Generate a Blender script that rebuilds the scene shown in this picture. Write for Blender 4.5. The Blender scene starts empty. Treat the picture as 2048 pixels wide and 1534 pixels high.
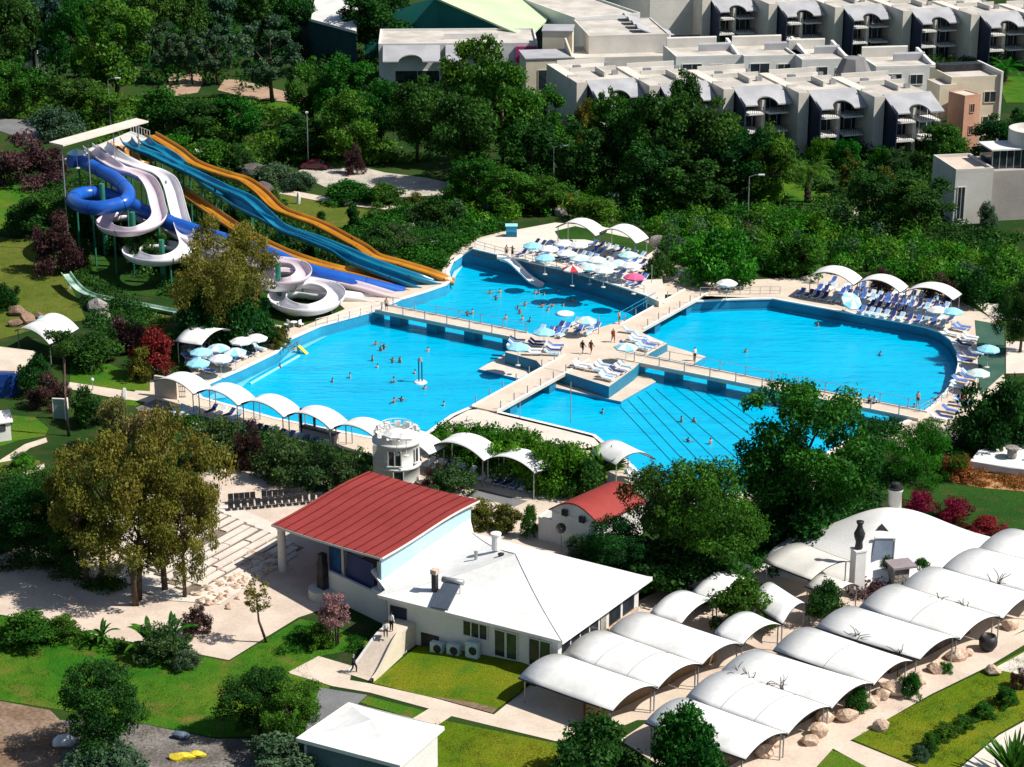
import bpy, bmesh, math, random
import numpy as np
from mathutils import Vector, Matrix
from mathutils.geometry import tessellate_polygon
PI = math.pi
random.seed(7)
scene = bpy.context.scene
COL = scene.collection
# ------------------------------------------------------------ camera, sky, sun, exposure
FOC, CAMH, PITCH = 4300.0, 80.8, math.radians(19.5)
SP, CP = math.sin(PITCH), math.cos(PITCH)
cam_d = bpy.data.cameras.new('camera')
cam_d.sensor_width = 36.0
cam_d.lens = FOC / 2048 * 36.0
cam_d.clip_start, cam_d.clip_end = 1.0, 5000.0
cam = bpy.data.objects.new('camera', cam_d)
cam.location = (0, 0, CAMH)
cam.rotation_euler = (PI / 2 - PITCH, 0, 0)
COL.objects.link(cam)
scene.camera = cam
SUN_EL, SUN_AZ = math.radians(49), math.radians(-13)      # sun stands to the right of the view
world = bpy.data.worlds.new('World')
scene.world = world
world.use_nodes = True
wn = world.node_tree.nodes
sky = wn.new('ShaderNodeTexSky')
sky.sky_type = 'NISHITA'
sky.sun_disc = False
sky.sun_elevation = SUN_EL
sky.sun_rotation = PI / 2 - SUN_AZ
bg = wn['Background']
bg.inputs['Strength'].default_value = 0.065
world.node_tree.links.new(sky.outputs['Color'], bg.inputs['Color'])
sun_d = bpy.data.lights.new('sun', 'SUN')
sun_d.energy = 4.5
sun_d.angle = math.radians(0.5)
sun_d.color = (1.0, 0.955, 0.88)
sun = bpy.data.objects.new('sun', sun_d)
sv = Vector((math.cos(SUN_EL) * math.cos(SUN_AZ), math.cos(SUN_EL) * math.sin(SUN_AZ), math.sin(SUN_EL)))
sun.rotation_euler = sv.to_track_quat('Z', 'Y').to_euler()
sun.location = sv * 300
COL.objects.link(sun)
vs = scene.view_settings
vs.view_transform = 'Standard'
vs.look = 'None'
vs.exposure = 0.5
vs.gamma = 1.0
scene.cycles.max_bounces = 6
scene.cycles.diffuse_bounces = 3
scene.cycles.transparent_max_bounces = 6

# ------------------------------------------------------------ survey: picture point -> place on the ground
def P(x, y, z=0.0):
    u, v = (x - 1024) / FOC, (y - 767) / FOC
    d = (CAMH - z) / (SP + v * CP)
    return Vector((u * d, (CP - v * SP) * d, z))
def S(y):
    return 17.76 + (y - 767) * 0.01167
def tall(ytop, ybase):
    # height of an upright thing whose foot and head show at these rows
    d = (CAMH) / (SP + (ybase - 767) / FOC * CP)
    yy = (CP - (ybase - 767) / FOC * SP) * d
    vt = (ytop - 767) / FOC
    # solve z : (CAMH-z)/(SP+vt*CP)*(CP-vt*SP) = yy
    return CAMH - yy * (SP + vt * CP) / (CP - vt * SP)

# ------------------------------------------------------------ materials
_m = {}
def M(name, c1, c2=None, scale=0.6, rough=0.85, bump=0.0, spec=0.25, metal=0.0, fine=0.12, fscale=6.0, lo=0.38, hi=0.62):
    if name in _m: return _m[name]
    m = bpy.data.materials.new(name)
    m.use_nodes = True
    nt = m.node_tree; N = nt.nodes; L = nt.links
    b = N['Principled BSDF']
    b.inputs['Roughness'].default_value = rough
    b.inputs['Specular IOR Level'].default_value = spec
    b.inputs['Metallic'].default_value = metal
    if c2 is None: c2 = tuple(min(1, c * 0.8) for c in c1)
    geo = N.new('ShaderNodeNewGeometry')
    n1 = N.new('ShaderNodeTexNoise'); n1.inputs['Scale'].default_value = scale; n1.inputs['Detail'].default_value = 5
    L.new(geo.outputs['Position'], n1.inputs['Vector'])
    r = N.new('ShaderNodeValToRGB')
    r.color_ramp.elements[0].position = lo; r.color_ramp.elements[1].position = hi
    r.color_ramp.elements[0].color = (*c1, 1); r.color_ramp.elements[1].color = (*c2, 1)
    L.new(n1.outputs['Fac'], r.inputs['Fac'])
    n2 = N.new('ShaderNodeTexNoise'); n2.inputs['Scale'].default_value = fscale; n2.inputs['Detail'].default_value = 3
    L.new(geo.outputs['Position'], n2.inputs['Vector'])
    mp = N.new('ShaderNodeMapRange'); mp.inputs[1].default_value = 0.3; mp.inputs[2].default_value = 0.7
    mp.inputs[3].default_value = 1 - fine; mp.inputs[4].default_value = 1 + fine
    L.new(n2.outputs['Fac'], mp.inputs[0])
    mx = N.new('ShaderNodeVectorMath'); mx.operation = 'SCALE'
    L.new(r.outputs['Color'], mx.inputs[0]); L.new(mp.outputs[0], mx.inputs['Scale'])
    L.new(mx.outputs[0], b.inputs['Base Color'])
    if bump:
        bp = N.new('ShaderNodeBump'); bp.inputs['Strength'].default_value = bump; bp.inputs['Distance'].default_value = 0.15
        L.new(n2.outputs['Fac'], bp.inputs['Height']); L.new(bp.outputs[0], b.inputs['Normal'])
    _m[name] = m
    return m
def LEAF(name, dark, light, trans=0.33, hot=None):
    if name in _m: return _m[name]
    m = bpy.data.materials.new(name); m.use_nodes = True
    nt = m.node_tree; N = nt.nodes; L = nt.links
    N.remove(N['Principled BSDF'])
    at = N.new('ShaderNodeAttribute'); at.attribute_name = 'tint'
    oi = N.new('ShaderNodeObjectInfo')
    r = N.new('ShaderNodeValToRGB')
    r.color_ramp.elements[0].position = 0.1; r.color_ramp.elements[1].position = 0.92
    r.color_ramp.elements[0].color = (*dark, 1); r.color_ramp.elements[1].color = (*light, 1)
    if hot:
        e = r.color_ramp.elements.new(0.935); e.color = (*hot, 1)
    L.new(at.outputs['Fac'], r.inputs['Fac'])
    hs = N.new('ShaderNodeHueSaturation')
    mr = N.new('ShaderNodeMapRange'); mr.inputs[3].default_value = 0.47; mr.inputs[4].default_value = 0.525
    L.new(oi.outputs['Random'], mr.inputs[0]); L.new(mr.outputs[0], hs.inputs['Hue'])
    mv = N.new('ShaderNodeMapRange'); mv.inputs[3].default_value = 1.2; mv.inputs[4].default_value = 0.8
    L.new(oi.outputs['Random'], mv.inputs[0]); L.new(mv.outputs[0], hs.inputs['Value'])
    L.new(r.outputs['Color'], hs.inputs['Color'])
    d = N.new('ShaderNodeBsdfDiffuse'); t = N.new('ShaderNodeBsdfTranslucent')
    g = N.new('ShaderNodeBsdfGlossy'); g.inputs['Roughness'].default_value = 0.45; g.inputs['Color'].default_value = (0.9, 0.95, 0.9, 1)
    L.new(hs.outputs['Color'], d.inputs['Color']); L.new(hs.outputs['Color'], t.inputs['Color'])
    mix = N.new('ShaderNodeMixShader'); mix.inputs[0].default_value = trans
    L.new(d.outputs[0], mix.inputs[1]); L.new(t.outputs[0], mix.inputs[2])
    mg = N.new('ShaderNodeMixShader'); mg.inputs[0].default_value = 0.006
    L.new(mix.outputs[0], mg.inputs[1]); L.new(g.outputs[0], mg.inputs[2])
    L.new(mg.outputs[0], N['Material Output'].inputs['Surface'])
    _m[name] = m
    return m
def WATER():
    m = bpy.data.materials.new('pool_water'); m.use_nodes = True
    nt = m.node_tree; N = nt.nodes; L = nt.links; b = N['Principled BSDF']
    geo = N.new('ShaderNodeNewGeometry')
    mpn = N.new('ShaderNodeMapping'); mpn.inputs['Scale'].default_value = (0.05, 0.22, 1); mpn.inputs['Rotation'].default_value = (0, 0, 0.15)
    L.new(geo.outputs['Position'], mpn.inputs['Vector'])
    n = N.new('ShaderNodeTexNoise'); n.inputs['Scale'].default_value = 1.0; n.inputs['Detail'].default_value = 4; n.inputs['Distortion'].default_value = 0.6
    L.new(mpn.outputs[0], n.inputs['Vector'])
    r = N.new('ShaderNodeValToRGB')
    r.color_ramp.elements[0].position = 0.3; r.color_ramp.elements[1].position = 0.72
    r.color_ramp.elements[0].color = (0.0, 0.385, 0.63, 1); r.color_ramp.elements[1].color = (0.0, 0.44, 0.68, 1)
    L.new(n.outputs['Fac'], r.inputs['Fac'])
    # narrow wind-drawn streaks on the surface
    mp3 = N.new('ShaderNodeMapping'); mp3.inputs['Scale'].default_value = (0.035, 0.55, 1); mp3.inputs['Rotation'].default_value = (0, 0, 0.1)
    L.new(geo.outputs['Position'], mp3.inputs['Vector'])
    n3 = N.new('ShaderNodeTexNoise'); n3.inputs['Scale'].default_value = 1.0; n3.inputs['Detail'].default_value = 6; n3.inputs['Roughness'].default_value = 0.65
    L.new(mp3.outputs[0], n3.inputs['Vector'])
    r3 = N.new('ShaderNodeValToRGB'); E = r3.color_ramp.elements
    E[0].position = 0.40; E[0].color = (1, 1, 1, 1); E[1].position = 0.60; E[1].color = (1.0, 1.0, 1.0, 1)
    e = E.new(0.485); e.color = (1, 1, 1, 1); e = E.new(0.5); e.color = (.60, .66, .74, 1); e = E.new(0.515); e.color = (1, 1, 1, 1)
    L.new(n3.outputs['Fac'], r3.inputs['Fac'])
    mul = N.new('ShaderNodeMix'); mul.data_type = 'RGBA'; mul.blend_type = 'MULTIPLY'; mul.inputs[0].default_value = 1.0
    L.new(r.outputs[0], mul.inputs[6]); L.new(r3.outputs[0], mul.inputs[7]); L.new(mul.outputs[2], b.inputs['Base Color'])
    b.inputs['Roughness'].default_value = 0.1; b.inputs['IOR'].default_value = 1.33; b.inputs['Specular IOR Level'].default_value = 0.34
    n2 = N.new('ShaderNodeTexNoise'); n2.inputs['Scale'].default_value = 0.9; n2.inputs['Detail'].default_value = 5
    mp2 = N.new('ShaderNodeMapping'); mp2.inputs['Scale'].default_value = (0.6, 1.5, 1)
    L.new(geo.outputs['Position'], mp2.inputs['Vector']); L.new(mp2.outputs[0], n2.inputs['Vector'])
    bp = N.new('ShaderNodeBump'); bp.inputs['Strength'].default_value = 0.9; bp.inputs['Distance'].default_value = 0.16
    L.new(n2.outputs['Fac'], bp.inputs['Height']); L.new(bp.outputs[0], b.inputs['Normal'])
    return m
def GRASS(name, a, b_, c, s1=0.07, s2=0.5):
    if name in _m: return _m[name]
    m = bpy.data.materials.new(name); m.use_nodes = True
    nt = m.node_tree; N = nt.nodes; L = nt.links; b = N['Principled BSDF']
    b.inputs['Roughness'].default_value = 1.0; b.inputs['Specular IOR Level'].default_value = 0.05
    geo = N.new('ShaderNodeNewGeometry')
    def noise(s, d=4):
        n = N.new('ShaderNodeTexNoise'); n.inputs['Scale'].default_value = s; n.inputs['Detail'].default_value = d
        L.new(geo.outputs['Position'], n.inputs['Vector']); return n
    n1, n2, n3 = noise(s1), noise(s2, 5), noise(9.0, 3)
    r1 = N.new('ShaderNodeValToRGB'); r1.color_ramp.elements[0].position = 0.4; r1.color_ramp.elements[1].position = 0.6
    r1.color_ramp.elements[0].color = (*a, 1); r1.color_ramp.elements[1].color = (*b_, 1)
    L.new(n1.outputs['Fac'], r1.inputs['Fac'])
    r2 = N.new('ShaderNodeValToRGB'); r2.color_ramp.elements[0].position = 0.52; r2.color_ramp.elements[1].position = 0.75
    r2.color_ramp.elements[0].color = (0, 0, 0, 1); r2.color_ramp.elements[1].color = (1, 1, 1, 1)
    L.new(n2.outputs['Fac'], r2.inputs['Fac'])
    mx = N.new('ShaderNodeMix'); mx.data_type = 'RGBA'; mx.inputs[7].default_value = (*c, 1)
    L.new(r2.outputs[0], mx.inputs[0]); L.new(r1.outputs[0], mx.inputs[6])
    mp = N.new('ShaderNodeMapRange'); mp.inputs[1].default_value = 0.3; mp.inputs[2].default_value = 0.7; mp.inputs[3].default_value = 0.6; mp.inputs[4].default_value = 1.4
    L.new(n3.outputs['Fac'], mp.inputs[0])
    sc = N.new('ShaderNodeVectorMath'); sc.operation = 'SCALE'
    L.new(mx.outputs[2], sc.inputs[0]); L.new(mp.outputs[0], sc.inputs['Scale']); L.new(sc.outputs[0], b.inputs['Base Color'])
    bp = N.new('ShaderNodeBump'); bp.inputs['Strength'].default_value = 0.6; bp.inputs['Distance'].default_value = 0.12
    L.new(n3.outputs['Fac'], bp.inputs['Height']); L.new(bp.outputs[0], b.inputs['Normal'])
    _m[name] = m
    return m
WHITE = M('white_render', (.70, .69, .66), (.60, .59, .56), .35, .85, .05, fine=.06, lo=.42, hi=.72)
SAIL = M('white_canvas', (.74, .735, .71), (.62, .615, .59), .3, .9, .03, spec=.05, fine=.05, lo=.45, hi=.75, fscale=2.2)
CREAM = M('cream_render', (.66, .58, .44), (.58, .51, .39), .4, .85, .05, fine=.05)
GREYW = M('pale_grey_render', (.60, .575, .52), (.52, .50, .455), .3, .85, .05, fine=.06)
GREYR = M('grey_roof_sheet', (.40, .40, .41), (.32, .32, .335), .3, .7, .05, fine=.06)
ROOFT = M('roof_screed', (.56, .515, .455), (.42, .385, .345), .25, .9, .08, fine=.12)
PINKW = M('pink_render', (.55, .30, .20), (.47, .25, .17), .4, .85, .05)
SCRB = M('blue_screen', (.012, .03, .12), (.018, .045, .15), .5, .6)
NAVY = M('dark_navy', (.012, .018, .045), (.02, .03, .06), .5, .5)
GLASS = M('dark_glass', (.012, .018, .025), (.03, .04, .05), .8, .08, spec=.6)
CURT = M('curtain_cloth', (.35, .33, .28), (.22, .21, .19), 1.0, .9)
STEEL = M('grey_steel', (.38, .39, .40), (.30, .31, .32), 1, .45, metal=.5)
DARKM = M('dark_metal', (.02, .02, .022), (.035, .035, .04), 1, .5)
PAVE = M('cream_paving', (.62, .52, .42), (.54, .45, .36), .35, .9, .15, fine=.07, fscale=3)
PAVEW = M('white_paving', (.66, .59, .51), (.58, .52, .45), .35, .9, .15, fine=.06, fscale=3)
PAVEP = M('pinkish_paving', (.61, .50, .41), (.52, .42, .34), .35, .9, .15, fine=.07, fscale=3)
ASPH = M('grey_asphalt', (.19, .19, .19), (.15, .15, .155), .3, .95, .2)
GRAVEL = M('pale_gravel', (.50, .45, .38), (.38, .34, .29), .4, 1, .4, fine=.3, fscale=4)
DIRT = M('brown_soil', (.16, .10, .06), (.24, .17, .12), .3, 1, .4, fine=.3, fscale=3)
DUST = M('grey_dusty_soil', (.20, .18, .165), (.12, .105, .095), .4, 1, .6, fine=.4, fscale=4)
ORANGE_SOIL = M('orange_bark', (.38, .16, .06), (.48, .27, .13), .5, 1, .6, fine=.4, fscale=6)
TEALW = M('teal_pool_paint', (.012, .16, .27), (.02, .20, .32), .25, .5, .03, spec=.3)
BLUEW = M('blue_pool_paint', (.03, .33, .50), (.02, .26, .42), .3, .5, .03)
COPING = M('pool_coping', (.74, .73, .70), (.66, .66, .64), .8, .8, .05, fine=.05)
REDROOF = M('red_roof_sheet', (.30, .042, .034), (.255, .034, .028), .2, .65, .03, fine=.07, fscale=2.0)
STONE = M('cream_stone', (.60, .46, .35), (.42, .30, .22), 1.2, .95, .6, fine=.25, fscale=5)
GSTONE = M('grey_stone', (.34, .32, .29), (.20, .185, .17), 1.0, .95, .7, fine=.3, fscale=5)
BARK = M('bark', (.10, .07, .05), (.06, .042, .03), 2.0, .95, .5, fine=.3)
SLBLUE = M('blue_fibreglass', (.010, .085, .40), (.014, .11, .48), .4, .3, spec=.5, fine=.03)
SLTURQ = M('turquoise_fibreglass', (.006, .17, .30), (.01, .22, .36), .4, .3, spec=.5, fine=.03)
SLORNG = M('orange_fibreglass', (.46, .20, .015), (.38, .15, .01), .4, .35, spec=.5, fine=.05)
SLWHITE = M('white_fibreglass', (.76, .75, .76), (.68, .66, .69), .4, .35, spec=.5, fine=.03)
SLPINK = M('pinkish_white_fibreglass', (.66, .56, .60), (.60, .51, .56), .4, .35, spec=.5, fine=.03)
GREENP = M('green_painted_steel', (.02, .16, .10), (.03, .20, .13), .5, .5)
BEDBL = M('blue_mattress', (.06, .12, .40), (.10, .20, .52), .3, .85)
BEDNV = M('navy_mattress', (.02, .03, .12), (.04, .05, .17), .3, .85)
BEDLT = M('pale_blue_mattress', (.35, .52, .68), (.45, .60, .72), .3, .85)
PLAST = M('white_plastic', (.75, .76, .78), (.68, .70, .73), 1, .5)
LTBLUE = M('light_blue_canvas', (.25, .60, .72), (.32, .66, .76), .6, .8)
MINT = M('mint_canvas', (.40, .68, .64), (.50, .74, .70), .6, .8)
REDC = M('red_canvas', (.52, .05, .06), (.46, .04, .05), .6, .8)
PINKC = M('pink_canvas', (.75, .12, .25), (.68, .10, .22), .6, .8)
YELL = M('yellow_plastic', (.75, .60, .05), (.66, .50, .04), 1.5, .6, .3)
LGREEN = M('light_green_roof', (.50, .60, .38), (.44, .54, .33), .1, .7, fine=.03)
TEALG = M('teal_gable_wall', (.02, .20, .17), (.03, .24, .20), .2, .7)
DKTEAL = M('dark_teal_wall', (.01, .045, .055), (.015, .06, .07), .2, .7)
TURF = M('dark_green_turf', (.03, .085, .06), (.05, .11, .08), .4, 1, .2)
GR_BRIGHT = GRASS('lawn_bright', (.028, .120, .008), (.075, .145, .012), (.13, .12, .025), .10, .45)
GR_YEL = GRASS('lawn_yellow', (.085, .14, .006), (.14, .16, .010), (.05, .13, .01), .12, .4)
GR_DARK = GRASS('lawn_dark', (.018, .062, .010), (.030, .085, .012), (.055, .065, .02), .08, .5)
GR_OLV = GRASS('lawn_olive', (.10, .13, .02), (.075, .11, .015), (.15, .12, .03), .1, .6)
GROUND = GRASS('ground_cover', (.016, .045, .010), (.030, .065, .012), (.06, .05, .025), .05, .4)
WATERM = WATER()
L_DARK = LEAF('leaf_dark_green', (.008, .040, .008), (.042, .140, .020))
L_MID = LEAF('leaf_mid_green', (.012, .064, .008), (.064, .205, .018))
L_VIV = LEAF('leaf_vivid_green', (.015, .095, .006), (.075, .290, .018))
L_OLIVE = LEAF('leaf_olive_gold', (.055, .068, .010), (.235, .235, .036))
L_BROAD = LEAF('leaf_grey_green', (.030, .075, .035), (.10, .18, .09))
L_OLEA = LEAF('leaf_oleander', (.020, .060, .018), (.06, .13, .035), hot=(.60, .56, .52))
L_YELLOW = LEAF('leaf_yellow', (.12, .12, .03), (.34, .30, .11))
L_RED = LEAF('leaf_red', (.05, .016, .010), (.30, .03, .03))
L_ORNG = LEAF('leaf_orange', (.12, .04, .012), (.42, .16, .05))
L_MAG = LEAF('leaf_magenta', (.10, .006, .03), (.30, .015, .09))
L_PURP = LEAF('leaf_purple_brown', (.030, .014, .016), (.11, .055, .05))
L_PINK = LEAF('leaf_pink', (.18, .10, .11), (.48, .26, .27))
L_BLUEG = LEAF('leaf_bluish_green', (.012, .045, .030), (.05, .12, .075))

# ------------------------------------------------------------ mesh builder
class MB:
    def __init__(s): s.v = []; s.f = []; s.m = []
    def add(s, verts, faces, mi=0):
        n = len(s.v); s.v += [tuple(q) for q in verts]
        s.f += [tuple(i + n for i in f) for f in faces]; s.m += [mi] * len(faces); return s
    def box(s, c, d, rz=0, mi=0, taper=1.0):
        x, y, z = d[0] / 2, d[1] / 2, d[2] / 2; ca, sa = math.cos(rz), math.sin(rz); vv = []
        for k, (a, b, e) in enumerate([(-1, -1, -1), (1, -1, -1), (1, 1, -1), (-1, 1, -1), (-1, -1, 1), (1, -1, 1), (1, 1, 1), (-1, 1, 1)]):
            t = taper if e > 0 else 1
            X, Y = a * x * t, b * y * t
            vv.append((c[0] + X * ca - Y * sa, c[1] + X * sa + Y * ca, c[2] + e * z))
        return s.add(vv, [(3, 2, 1, 0), (4, 5, 6, 7), (0, 1, 5, 4), (1, 2, 6, 5), (2, 3, 7, 6), (3, 0, 4, 7)], mi)
    def b2(s, x0, x1, y0, y1, z0, z1, mi=0):
        return s.box(((x0 + x1) / 2, (y0 + y1) / 2, (z0 + z1) / 2), (x1 - x0, y1 - y0, z1 - z0), 0, mi)
    def prism(s, pts, z0=None, z1=None, mi=0, msid=None):
        """pts: list of Vector3 (top outline); z0 bottom (abs) ; z1 None keeps own z"""
        top = [Vector((p[0], p[1], p[2] if z1 is None else z1)) for p in pts]
        n = len(top)
        area = sum(top[i].x * top[(i + 1) % n].y - top[(i + 1) % n].x * top[i].y for i in range(n))
        if area < 0: top.reverse()
        tris = tessellate_polygon([[Vector((p.x, p.y, 0)) for p in top]])
        bot = [Vector((p.x, p.y, z0)) for p in top]
        f = []
        for t in tris:
            a, b, c = (top[i] for i in t)
            if (b.x - a.x) * (c.y - a.y) - (b.y - a.y) * (c.x - a.x) < 0: t = t[::-1]
            f.append(tuple(t))
        s.add(top, f, mi)
        s.add(bot, [t[::-1] for t in f], mi)
        s.add(top + bot, [(i + n, (i + 1) % n + n, (i + 1) % n, i) for i in range(n)], mi if msid is None else msid)
        return s
    def flat(s, pts, holes=(), mi=0):
        loops = [list(pts)] + [list(h) for h in holes]
        allp = [p for l in loops for p in l]
        tris = tessellate_polygon([[Vector((p[0], p[1], 0)) for p in l] for l in loops])
        f = []
        for t in tris:
            a, b, c = (allp[i] for i in t)
            cr = (b[0] - a[0]) * (c[1] - a[1]) - (b[1] - a[1]) * (c[0] - a[0])
            if abs(cr) < 1e-9: continue
            f.append(tuple(t) if cr > 0 else tuple(t)[::-1])
        return s.add(allp, f, mi)
    def tube(s, path, r, n=8, mi=0, caps=True):
        path = [Vector(p) for p in path]; k = len(path)
        rs = r if isinstance(r, (list, tuple)) else [r] * k
        rings = []; up = Vector((0, 0, 1))
        for i, p in enumerate(path):
            t = (path[min(i + 1, k - 1)] - path[max(i - 1, 0)]).normalized()
            a = t.cross(up)
            if a.length < 1e-3: a = t.cross(Vector((0, 1, 0)))
            a.normalize(); b = a.cross(t).normalized()
            rings.append([p + (a * math.cos(2 * PI * j / n) + b * math.sin(2 * PI * j / n)) * rs[i] for j in range(n)])
        vv = [q for rg in rings for q in rg]
        ff = [(i * n + j, (i + 1) * n + j, (i + 1) * n + (j + 1) % n, i * n + (j + 1) % n) for i in range(k - 1) for j in range(n)]
        if caps: ff += [tuple(range(n)), tuple((k - 1) * n + j for j in reversed(range(n)))]
        return s.add(vv, ff, mi)
    def lathe(s, prof, c=(0, 0, 0), n=20, mi=0, a0=0, a1=2 * PI):
        full = abs(a1 - a0 - 2 * PI) < 1e-6
        m = n if full else n + 1
        vv = [(c[0] + r * math.cos(a0 + (a1 - a0) * j / n), c[1] + r * math.sin(a0 + (a1 - a0) * j / n), c[2] + z) for r, z in prof for j in range(m)]
        ff = [(i * m + j, i * m + (j + 1) % m, (i + 1) * m + (j + 1) % m, (i + 1) * m + j) for i in range(len(prof) - 1) for j in range(n)]
        return s.add(vv, ff, mi)
    def grid(s, fn, nu, nv, mi=0, closed_u=False):
        vv = [fn(i / nu, j / nv) for i in range(nu + (0 if closed_u else 1)) for j in range(nv + 1)]
        m = nv + 1; R = nu if closed_u else nu + 1
        ff = [(i * m + j, ((i + 1) % R) * m + j, ((i + 1) % R) * m + j + 1, i * m + j + 1) for i in range(nu) for j in range(nv)]
        return s.add(vv, ff, mi)
    def slab(s, fn, nu, nv, th, mi=0):
        """grid surface with thickness th downward"""
        A = [[Vector(fn(i / nu, j / nv)) for j in range(nv + 1)] for i in range(nu + 1)]
        n = (nu + 1) * (nv + 1); m = nv + 1
        vv = [p for r in A for p in r] + [p - Vector((0, 0, th)) for r in A for p in r]
        ff = []
        for i in range(nu):
            for j in range(nv):
                q = (i * m + j, (i + 1) * m + j, (i + 1) * m + j + 1, i * m + j + 1)
                ff += [q, tuple(x + n for x in reversed(q))]
        for i in range(nu):
            for j in (0, nv):
                a, b = i * m + j, (i + 1) * m + j
                ff.append((a, a + n, b + n, b) if j == 0 else (b, b + n, a + n, a))
        for j in range(nv):
            for i in (0, nu):
                a, b = i * m + j, i * m + j + 1
                ff.append((b, b + n, a + n, a) if i == 0 else (a, a + n, b + n, b))
        return s.add(vv, ff, mi)
    def rock(s, c, r, seed=0, sq=(1, 1, .7), mi=0):
        bm = bmesh.new(); bmesh.ops.create_icosphere(bm, subdivisions=2, radius=1)
        rr = random.Random(seed)
        pl = [(Vector((rr.uniform(-1, 1), rr.uniform(-1, 1), rr.uniform(-.6, 1))).normalized(), rr.uniform(.55, .85)) for _ in range(9)]
        vv = []
        for v in bm.verts:
            q = v.co.copy()
            for n, d in pl:
                e = q.dot(n)
                if e > d: q -= n * (e - d)
            vv.append((c[0] + q.x * r * sq[0], c[1] + q.y * r * sq[1], c[2] + q.z * r * sq[2]))
        ff = [tuple(v.index for v in f.verts) for f in bm.faces]; bm.free()
        return s.add(vv, ff, mi)
    def build(s, name, mats, parent=None, off=None, smooth=False, label=None):
        me = bpy.data.meshes.new(name)
        vv = s.v
        if off is not None: vv = [(a - off[0], b - off[1], c - off[2]) for a, b, c in vv]
        me.from_pydata(vv, [], s.f)
        for m in (mats if isinstance(mats, (list, tuple)) else [mats]): me.materials.append(m)
        me.polygons.foreach_set('material_index', s.m)
        if smooth: me.polygons.foreach_set('use_smooth', [True] * len(s.f))
        me.update()
        o = bpy.data.objects.new(name, me); COL.objects.link(o)
        if parent is not None: o.parent = parent
        if label: o['label'] = label
        return o
def tag(o, label=None, cat=None, group=None, kind=None):
    if label: o['label'] = label
    if cat: o['category'] = cat
    if group: o['group'] = group
    if kind: o['kind'] = kind
    return o
def thing(name, label, cat, loc=(0, 0, 0), rz=0, group=None):
    o = bpy.data.objects.new(name, None); COL.objects.link(o)
    o.empty_display_size = .5
    o.location = loc; o.rotation_euler = (0, 0, rz)
    return tag(o, label, cat, group)
def part(mb, name, mat, t, smooth=False, label=None):
    """part given in world coordinates under an unrotated thing"""
    return mb.build(name, mat, t, tuple(t.location), smooth, label)
def lpart(mb, name, mat, t, smooth=False, label=None):
    return mb.build(name, mat, t, None, smooth, label)
def solo(mb, name, mat, label, cat, group=None, smooth=False):
    xs = [q[0] for q in mb.v]; ys = [q[1] for q in mb.v]; zs = [q[2] for q in mb.v]
    c = ((min(xs) + max(xs)) / 2, (min(ys) + max(ys)) / 2, min(zs))
    o = mb.build(name, mat, None, c, smooth); o.location = c
    return tag(o, label, cat, group)
_kids = {}
def kids(o):
    if o.name not in _kids: _kids[o.name] = [c for c in bpy.data.objects if c.parent == o]
    return _kids[o.name]
def dup(o, loc=None, rz=None, label=None, group=None, scale=None, parent=None):
    c = o.copy(); COL.objects.link(c)
    if parent is not None: c.parent = parent
    if loc is not None: c.location = loc
    if rz is not None: c.rotation_euler = (0, 0, rz)
    if scale is not None: c.scale = scale
    if label: c['label'] = label
    if group: c['group'] = group
    for k in kids(o): dup(k, parent=c)
    return c
_used = set()
def place(proto, loc, rz=0, label=None, group=None, scale=None, cat=None):
    """first call moves the built one, later calls copy it"""
    if proto.name not in _used:
        _used.add(proto.name); kids(proto)
        for k in kids(proto): kids(k)
        proto.location = loc; proto.rotation_euler = (0, 0, rz)
        if scale is not None: proto.scale = scale
        if label: proto['label'] = label
        if group: proto['group'] = group
        o = proto
    else: o = dup(proto, loc, rz, label, group, scale)
    if cat: o['category'] = cat
    return o
def PP(pts, z=0.0):
    return [P(q[0], q[1], q[2] if len(q) > 2 else z) for q in pts]
_sh = [0]
def sheet(name, pts, z, mat, holes=(), kind='structure'):
    _sh[0] += 1; z += _sh[0] * .0008
    mb = MB().flat(PP(pts, z), [h for h in holes])
    o = mb.build(name, mat); o['kind'] = kind
    return o
def inside(p, poly):
    x, y = p; r = False; n = len(poly)
    for i in range(n):
        x1, y1 = poly[i][0], poly[i][1]; x2, y2 = poly[(i + 1) % n][0], poly[(i + 1) % n][1]
        if (y1 > y) != (y2 > y) and x < (x2 - x1) * (y - y1) / (y2 - y1) + x1: r = not r
    return r
def smooth_path(pts, n=8):
    pts = [Vector(p) for p in pts]; out = []
    for i in range(len(pts) - 1):
        p0, p1, p2, p3 = pts[max(i - 1, 0)], pts[i], pts[i + 1], pts[min(i + 2, len(pts) - 1)]
        for k in range(n):
            t = k / n
            out.append(.5 * ((2 * p1) + (p2 - p0) * t + (2 * p0 - 5 * p1 + 4 * p2 - p3) * t * t + (3 * p1 - p0 - 3 * p2 + p3) * t ** 3))
    out.append(pts[-1]); return out
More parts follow.
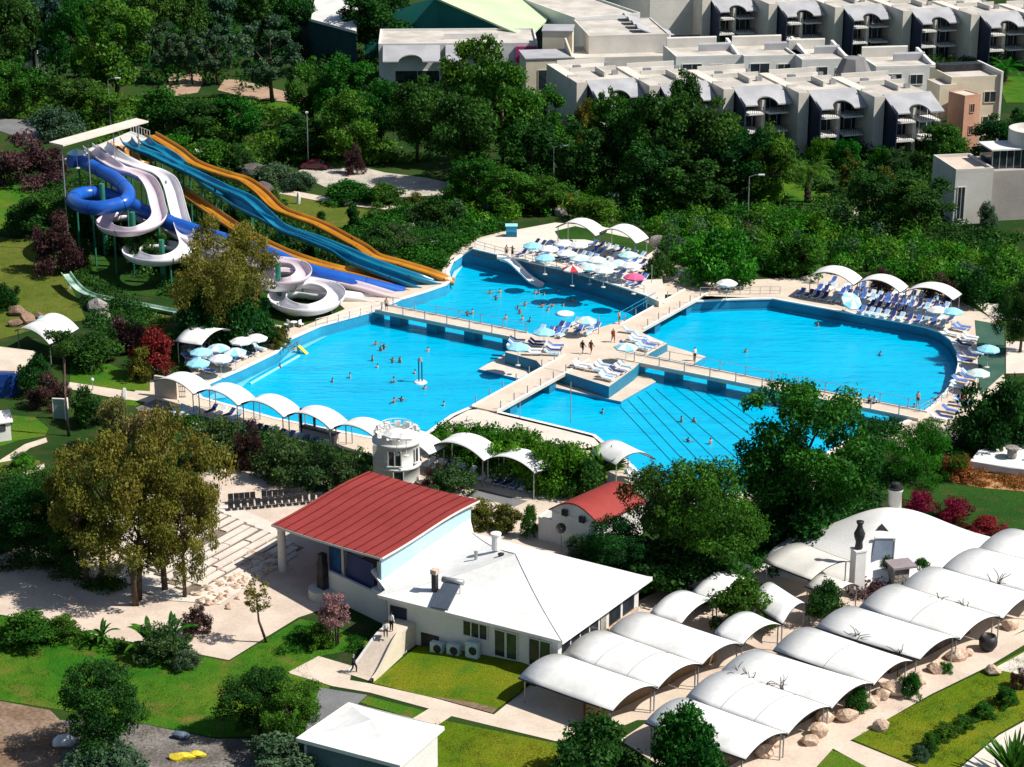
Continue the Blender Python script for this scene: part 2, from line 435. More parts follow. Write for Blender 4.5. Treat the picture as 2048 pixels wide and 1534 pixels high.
# ============================================================ SETTING
WZ = -1.5
RIM = [(400, 775, 0), (440, 757, 0), (489, 736, 0), (553, 705, 0), (581, 678, 0), (640, 652, 0), (683, 640, 0), (750, 622, 0), (772, 612, 0), (800, 599, 0),
       (850, 584, 0), (890, 570, 0), (903, 560, 0), (897, 544, 0), (906, 523, 0), (925, 510, 0), (945, 497, 1), (1010, 513, 1), (1080, 529, 1), (1150, 545, 1), (1230, 570, 1),
       (1290, 590, 1), (1318, 603, .6), (1350, 605, 0), (1385, 603, 0), (1460, 599, 0), (1545, 597, 0), (1620, 611, 0), (1700, 626, 0), (1800, 644, 0), (1850, 654, 0), (1880, 664, 0),
       (1902, 680, 0), (1914, 702, 0), (1917, 728, 0), (1910, 757, 0), (1890, 785, 0), (1865, 810, 0), (1838, 832, 0), (1805, 844, 0), (1765, 857, 0), (1720, 870, 0),
       (1680, 887, 0), (1640, 915, 0), (1590, 950, 0), (1500, 985, 0), (1380, 988, 0), (1300, 974, 0), (1278, 948, 0), (1258, 924, 0), (1230, 903, 0),
       (1190, 870, 0), (1130, 855, 0), (1000, 824, 0), (960, 812, 0), (935, 816, 0), (903, 830, 0), (880, 846, 0), (858, 862, 0), (835, 876, 0), (800, 886, 0),
       (740, 874, 0), (700, 866, 0), (620, 850, 0), (550, 836, 0), (470, 813, 0), (405, 795, 0), (396, 785, 0)]
RIM3 = PP(RIM)
RIM0 = [Vector((p.x, p.y, 0)) for p in RIM3]
gmb = MB().flat([Vector((-700, 60, 0)), Vector((700, 60, 0)), Vector((900, 1600, 0)), Vector((-900, 1600, 0))], [RIM0])
tag(gmb.build('ground', GROUND), kind='structure')
# basin: painted wall, floor, coping, water
mb = MB(); n = len(RIM3)
for i in range(n):
    a, b = RIM3[i], RIM3[(i + 1) % n]
    yy = (RIM[i][0] + RIM[(i + 1) % n][0]) / 2
    deep = 0 if (yy > 925 and max(a.y, b.y) > 225) else 1
    mb.add([(a.x, a.y, -3.2), (b.x, b.y, -3.2), (b.x, b.y, b.z), (a.x, a.y, a.z)], [(0, 1, 2, 3)], deep)
mb.flat([Vector((p.x, p.y, -3.2)) for p in RIM0], mi=1)
tag(mb.build('pool_basin', [TEALW, BLUEW]), kind='structure')
cen = [Vector((p.x, p.y, 0)) for p in RIM3]
mb = MB()
def offs(i, d):
    a, b, c = cen[i - 1], cen[i], cen[(i + 1) % n]
    t = (c - a).normalized(); nn = Vector((t.y, -t.x, 0))
    return b + nn * d
area = sum(cen[i].x * cen[(i + 1) % n].y - cen[(i + 1) % n].x * cen[i].y for i in range(n))
sg = 1 if area > 0 else -1
for i in range(n):
    j = (i + 1) % n
    za, zb = RIM3[i].z + .05, RIM3[j].z + .05
    ia, ib, oa, ob = offs(i, -.08 * sg), offs(j, -.08 * sg), offs(i, .38 * sg), offs(j, .38 * sg)
    q = [(ia.x, ia.y, za), (ib.x, ib.y, zb), (ob.x, ob.y, zb), (oa.x, oa.y, za)]
    mb.add(q + [(x, y, z - .16) for x, y, z in q], [(0, 1, 2, 3), (0, 4, 5, 1), (2, 6, 7, 3)])
tag(mb.build('pool_edge', COPING), kind='structure')
# a waterline course stands a little proud of the far walls
mb = MB()
for i in range(n):
    j = (i + 1) % n
    if RIM3[i].y < 225: continue
    ia, ib = offs(i, -.12 * sg), offs(j, -.12 * sg)
    for (z0, z1) in ((WZ - .3, WZ + .28),):
        mb.add([(ia.x, ia.y, z0), (ib.x, ib.y, z0), (ib.x, ib.y, z1), (ia.x, ia.y, z1)], [(0, 1, 2, 3)])
tag(mb.build('pool_waterline', BLUEW), kind='structure')
wm = MB().flat([Vector((p.x, p.y, WZ)) for p in cen])
tag(wm.build('water', WATERM), kind='structure')

# ---- paved and planted sheets (picture outlines of flat ground)
sheet('pool_terrace', [(255, 800), (300, 745), (385, 748), (360, 700), (365, 670), (470, 640), (600, 655), (690, 618), (660, 590), (700, 575), (880, 553), (893, 520), (940, 480),
      (1010, 462), (1110, 448), (1230, 468), (1300, 480), (1345, 525), (1440, 562), (1600, 555), (1640, 545), (1900, 590), (1990, 640), (2010, 760), (1960, 870), (1840, 905),
      (1790, 890), (1720, 905), (1640, 990), (1300, 1040), (1180, 1040), (1090, 1075), (1200, 1110), (1150, 1160), (1010, 1100), (900, 1060), (860, 980), (740, 910), (500, 855), (330, 815)],
      .02, PAVE, [RIM0])
sheet('plaza', [(-260, 1120), (-260, 1229), (0, 1229), (102, 1246), (205, 1273), (376, 1304), (458, 1320), (596, 1235), (700, 1200), (760, 1100), (740, 965), (650, 962), (430, 935), (380, 960), (250, 1000), (0, 1110)], .025, PAVEP)
sheet('walkway', [(575, 1345), (637, 1312), (705, 1332), (700, 1360), (740, 1367), (869, 1396), (988, 1429), (1060, 1370), (1230, 1420), (1330, 1380), (1440, 1350), (1460, 1360), (1370, 1400), (1250, 1450), (1200, 1470), (1111, 1482), (903, 1432), (870, 1425), (858, 1417), (740, 1385), (665, 1372)], .03, PAVE)
sheet('walkway', [(858, 1417), (903, 1432), (868, 1455), (820, 1440)], .034, PAVE)
sheet('path', [(1543, 1534), (1500, 1570), (1600, 1570), (1666, 1497), (1700, 1481), (1861, 1389), (1980, 1331), (2130, 1240), (2130, 1215), (2048, 1262), (1908, 1325), (1768, 1396), (1656, 1468)], .03, PAVEP)
sheet('path', [(1666, 1497), (1700, 1481), (1860, 1545), (1900, 1570), (1800, 1570)], .034, PAVE)
sheet('pavement', [(1880, 1570), (1997, 1471), (2080, 1425), (2140, 1440), (2140, 1600)], .03, PAVEW)
sheet('pavement', [(1985, 1338), (2060, 1298), (2100, 1320), (2060, 1352)], .03, PAVEW)
sheet('floor', [(1300, 1440), (1240, 1480), (1380, 1570), (1520, 1560), (1660, 1470), (2130, 1215), (2130, 1080), (1960, 1090), (1700, 1170), (1560, 1130), (1400, 1140), (1260, 1210), (1200, 1290), (1120, 1340), (1060, 1380), (1200, 1440)], .02, PAVEP)
sheet('lawn', [(-200, 1225), (0, 1231), (205, 1276), (458, 1323), (600, 1238), (660, 1250), (760, 1290), (640, 1312), (575, 1345), (660, 1372), (640, 1420), (600, 1470), (430, 1475), (250, 1440), (0, 1400), (-200, 1390)], .02, GR_BRIGHT)
sheet('lawn', [(870, 1437), (1110, 1486), (1150, 1500), (1300, 1570), (860, 1570), (862, 1500)], .02, GR_YEL)
sheet('lawn', [(735, 1392), (860, 1424), (835, 1440), (720, 1405)], .024, GR_BRIGHT)
sheet('lawn', [(1703, 1478), (1862, 1392), (1983, 1334), (2080, 1285), (2120, 1380), (2045, 1440), (1995, 1468), (1905, 1545), (1860, 1543)], .02, GR_YEL)
sheet('lawn', [(1610, 1534), (1664, 1500), (1770, 1540), (1800, 1570), (1580, 1570)], .02, GR_BRIGHT)
sheet('driveway', [(640, 1375), (735, 1390), (715, 1408), (700, 1470), (600, 1500), (620, 1430)], .022, ASPH)
sheet('soil', [(-100, 1395), (0, 1402), (100, 1420), (140, 1460), (110, 1540), (-100, 1600)], .024, DIRT)
sheet('soil', [(110, 1440), (260, 1442), (430, 1478), (600, 1475), (600, 1570), (80, 1570)], .022, DUST)
sheet('lawn', [(-40, 470), (60, 480), (115, 520), (150, 590), (172, 640), (100, 650), (-40, 690)], .02, GR_OLV)
sheet('lawn', [(-60, 340), (80, 360), (120, 400), (90, 450), (-60, 465)], .02, GR_BRIGHT)
sheet('lawn', [(168, 510), (330, 520), (345, 600), (280, 590), (200, 580)], .02, GR_DARK)
sheet('lawn', [(250, 612), (345, 628), (330, 660), (270, 640)], .02, GR_OLV)
sheet('lawn', [(140, 730), (220, 728), (300, 765), (300, 782), (230, 778), (140, 764)], .02, GR_BRIGHT)
sheet('lawn', [(215, 795), (305, 800), (270, 812), (240, 808)], .024, GR_BRIGHT)
sheet('path', [(140, 764), (230, 778), (315, 790), (300, 805), (215, 793), (130, 776)], .028, PAVE)
sheet('driveway', [(270, 816), (312, 798), (345, 806), (335, 828), (290, 824)], .03, ASPH)
sheet('path', [(-60, 975), (0, 955), (88, 927), (90, 936), (0, 970), (-60, 990)], .03, PAVE)
sheet('path', [(-60, 925), (0, 920), (50, 888), (92, 875), (95, 884), (60, 896), (28, 920), (-60, 935)], .03, PAVE)
sheet('lawn', [(-60, 895), (0, 893), (40, 880), (90, 872), (97, 856), (70, 834), (20, 830), (-60, 850)], .022, GR_BRIGHT)
sheet('lawn', [(-60, 925), (20, 922), (80, 920), (80, 930), (0, 955), (-60, 972)], .022, GR_OLV)
sheet('lawn', [(556, 386), (680, 411), (790, 427), (745, 452), (640, 455), (575, 435)], .02, GR_OLV)
sheet('road', [(590, 345), (640, 322), (700, 328), (770, 345), (850, 355), (910, 368), (925, 388), (804, 394), (720, 382), (650, 374)], .03, GRAVEL)
sheet('path', [(545, 374), (600, 384), (700, 402), (845, 418), (846, 427), (718, 413), (640, 402), (545, 384)], .034, PAVE)
sheet('road', [(-60, 236), (0, 237), (65, 240), (100, 272), (60, 282), (0, 262), (-60, 255)], .03, ASPH)
sheet('pavement', [(315, 180), (345, 146), (395, 146), (410, 160), (395, 185), (350, 192)], .03, M('tan_ground', (.40, .27, .19), (.33, .22, .15), .3, 1, .2))
sheet('pavement', [(435, 180), (450, 158), (480, 160), (560, 180), (620, 196), (600, 206), (500, 196)], .03, M('tan_ground', (.40, .27, .19)))
sheet('lawn', [(440, 200), (500, 200), (612, 208), (600, 236), (540, 235), (470, 222)], .02, GR_BRIGHT)
sheet('lawn', [(1515, 350), (1540, 340), (1640, 360), (1668, 395), (1640, 415), (1560, 405), (1520, 390)], .02, GR_BRIGHT)
sheet('path', [(1640, 410), (1680, 414), (1740, 405), (1745, 428), (1690, 432), (1640, 420)], .03, PAVEP)
sheet('lawn', [(1990, 150), (2080, 155), (2080, 205), (2012, 205)], .02, GR_BRIGHT)
sheet('lawn', [(1745, 940), (1870, 930), (1960, 975), (2090, 985), (2090, 1070), (1960, 1060), (1850, 1010), (1760, 985)], .02, GR_DARK)
sheet('soil', [(1865, 955), (1900, 930), (1960, 945), (2090, 958), (2090, 986), (1960, 975)], .026, ORANGE_SOIL)
sheet('turf', [(1950, 640), (2008, 650), (2010, 745), (1960, 790), (1955, 700)], .03, TURF)
sheet('pavement', [(1950, 605), (2040, 608), (2040, 640), (1985, 640)], .034, PAVEW)
sheet('pavement', [(2012, 682), (2090, 685), (2090, 745), (2012, 747)], .034, PAVEW)
sheet('pavement', [(880, 935), (1090, 985), (1180, 1000), (1130, 1050), (1010, 1020), (960, 985), (860, 955)], .03, PAVE)
sheet('pavement', [(960, 978), (1056, 1002), (1030, 1013), (930, 990)], .036, ASPH)
# grass bank in front of the restaurant rises toward its wall
def bank(name, pts, mat):
    o = MB().flat([P(x, y, z) for x, y, z in pts]).build(name, mat); o['kind'] = 'structure'
bank('lawn', [(745, 1366, .05), (838, 1290, .05), (930, 1296, .55), (1060, 1322, .9), (1078, 1335, .7), (1040, 1385, .25), (985, 1424, .05)], GR_YEL)
sheet('soil', [(860, 1392), (985, 1426), (1000, 1412), (940, 1404)], .05, DIRT)

# ---- terraces, centre platform, pads
UT = [(945, 497), (1010, 513), (1080, 529), (1150, 545), (1230, 570), (1290, 590), (1318, 603), (1330, 590), (1322, 545), (1300, 500), (1280, 470), (1200, 452), (1110, 445), (1040, 458), (1000, 470), (950, 482)]
mb = MB().prism(PP(UT, 1.0), .03, None)
tag(mb.build('sun_terrace', PAVEW), kind='structure')
sheet('turf', [(1110, 462), (1150, 452), (1215, 466), (1290, 482), (1312, 498), (1290, 512), (1230, 490), (1170, 478), (1120, 478)], 1.02, GR_DARK)
PLZ = [(1010, 704), (1060, 670), (1120, 652), (1165, 642), (1200, 655), (1245, 640), (1262, 655), (1290, 668), (1335, 687), (1300, 706), (1268, 737), (1218, 773), (1120, 742), (1085, 735), (1073, 721)]
mb = MB().prism(PP(PLZ, .27), -3.0, None, 0, 1)
tag(mb.build('pool_plaza', [PAVE, TEALW]), kind='structure')
mb = MB().prism(PP([(1098, 772), (1120, 752), (1265, 733), (1312, 763), (1242, 803)], -1.15), -2.6, None, 0, 1)
tag(mb.build('landing', [PAVE, BLUEW]), kind='structure')
mb = MB().prism(PP([(957, 738), (1010, 708), (1095, 728), (1037, 757)], -1.15), -2.6, None, 0, 1)
tag(mb.build('landing', [PAVEW, BLUEW]), kind='structure')
mb = MB().prism(PP([(1300, 712), (1335, 690), (1412, 713), (1380, 732)], -.7), -2.6, None, 0, 1)
tag(mb.build('landing', [PAVE, BLUEW]), kind='structure')

# ---- footbridges with piers and railing posts
def bridge(label, A, B, w, npost, npier, sides, postmat, hz, gap):
    a, b = P(*A), P(*B); d = (b - a); Ln = d.length; d.normalize(); nrm = Vector((-d.y, d.x, 0))
    ang = math.atan2(d.y, d.x); mid = (a + b) / 2
    t = thing('footbridge', label, 'bridge', (mid.x, mid.y, -3.0))
    dz = .012 if w > 3 else 0
    part(MB().box((mid.x, mid.y, .06 + dz), (Ln, w, .34), ang), 'deck', PAVE, t)
    for s in (-1, 1):
        for f0, f1 in ((0, gap[0]), (gap[1], 1)):
            c = a + d * Ln * (f0 + f1) / 2 + nrm * (w / 2 - .06) * s
            part(MB().box((c.x, c.y, .31), (Ln * (f1 - f0), .12, .14), ang), 'kerb', COPING, t)
    for k in range(npier):
        c = a + d * Ln * (k + .5) / npier
        part(MB().box((c.x, c.y, -1.56), (1.5, w * .72, 2.9), ang), 'pier', TEALW, t)
    for s in sides:
        rail = MB()
        for k in range(npost):
            if gap[0] < (k + .3) / npost < gap[1]: continue
            c = a + d * Ln * (k + .3) / npost + nrm * (w / 2 - .06) * s
            part(MB().box((c.x, c.y, .37 + hz / 2), (.09, .09, hz), ang), 'railing_post', postmat, t)
        if hz > 1.0:
            for f0, f1 in ((0, gap[0]), (gap[1], 1)):
                c = a + d * Ln * (f0 + f1) / 2 + nrm * (w / 2 - .06) * s
                part(MB().box((c.x, c.y, .37 + hz), (Ln * (f1 - f0), .045, .045), ang), 'handrail', postmat, t)
    return a, b, d, nrm
BA = bridge('wide cream footbridge with short posts running between the two right and left pools', (968, 822), (1392, 586), 3.3, 18, 6, (1, -1), STEEL, .85, (.40, .66))
BB = bridge('long narrow white footbridge on piers crossing from the slides to the far right pool edge', (762, 619), (1846, 836), 2.6, 22, 13, (1, -1), STEEL, 1.05, (.29, .48))
# lane ropes of the near pool
for k, (q0, q1) in enumerate([((1240, 812), (1350, 930)), ((1256, 800), (1385, 940)), ((1275, 792), (1420, 945)), ((1292, 782), (1450, 938)), ((1312, 778), (1490, 930)), ((1345, 772), (1515, 905)), ((1375, 774), (1515, 880)), ((1405, 780), (1510, 858)), ((1450, 797), (1512, 842))]):
    a, b = P(*q0, WZ + .04), P(*q1, WZ + .04)
    pos = ['first from the left', 'second from the left', 'third from the left', 'fourth from the left', 'the middle one', 'first right of the middle one', 'second right of the middle one', 'next to the last', 'last before the airy tree'][k]
    solo(MB().tube([a, b], .024, 6), 'lane_rope', DARKM, 'dark lane rope across the near pool, ' + pos, 'lane rope', 'lane ropes in the near pool')

sheet('pavement', [(866, 872), (884, 852), (906, 836), (937, 820), (960, 818), (1000, 830), (1130, 861), (1188, 876), (1200, 890), (1168, 897), (1100, 885), (940, 865)], .034, PAVEW)
STEPM = M('shallow_step_paint', (.16, .50, .62), (.12, .44, .56), .3, .3, .05)
sheet('pool_step', [(412, 800), (440, 774), (489, 752), (553, 721), (586, 694), (640, 668), (655, 672), (600, 702), (500, 760), (480, 778), (455, 795)], WZ + .03, STEPM)
sheet('pool_step', [(905, 566), (898, 552), (904, 534), (925, 521), (942, 512), (943, 522), (925, 533), (914, 548)], WZ + .03, M('pale_step_paint', (.42, .66, .74), (.36, .6, .7), .3, .3, .05))

sheet('pavement', [(235, 1160), (330, 1200), (440, 1208), (596, 1108), (560, 1052), (470, 1012), (380, 1010), (300, 1040)], .045, PAVEW)
# ============================================================ BUILDINGS
def arch_plate(mb, x0, x1, ax, ar, fn, th, mi=0, n=14):
    """sloping plate from x0..x1, s 0..1 (0 top, 1 lower edge) with an arched notch of half width ar at ax in the lower edge"""
    pts = [(x0, 0), (x1, 0), (x1, 1), (ax + ar, 1)]
    pts += [(ax + ar * math.cos(PI * k / n), 1 - .40 * math.sin(PI * k / n)) for k in range(1, n)]
    pts += [(ax - ar, 1), (x0, 1)]
    top = [Vector(fn(x, s)) for x, s in pts]
    tr = tessellate_polygon([[Vector((x, s, 0)) for x, s in pts]])
    k = len(pts)
    low = [p - Vector((0, 0, th)) for p in top]
    f = [tuple(t) for t in tr] + [tuple(i + k for i in reversed(t)) for t in tr] + [(i, (i + 1) % k, (i + 1) % k + k, i + k) for i in range(k)]
    mb.add(top + low, f, mi)
H = 9.8
def hotel_unit():
    t = thing('hotel_villa', 'x', 'building')
    W, D, FY = 10.3, 17.0, .6
    lpart(MB().b2(0, 1.8, 0, D, 0, H), 'pier_wall', M('warm_render', (.68, .63, .55), (.61, .56, .48), .3, .85, .05), t)
    mb = MB(); mb.b2(1.8, W, FY, D, 0, H - .3)
    mb.b2(1.8, W + .01, D - .3, D + .02, H - .3, H + .5); mb.b2(.02, 1.78, 5, 5.3, H, H + .4)
    lpart(mb, 'wall', GREYW, t)
    mb = MB(); mb.b2(1.82, W - .02, FY + .3, D - .35, H - .3, H - .24); mb.b2(.05, 1.75, .05, 4.9, H, H + .05)
    lpart(mb, 'roof', ROOFT, t)
    for (x0, x1, y, z, h) in ((6.2, 6.5, FY + 4, H - .24, .9), (2.0, W - .2, FY + 9.5, H - .24, .7)):
        lpart(MB().b2(x0, x1, y, y + (5 if x1 - x0 < 1 else .25), z, z + h), 'parapet', GREYW, t)
    mb = MB(); arch_plate(mb, 1.95, 10.25, 6.1, 1.75, lambda x, s: (x, FY + .3 - 5.0 * s, H + .12 - 2.0 * s + .12 * math.sin(PI * s)), .2)
    lpart(mb, 'awning', GREYR, t)
    lpart(MB().b2(1.8, W, FY - .04, FY, 0, H - .4), 'shade_facade', NAVY, t)  # shade under the awning put into the navy colour
    lpart(MB().add([(2.0, -4.2, 0), (2.0, FY - .05, 0), (2.0, FY - .05, H - .2), (2.0, -4.2, H - 1.75), (2.2, -4.2, 0), (2.2, FY - .05, 0), (2.2, FY - .05, H - .2), (2.2, -4.2, H - 1.75)], [(0, 3, 2, 1), (4, 5, 6, 7), (0, 4, 7, 3), (3, 7, 6, 2)]), 'added_shade_wall', NAVY, t)  # added wall, its navy stands for the shade beneath the awning
    lpart(MB().b2(5.9, 6.5, FY - 2.6, FY - .05, 0, H - 1.6), 'pier', GREYW, t)
    for fl in range(3):
        for s, (x0, x1) in enumerate(((2.6, 5.6), (6.7, 9.9))):
            z = .35 + fl * 3.0
            w = lpart(MB().b2(x0 + .3, x1 - .3, FY - .1, FY - .05, z + .1, z + 2.3), 'window', GLASS, t)
            fr = MB()
            for xx in (x0 + .3, (x0 + x1) / 2, x1 - .3): fr.b2(xx - .05, xx + .05, FY - .16, FY - .1, z + .1, z + 2.3)
            fr.b2(x0 + .25, x1 - .25, FY - .165, FY - .105, z + 2.3, z + 2.4)
            lpart(fr, 'frame', GREYW, w)
            if (fl + s) % 2: lpart(MB().b2(x0 + .35, x0 + 1.0, FY - .135, FY - .105, z + .12, z + 2.28), 'curtain', CURT, w)
            if fl:
                b = lpart(MB().b2(x0 - .1, x1 + .1, FY - 4.0, FY - .17, z - .28, z - .02), 'balcony', WHITE, t)
                r = MB()
                for k in range(9):
                    xx = x0 + (x1 - x0) * k / 8; r.b2(xx - .025, xx + .025, FY - 3.95, FY - 3.9, z - .02, z + .9)
                r.b2(x0 - .05, x1 + .05, FY - 3.96, FY - 3.89, z + .9, z + .96)
                lpart(r, 'railing', DARKM, b)
    for (x, y, w) in ((3.2, 11.6, 1.2), (8.2, 6.0, .9), (9.0, 12.5, .7)):
        lpart(MB().b2(x, x + w, y, y + w * .8, H - .24, H + .5), 'roof_unit', STEEL, t)
    lpart(MB().b2(1.86, W - .05, FY + .32, FY + .55, H - .24, H + .18), 'parapet', GREYW, t)
    return t
HU = hotel_unit()
ROT = math.radians(16); cr, sr = math.cos(ROT), math.sin(ROT)
def unit_at(px, py, label, z=9.8):
    q = P(px, py, z); ox, oy = 1.95, .9
    place(HU, (q.x - (ox * cr - oy * sr), q.y - (ox * sr + oy * cr), 0), ROT, label, 'hotel villas in two stepped rows')
for (px, py), lb in zip([(1767, 191), (1616, 183), (1466, 176), (1318, 169), (1173, 163)],
        ['near row hotel villa, grey arched awning beside the pink stair tower', 'near row hotel villa with second grey arched awning left of the pink stair tower', 'near row hotel villa with awning just clearing the dark tree tops',
         'near row hotel villa mostly hidden behind the dark trees', 'near row hotel villa next to the cream block with a dark doorway']):
    unit_at(px, py, lb)
for (px, py), lb in zip([(2095, 34), (1957, 27), (1821, 20), (1685, 13), (1553, 6), (1420, -3)],
        ['far row hotel villa cut off by the frame at the top right', 'far row hotel villa above the green lawn strip at the right', 'far row hotel villa above the corner of the flat cream roof', 'far row hotel villa directly above the grey conical roof',
         'far row hotel villa second from the fanned grey awnings', 'far row hotel villa touching the fanned grey awnings']):
    unit_at(px, py, lb)
# flat terraces between the two rows
def block(name, label, corner, a, b, h, wallm, roofm, rz, cat='building', zb=0, windows=(), group=None, para=.45):
    """corner px of the near left roof corner at height h; a along x, b deep"""
    q = P(corner[0], corner[1], h)
    t = thing(name, label, cat, (q.x, q.y, 0), rz, group)
    lpart(MB().b2(0, a, 0, b, zb, h), 'wall', wallm, t)
    mb = MB()
    if para:
        mb.b2(0, a, -.01, .25, h, h + para); mb.b2(0, a, b - .25, b + .01, h, h + para)
        mb.b2(-.01, .25, .25, b - .25, h, h + para); mb.b2(a - .25, a + .01, .25, b - .25, h, h + para)
        lpart(mb, 'parapet', wallm, t)
        lpart(MB().b2(.25, a - .25, .25, b - .25, h, h + .05), 'roof', roofm, t)
    else: lpart(MB().b2(-.15, a + .15, -.15, b + .15, h, h + .2), 'roof', roofm, t)
    for (face, u, z, w, hh) in windows:
        if face == 'f':
            wd = lpart(MB().b2(u, u + w, -.06, .02, z, z + hh), 'window', GLASS, t)
            fr = MB(); fr.b2(u - .1, u, -.09, .03, z - .1, z + hh + .1); fr.b2(u + w, u + w + .1, -.09, .03, z - .1, z + hh + .1); fr.b2(u, u + w, -.085, .03, z + hh, z + hh + .1); fr.b2(u, u + w, -.14, .03, z - .1, z); fr.b2(u + w / 2 - .03, u + w / 2 + .03, -.08, -.06, z, z + hh)
        else:
            wd = lpart(MB().b2(a - .02, a + .06, u, u + w, z, z + hh), 'window', GLASS, t)
            fr = MB(); fr.b2(a - .03, a + .09, u - .1, u, z - .1, z + hh + .1); fr.b2(a - .03, a + .09, u + w, u + w + .1, z - .1, z + hh + .1); fr.b2(a - .03, a + .14, u, u + w, z - .1, z)
        lpart(fr, 'frame', wallm, wd)
    return t
rad = math.radians
def wedge(t, x0, x1, y0, y1, z, h0, h1, mat, name='parapet'):
    """sloping upstand"""
    lpart(MB().add([(x0, y0, z), (x1, y0, z), (x1, y1, z), (x0, y1, z), (x0, y0, z + h0), (x1, y0, z + h0), (x1, y1, z + h1), (x0, y1, z + h1)],
          [(3, 2, 1, 0), (4, 5, 6, 7), (0, 1, 5, 4), (1, 2, 6, 5), (2, 3, 7, 6), (3, 0, 4, 7)]), name, mat, t)
for i, (px, py, a, b, lb) in enumerate([(1352, 118, 12, 11, 'cream roofed terrace block between hotel rows, left of the planted courtyard'), (1488, 117, 12, 12, 'cream roofed terrace block between the hotel rows with a planted strip in front'),
        (1604, 124, 9, 12, 'cream roofed terrace block just left of the grey conical roof'), (1752, 138, 11, 11, 'cream roofed terrace block just right of the grey conical roof')]):
    t = block('terrace_block', lb, (px, py), a, b, 8.6, WHITE, ROOFT, rad(8), group='terrace blocks between the hotel rows', windows=[('f', 1.2, 5.6, 3.4, 2.0), ('f', 6.2, 5.8, 2.2, 1.6)])
    wedge(t, a * .45, a - .4, b * .55, b * .55 + .25, 8.65, 1.2, 1.5, GREYR)
    wedge(t, .5, a * .8, b - .9, b - .6, 8.65, 1.7, 1.9, GREYW)
    wedge(t, a - .8, a - .3, .4, b - 1, 8.65, .3, 1.6, WHITE)
# grey conical lantern roof
q = P(1706, 148, 8.8)
t = thing('stair_turret', 'round cream turret with grey faceted conical roof between the terraces', 'turret', (q.x, q.y, 0))
lpart(MB().lathe([(2.7, 0), (2.7, 9.0)], n=8), 'wall', CREAM, t); lpart(MB().lathe([(3.1, 8.9), (3.1, 9.1), (1.9, 11.6), (0, 11.75)], n=8), 'roof', M('slate_roof', (.23, .22, .22), (.18, .175, .18), .3, .8), t)
# right corner block with the pink stair tower
t = block('apartment_block', 'cream corner block with white right wall at the end of the near hotel row', (1903, 160), 8.4, 9, 11.2, CREAM, ROOFT, rad(12), windows=[('f', 5.9, 7.3, 1.9, 1.7), ('f', 5.9, 3.2, 1.9, 1.7)])
lpart(MB().b2(8.4, 8.75, -.4, 9.3, 0, 12.3), 'fin_wall', WHITE, t)
lpart(MB().b2(.6, 7.8, 6.0, 8.2, 11.25, 12.4), 'plant_screen', DARKM, t)
t = block('stair_tower', 'slim salmon pink stair tower with two small windows', (1930, 194), 3.2, 4, 9.6, PINKW, ROOFT, rad(28), windows=[('f', 1.2, 7.0, .8, 1.3), ('f', 1.2, 3.4, .8, 1.3)], para=.2)
block('stair_block', 'tall blank cream slab wall left of the pink stair tower', (1880, 172), 2.9, 5, 10.4, CREAM, ROOFT, rad(14), para=.15)
# cream blocks left of the hotel
t = block('cream_block', 'blank cream box block standing behind the curved grey roof', (1085, 63), 5.4, 6.5, 11.0, CREAM, GREYR, rad(-4), para=0)
t = block('cream_house', 'cream house with dark doorway and low grey roof', (1052, 119), 8.2, 8, 8.0, CREAM, GREYR, rad(8), windows=[('f', 2.2, 2.4, 3.0, 3.6)], para=0)
wedge(t, 8.2, 8.5, 0, 8, 8.0, .2, 2.2, CREAM)
# fanned awnings of the far villas
t = block('fan_roof_villa', 'villa with flat screed roof and four fanned grey awnings', (1178, 74), 15, 17, 9.2, GREYW, ROOFT, rad(8), para=.25)
block('low_terrace', 'low pale terrace roof in front of the fanned grey awnings', (1150, 121), 19, 11, 6.0, GREYW, ROOFT, rad(8), windows=[('f', 2, 2.5, 3, 2), ('f', 8, 2.5, 3, 2), ('f', 14, 2.5, 3, 2)])
for k in range(4):
    mb = MB(); y = 2.2 + k * 4.0
    mb.slab(lambda u, v: (9.5 + 9.0 * u, y + 3.2 * v, 10.3 - 3.6 * u + .4 * math.sin(PI * v)), 4, 6, .2)
    lpart(mb, 'awning', GREYR, t)
lpart(MB().b2(15, 20.5, -1.6, -1.2, 7.0, 9.4), 'screen_wall', DARKM, t)
# flat roofed building behind the left trees
t = block('flat_roof_building', 'long flat roofed white building with sloping grey awnings behind the trees', (757, 92), 29, 15, 8.0, WHITE, ROOFT, rad(2), windows=[('f', 3, 1, 8, 2.4), ('f', 13, 1, 7, 2.4), ('f', 22, 1, 4, 2.4)])
for x0 in (.8, 12.2):
    mb = MB(); arch_plate(mb, x0, x0 + 10.4, x0 + 5.0, 2.2, lambda x, s: (x, .2 - 3.4 * s, 8.25 - 2.5 * s), .2); lpart(mb, 'awning', GREYR, t)
lpart(MB().b2(25.0, 28.9, -.35, -.05, 4.2, 7.8), 'banner', M('magenta_cloth', (.45, .05, .20), (.38, .04, .16), .8, .8), t)
lpart(MB().b2(12, 22, 6, 6.3, 8.05, 9.1), 'parapet', WHITE, t)
block('far_terrace', 'long white roofed block at the top edge right of the green roofed hall', (1150, 40), 14, 30, 9.0, WHITE, ROOFT, rad(24))
block('far_terrace', 'pale roofed block at the top edge behind the fanned awnings', (1300, 3), 16, 26, 9.0, GREYW, ROOFT, rad(16))
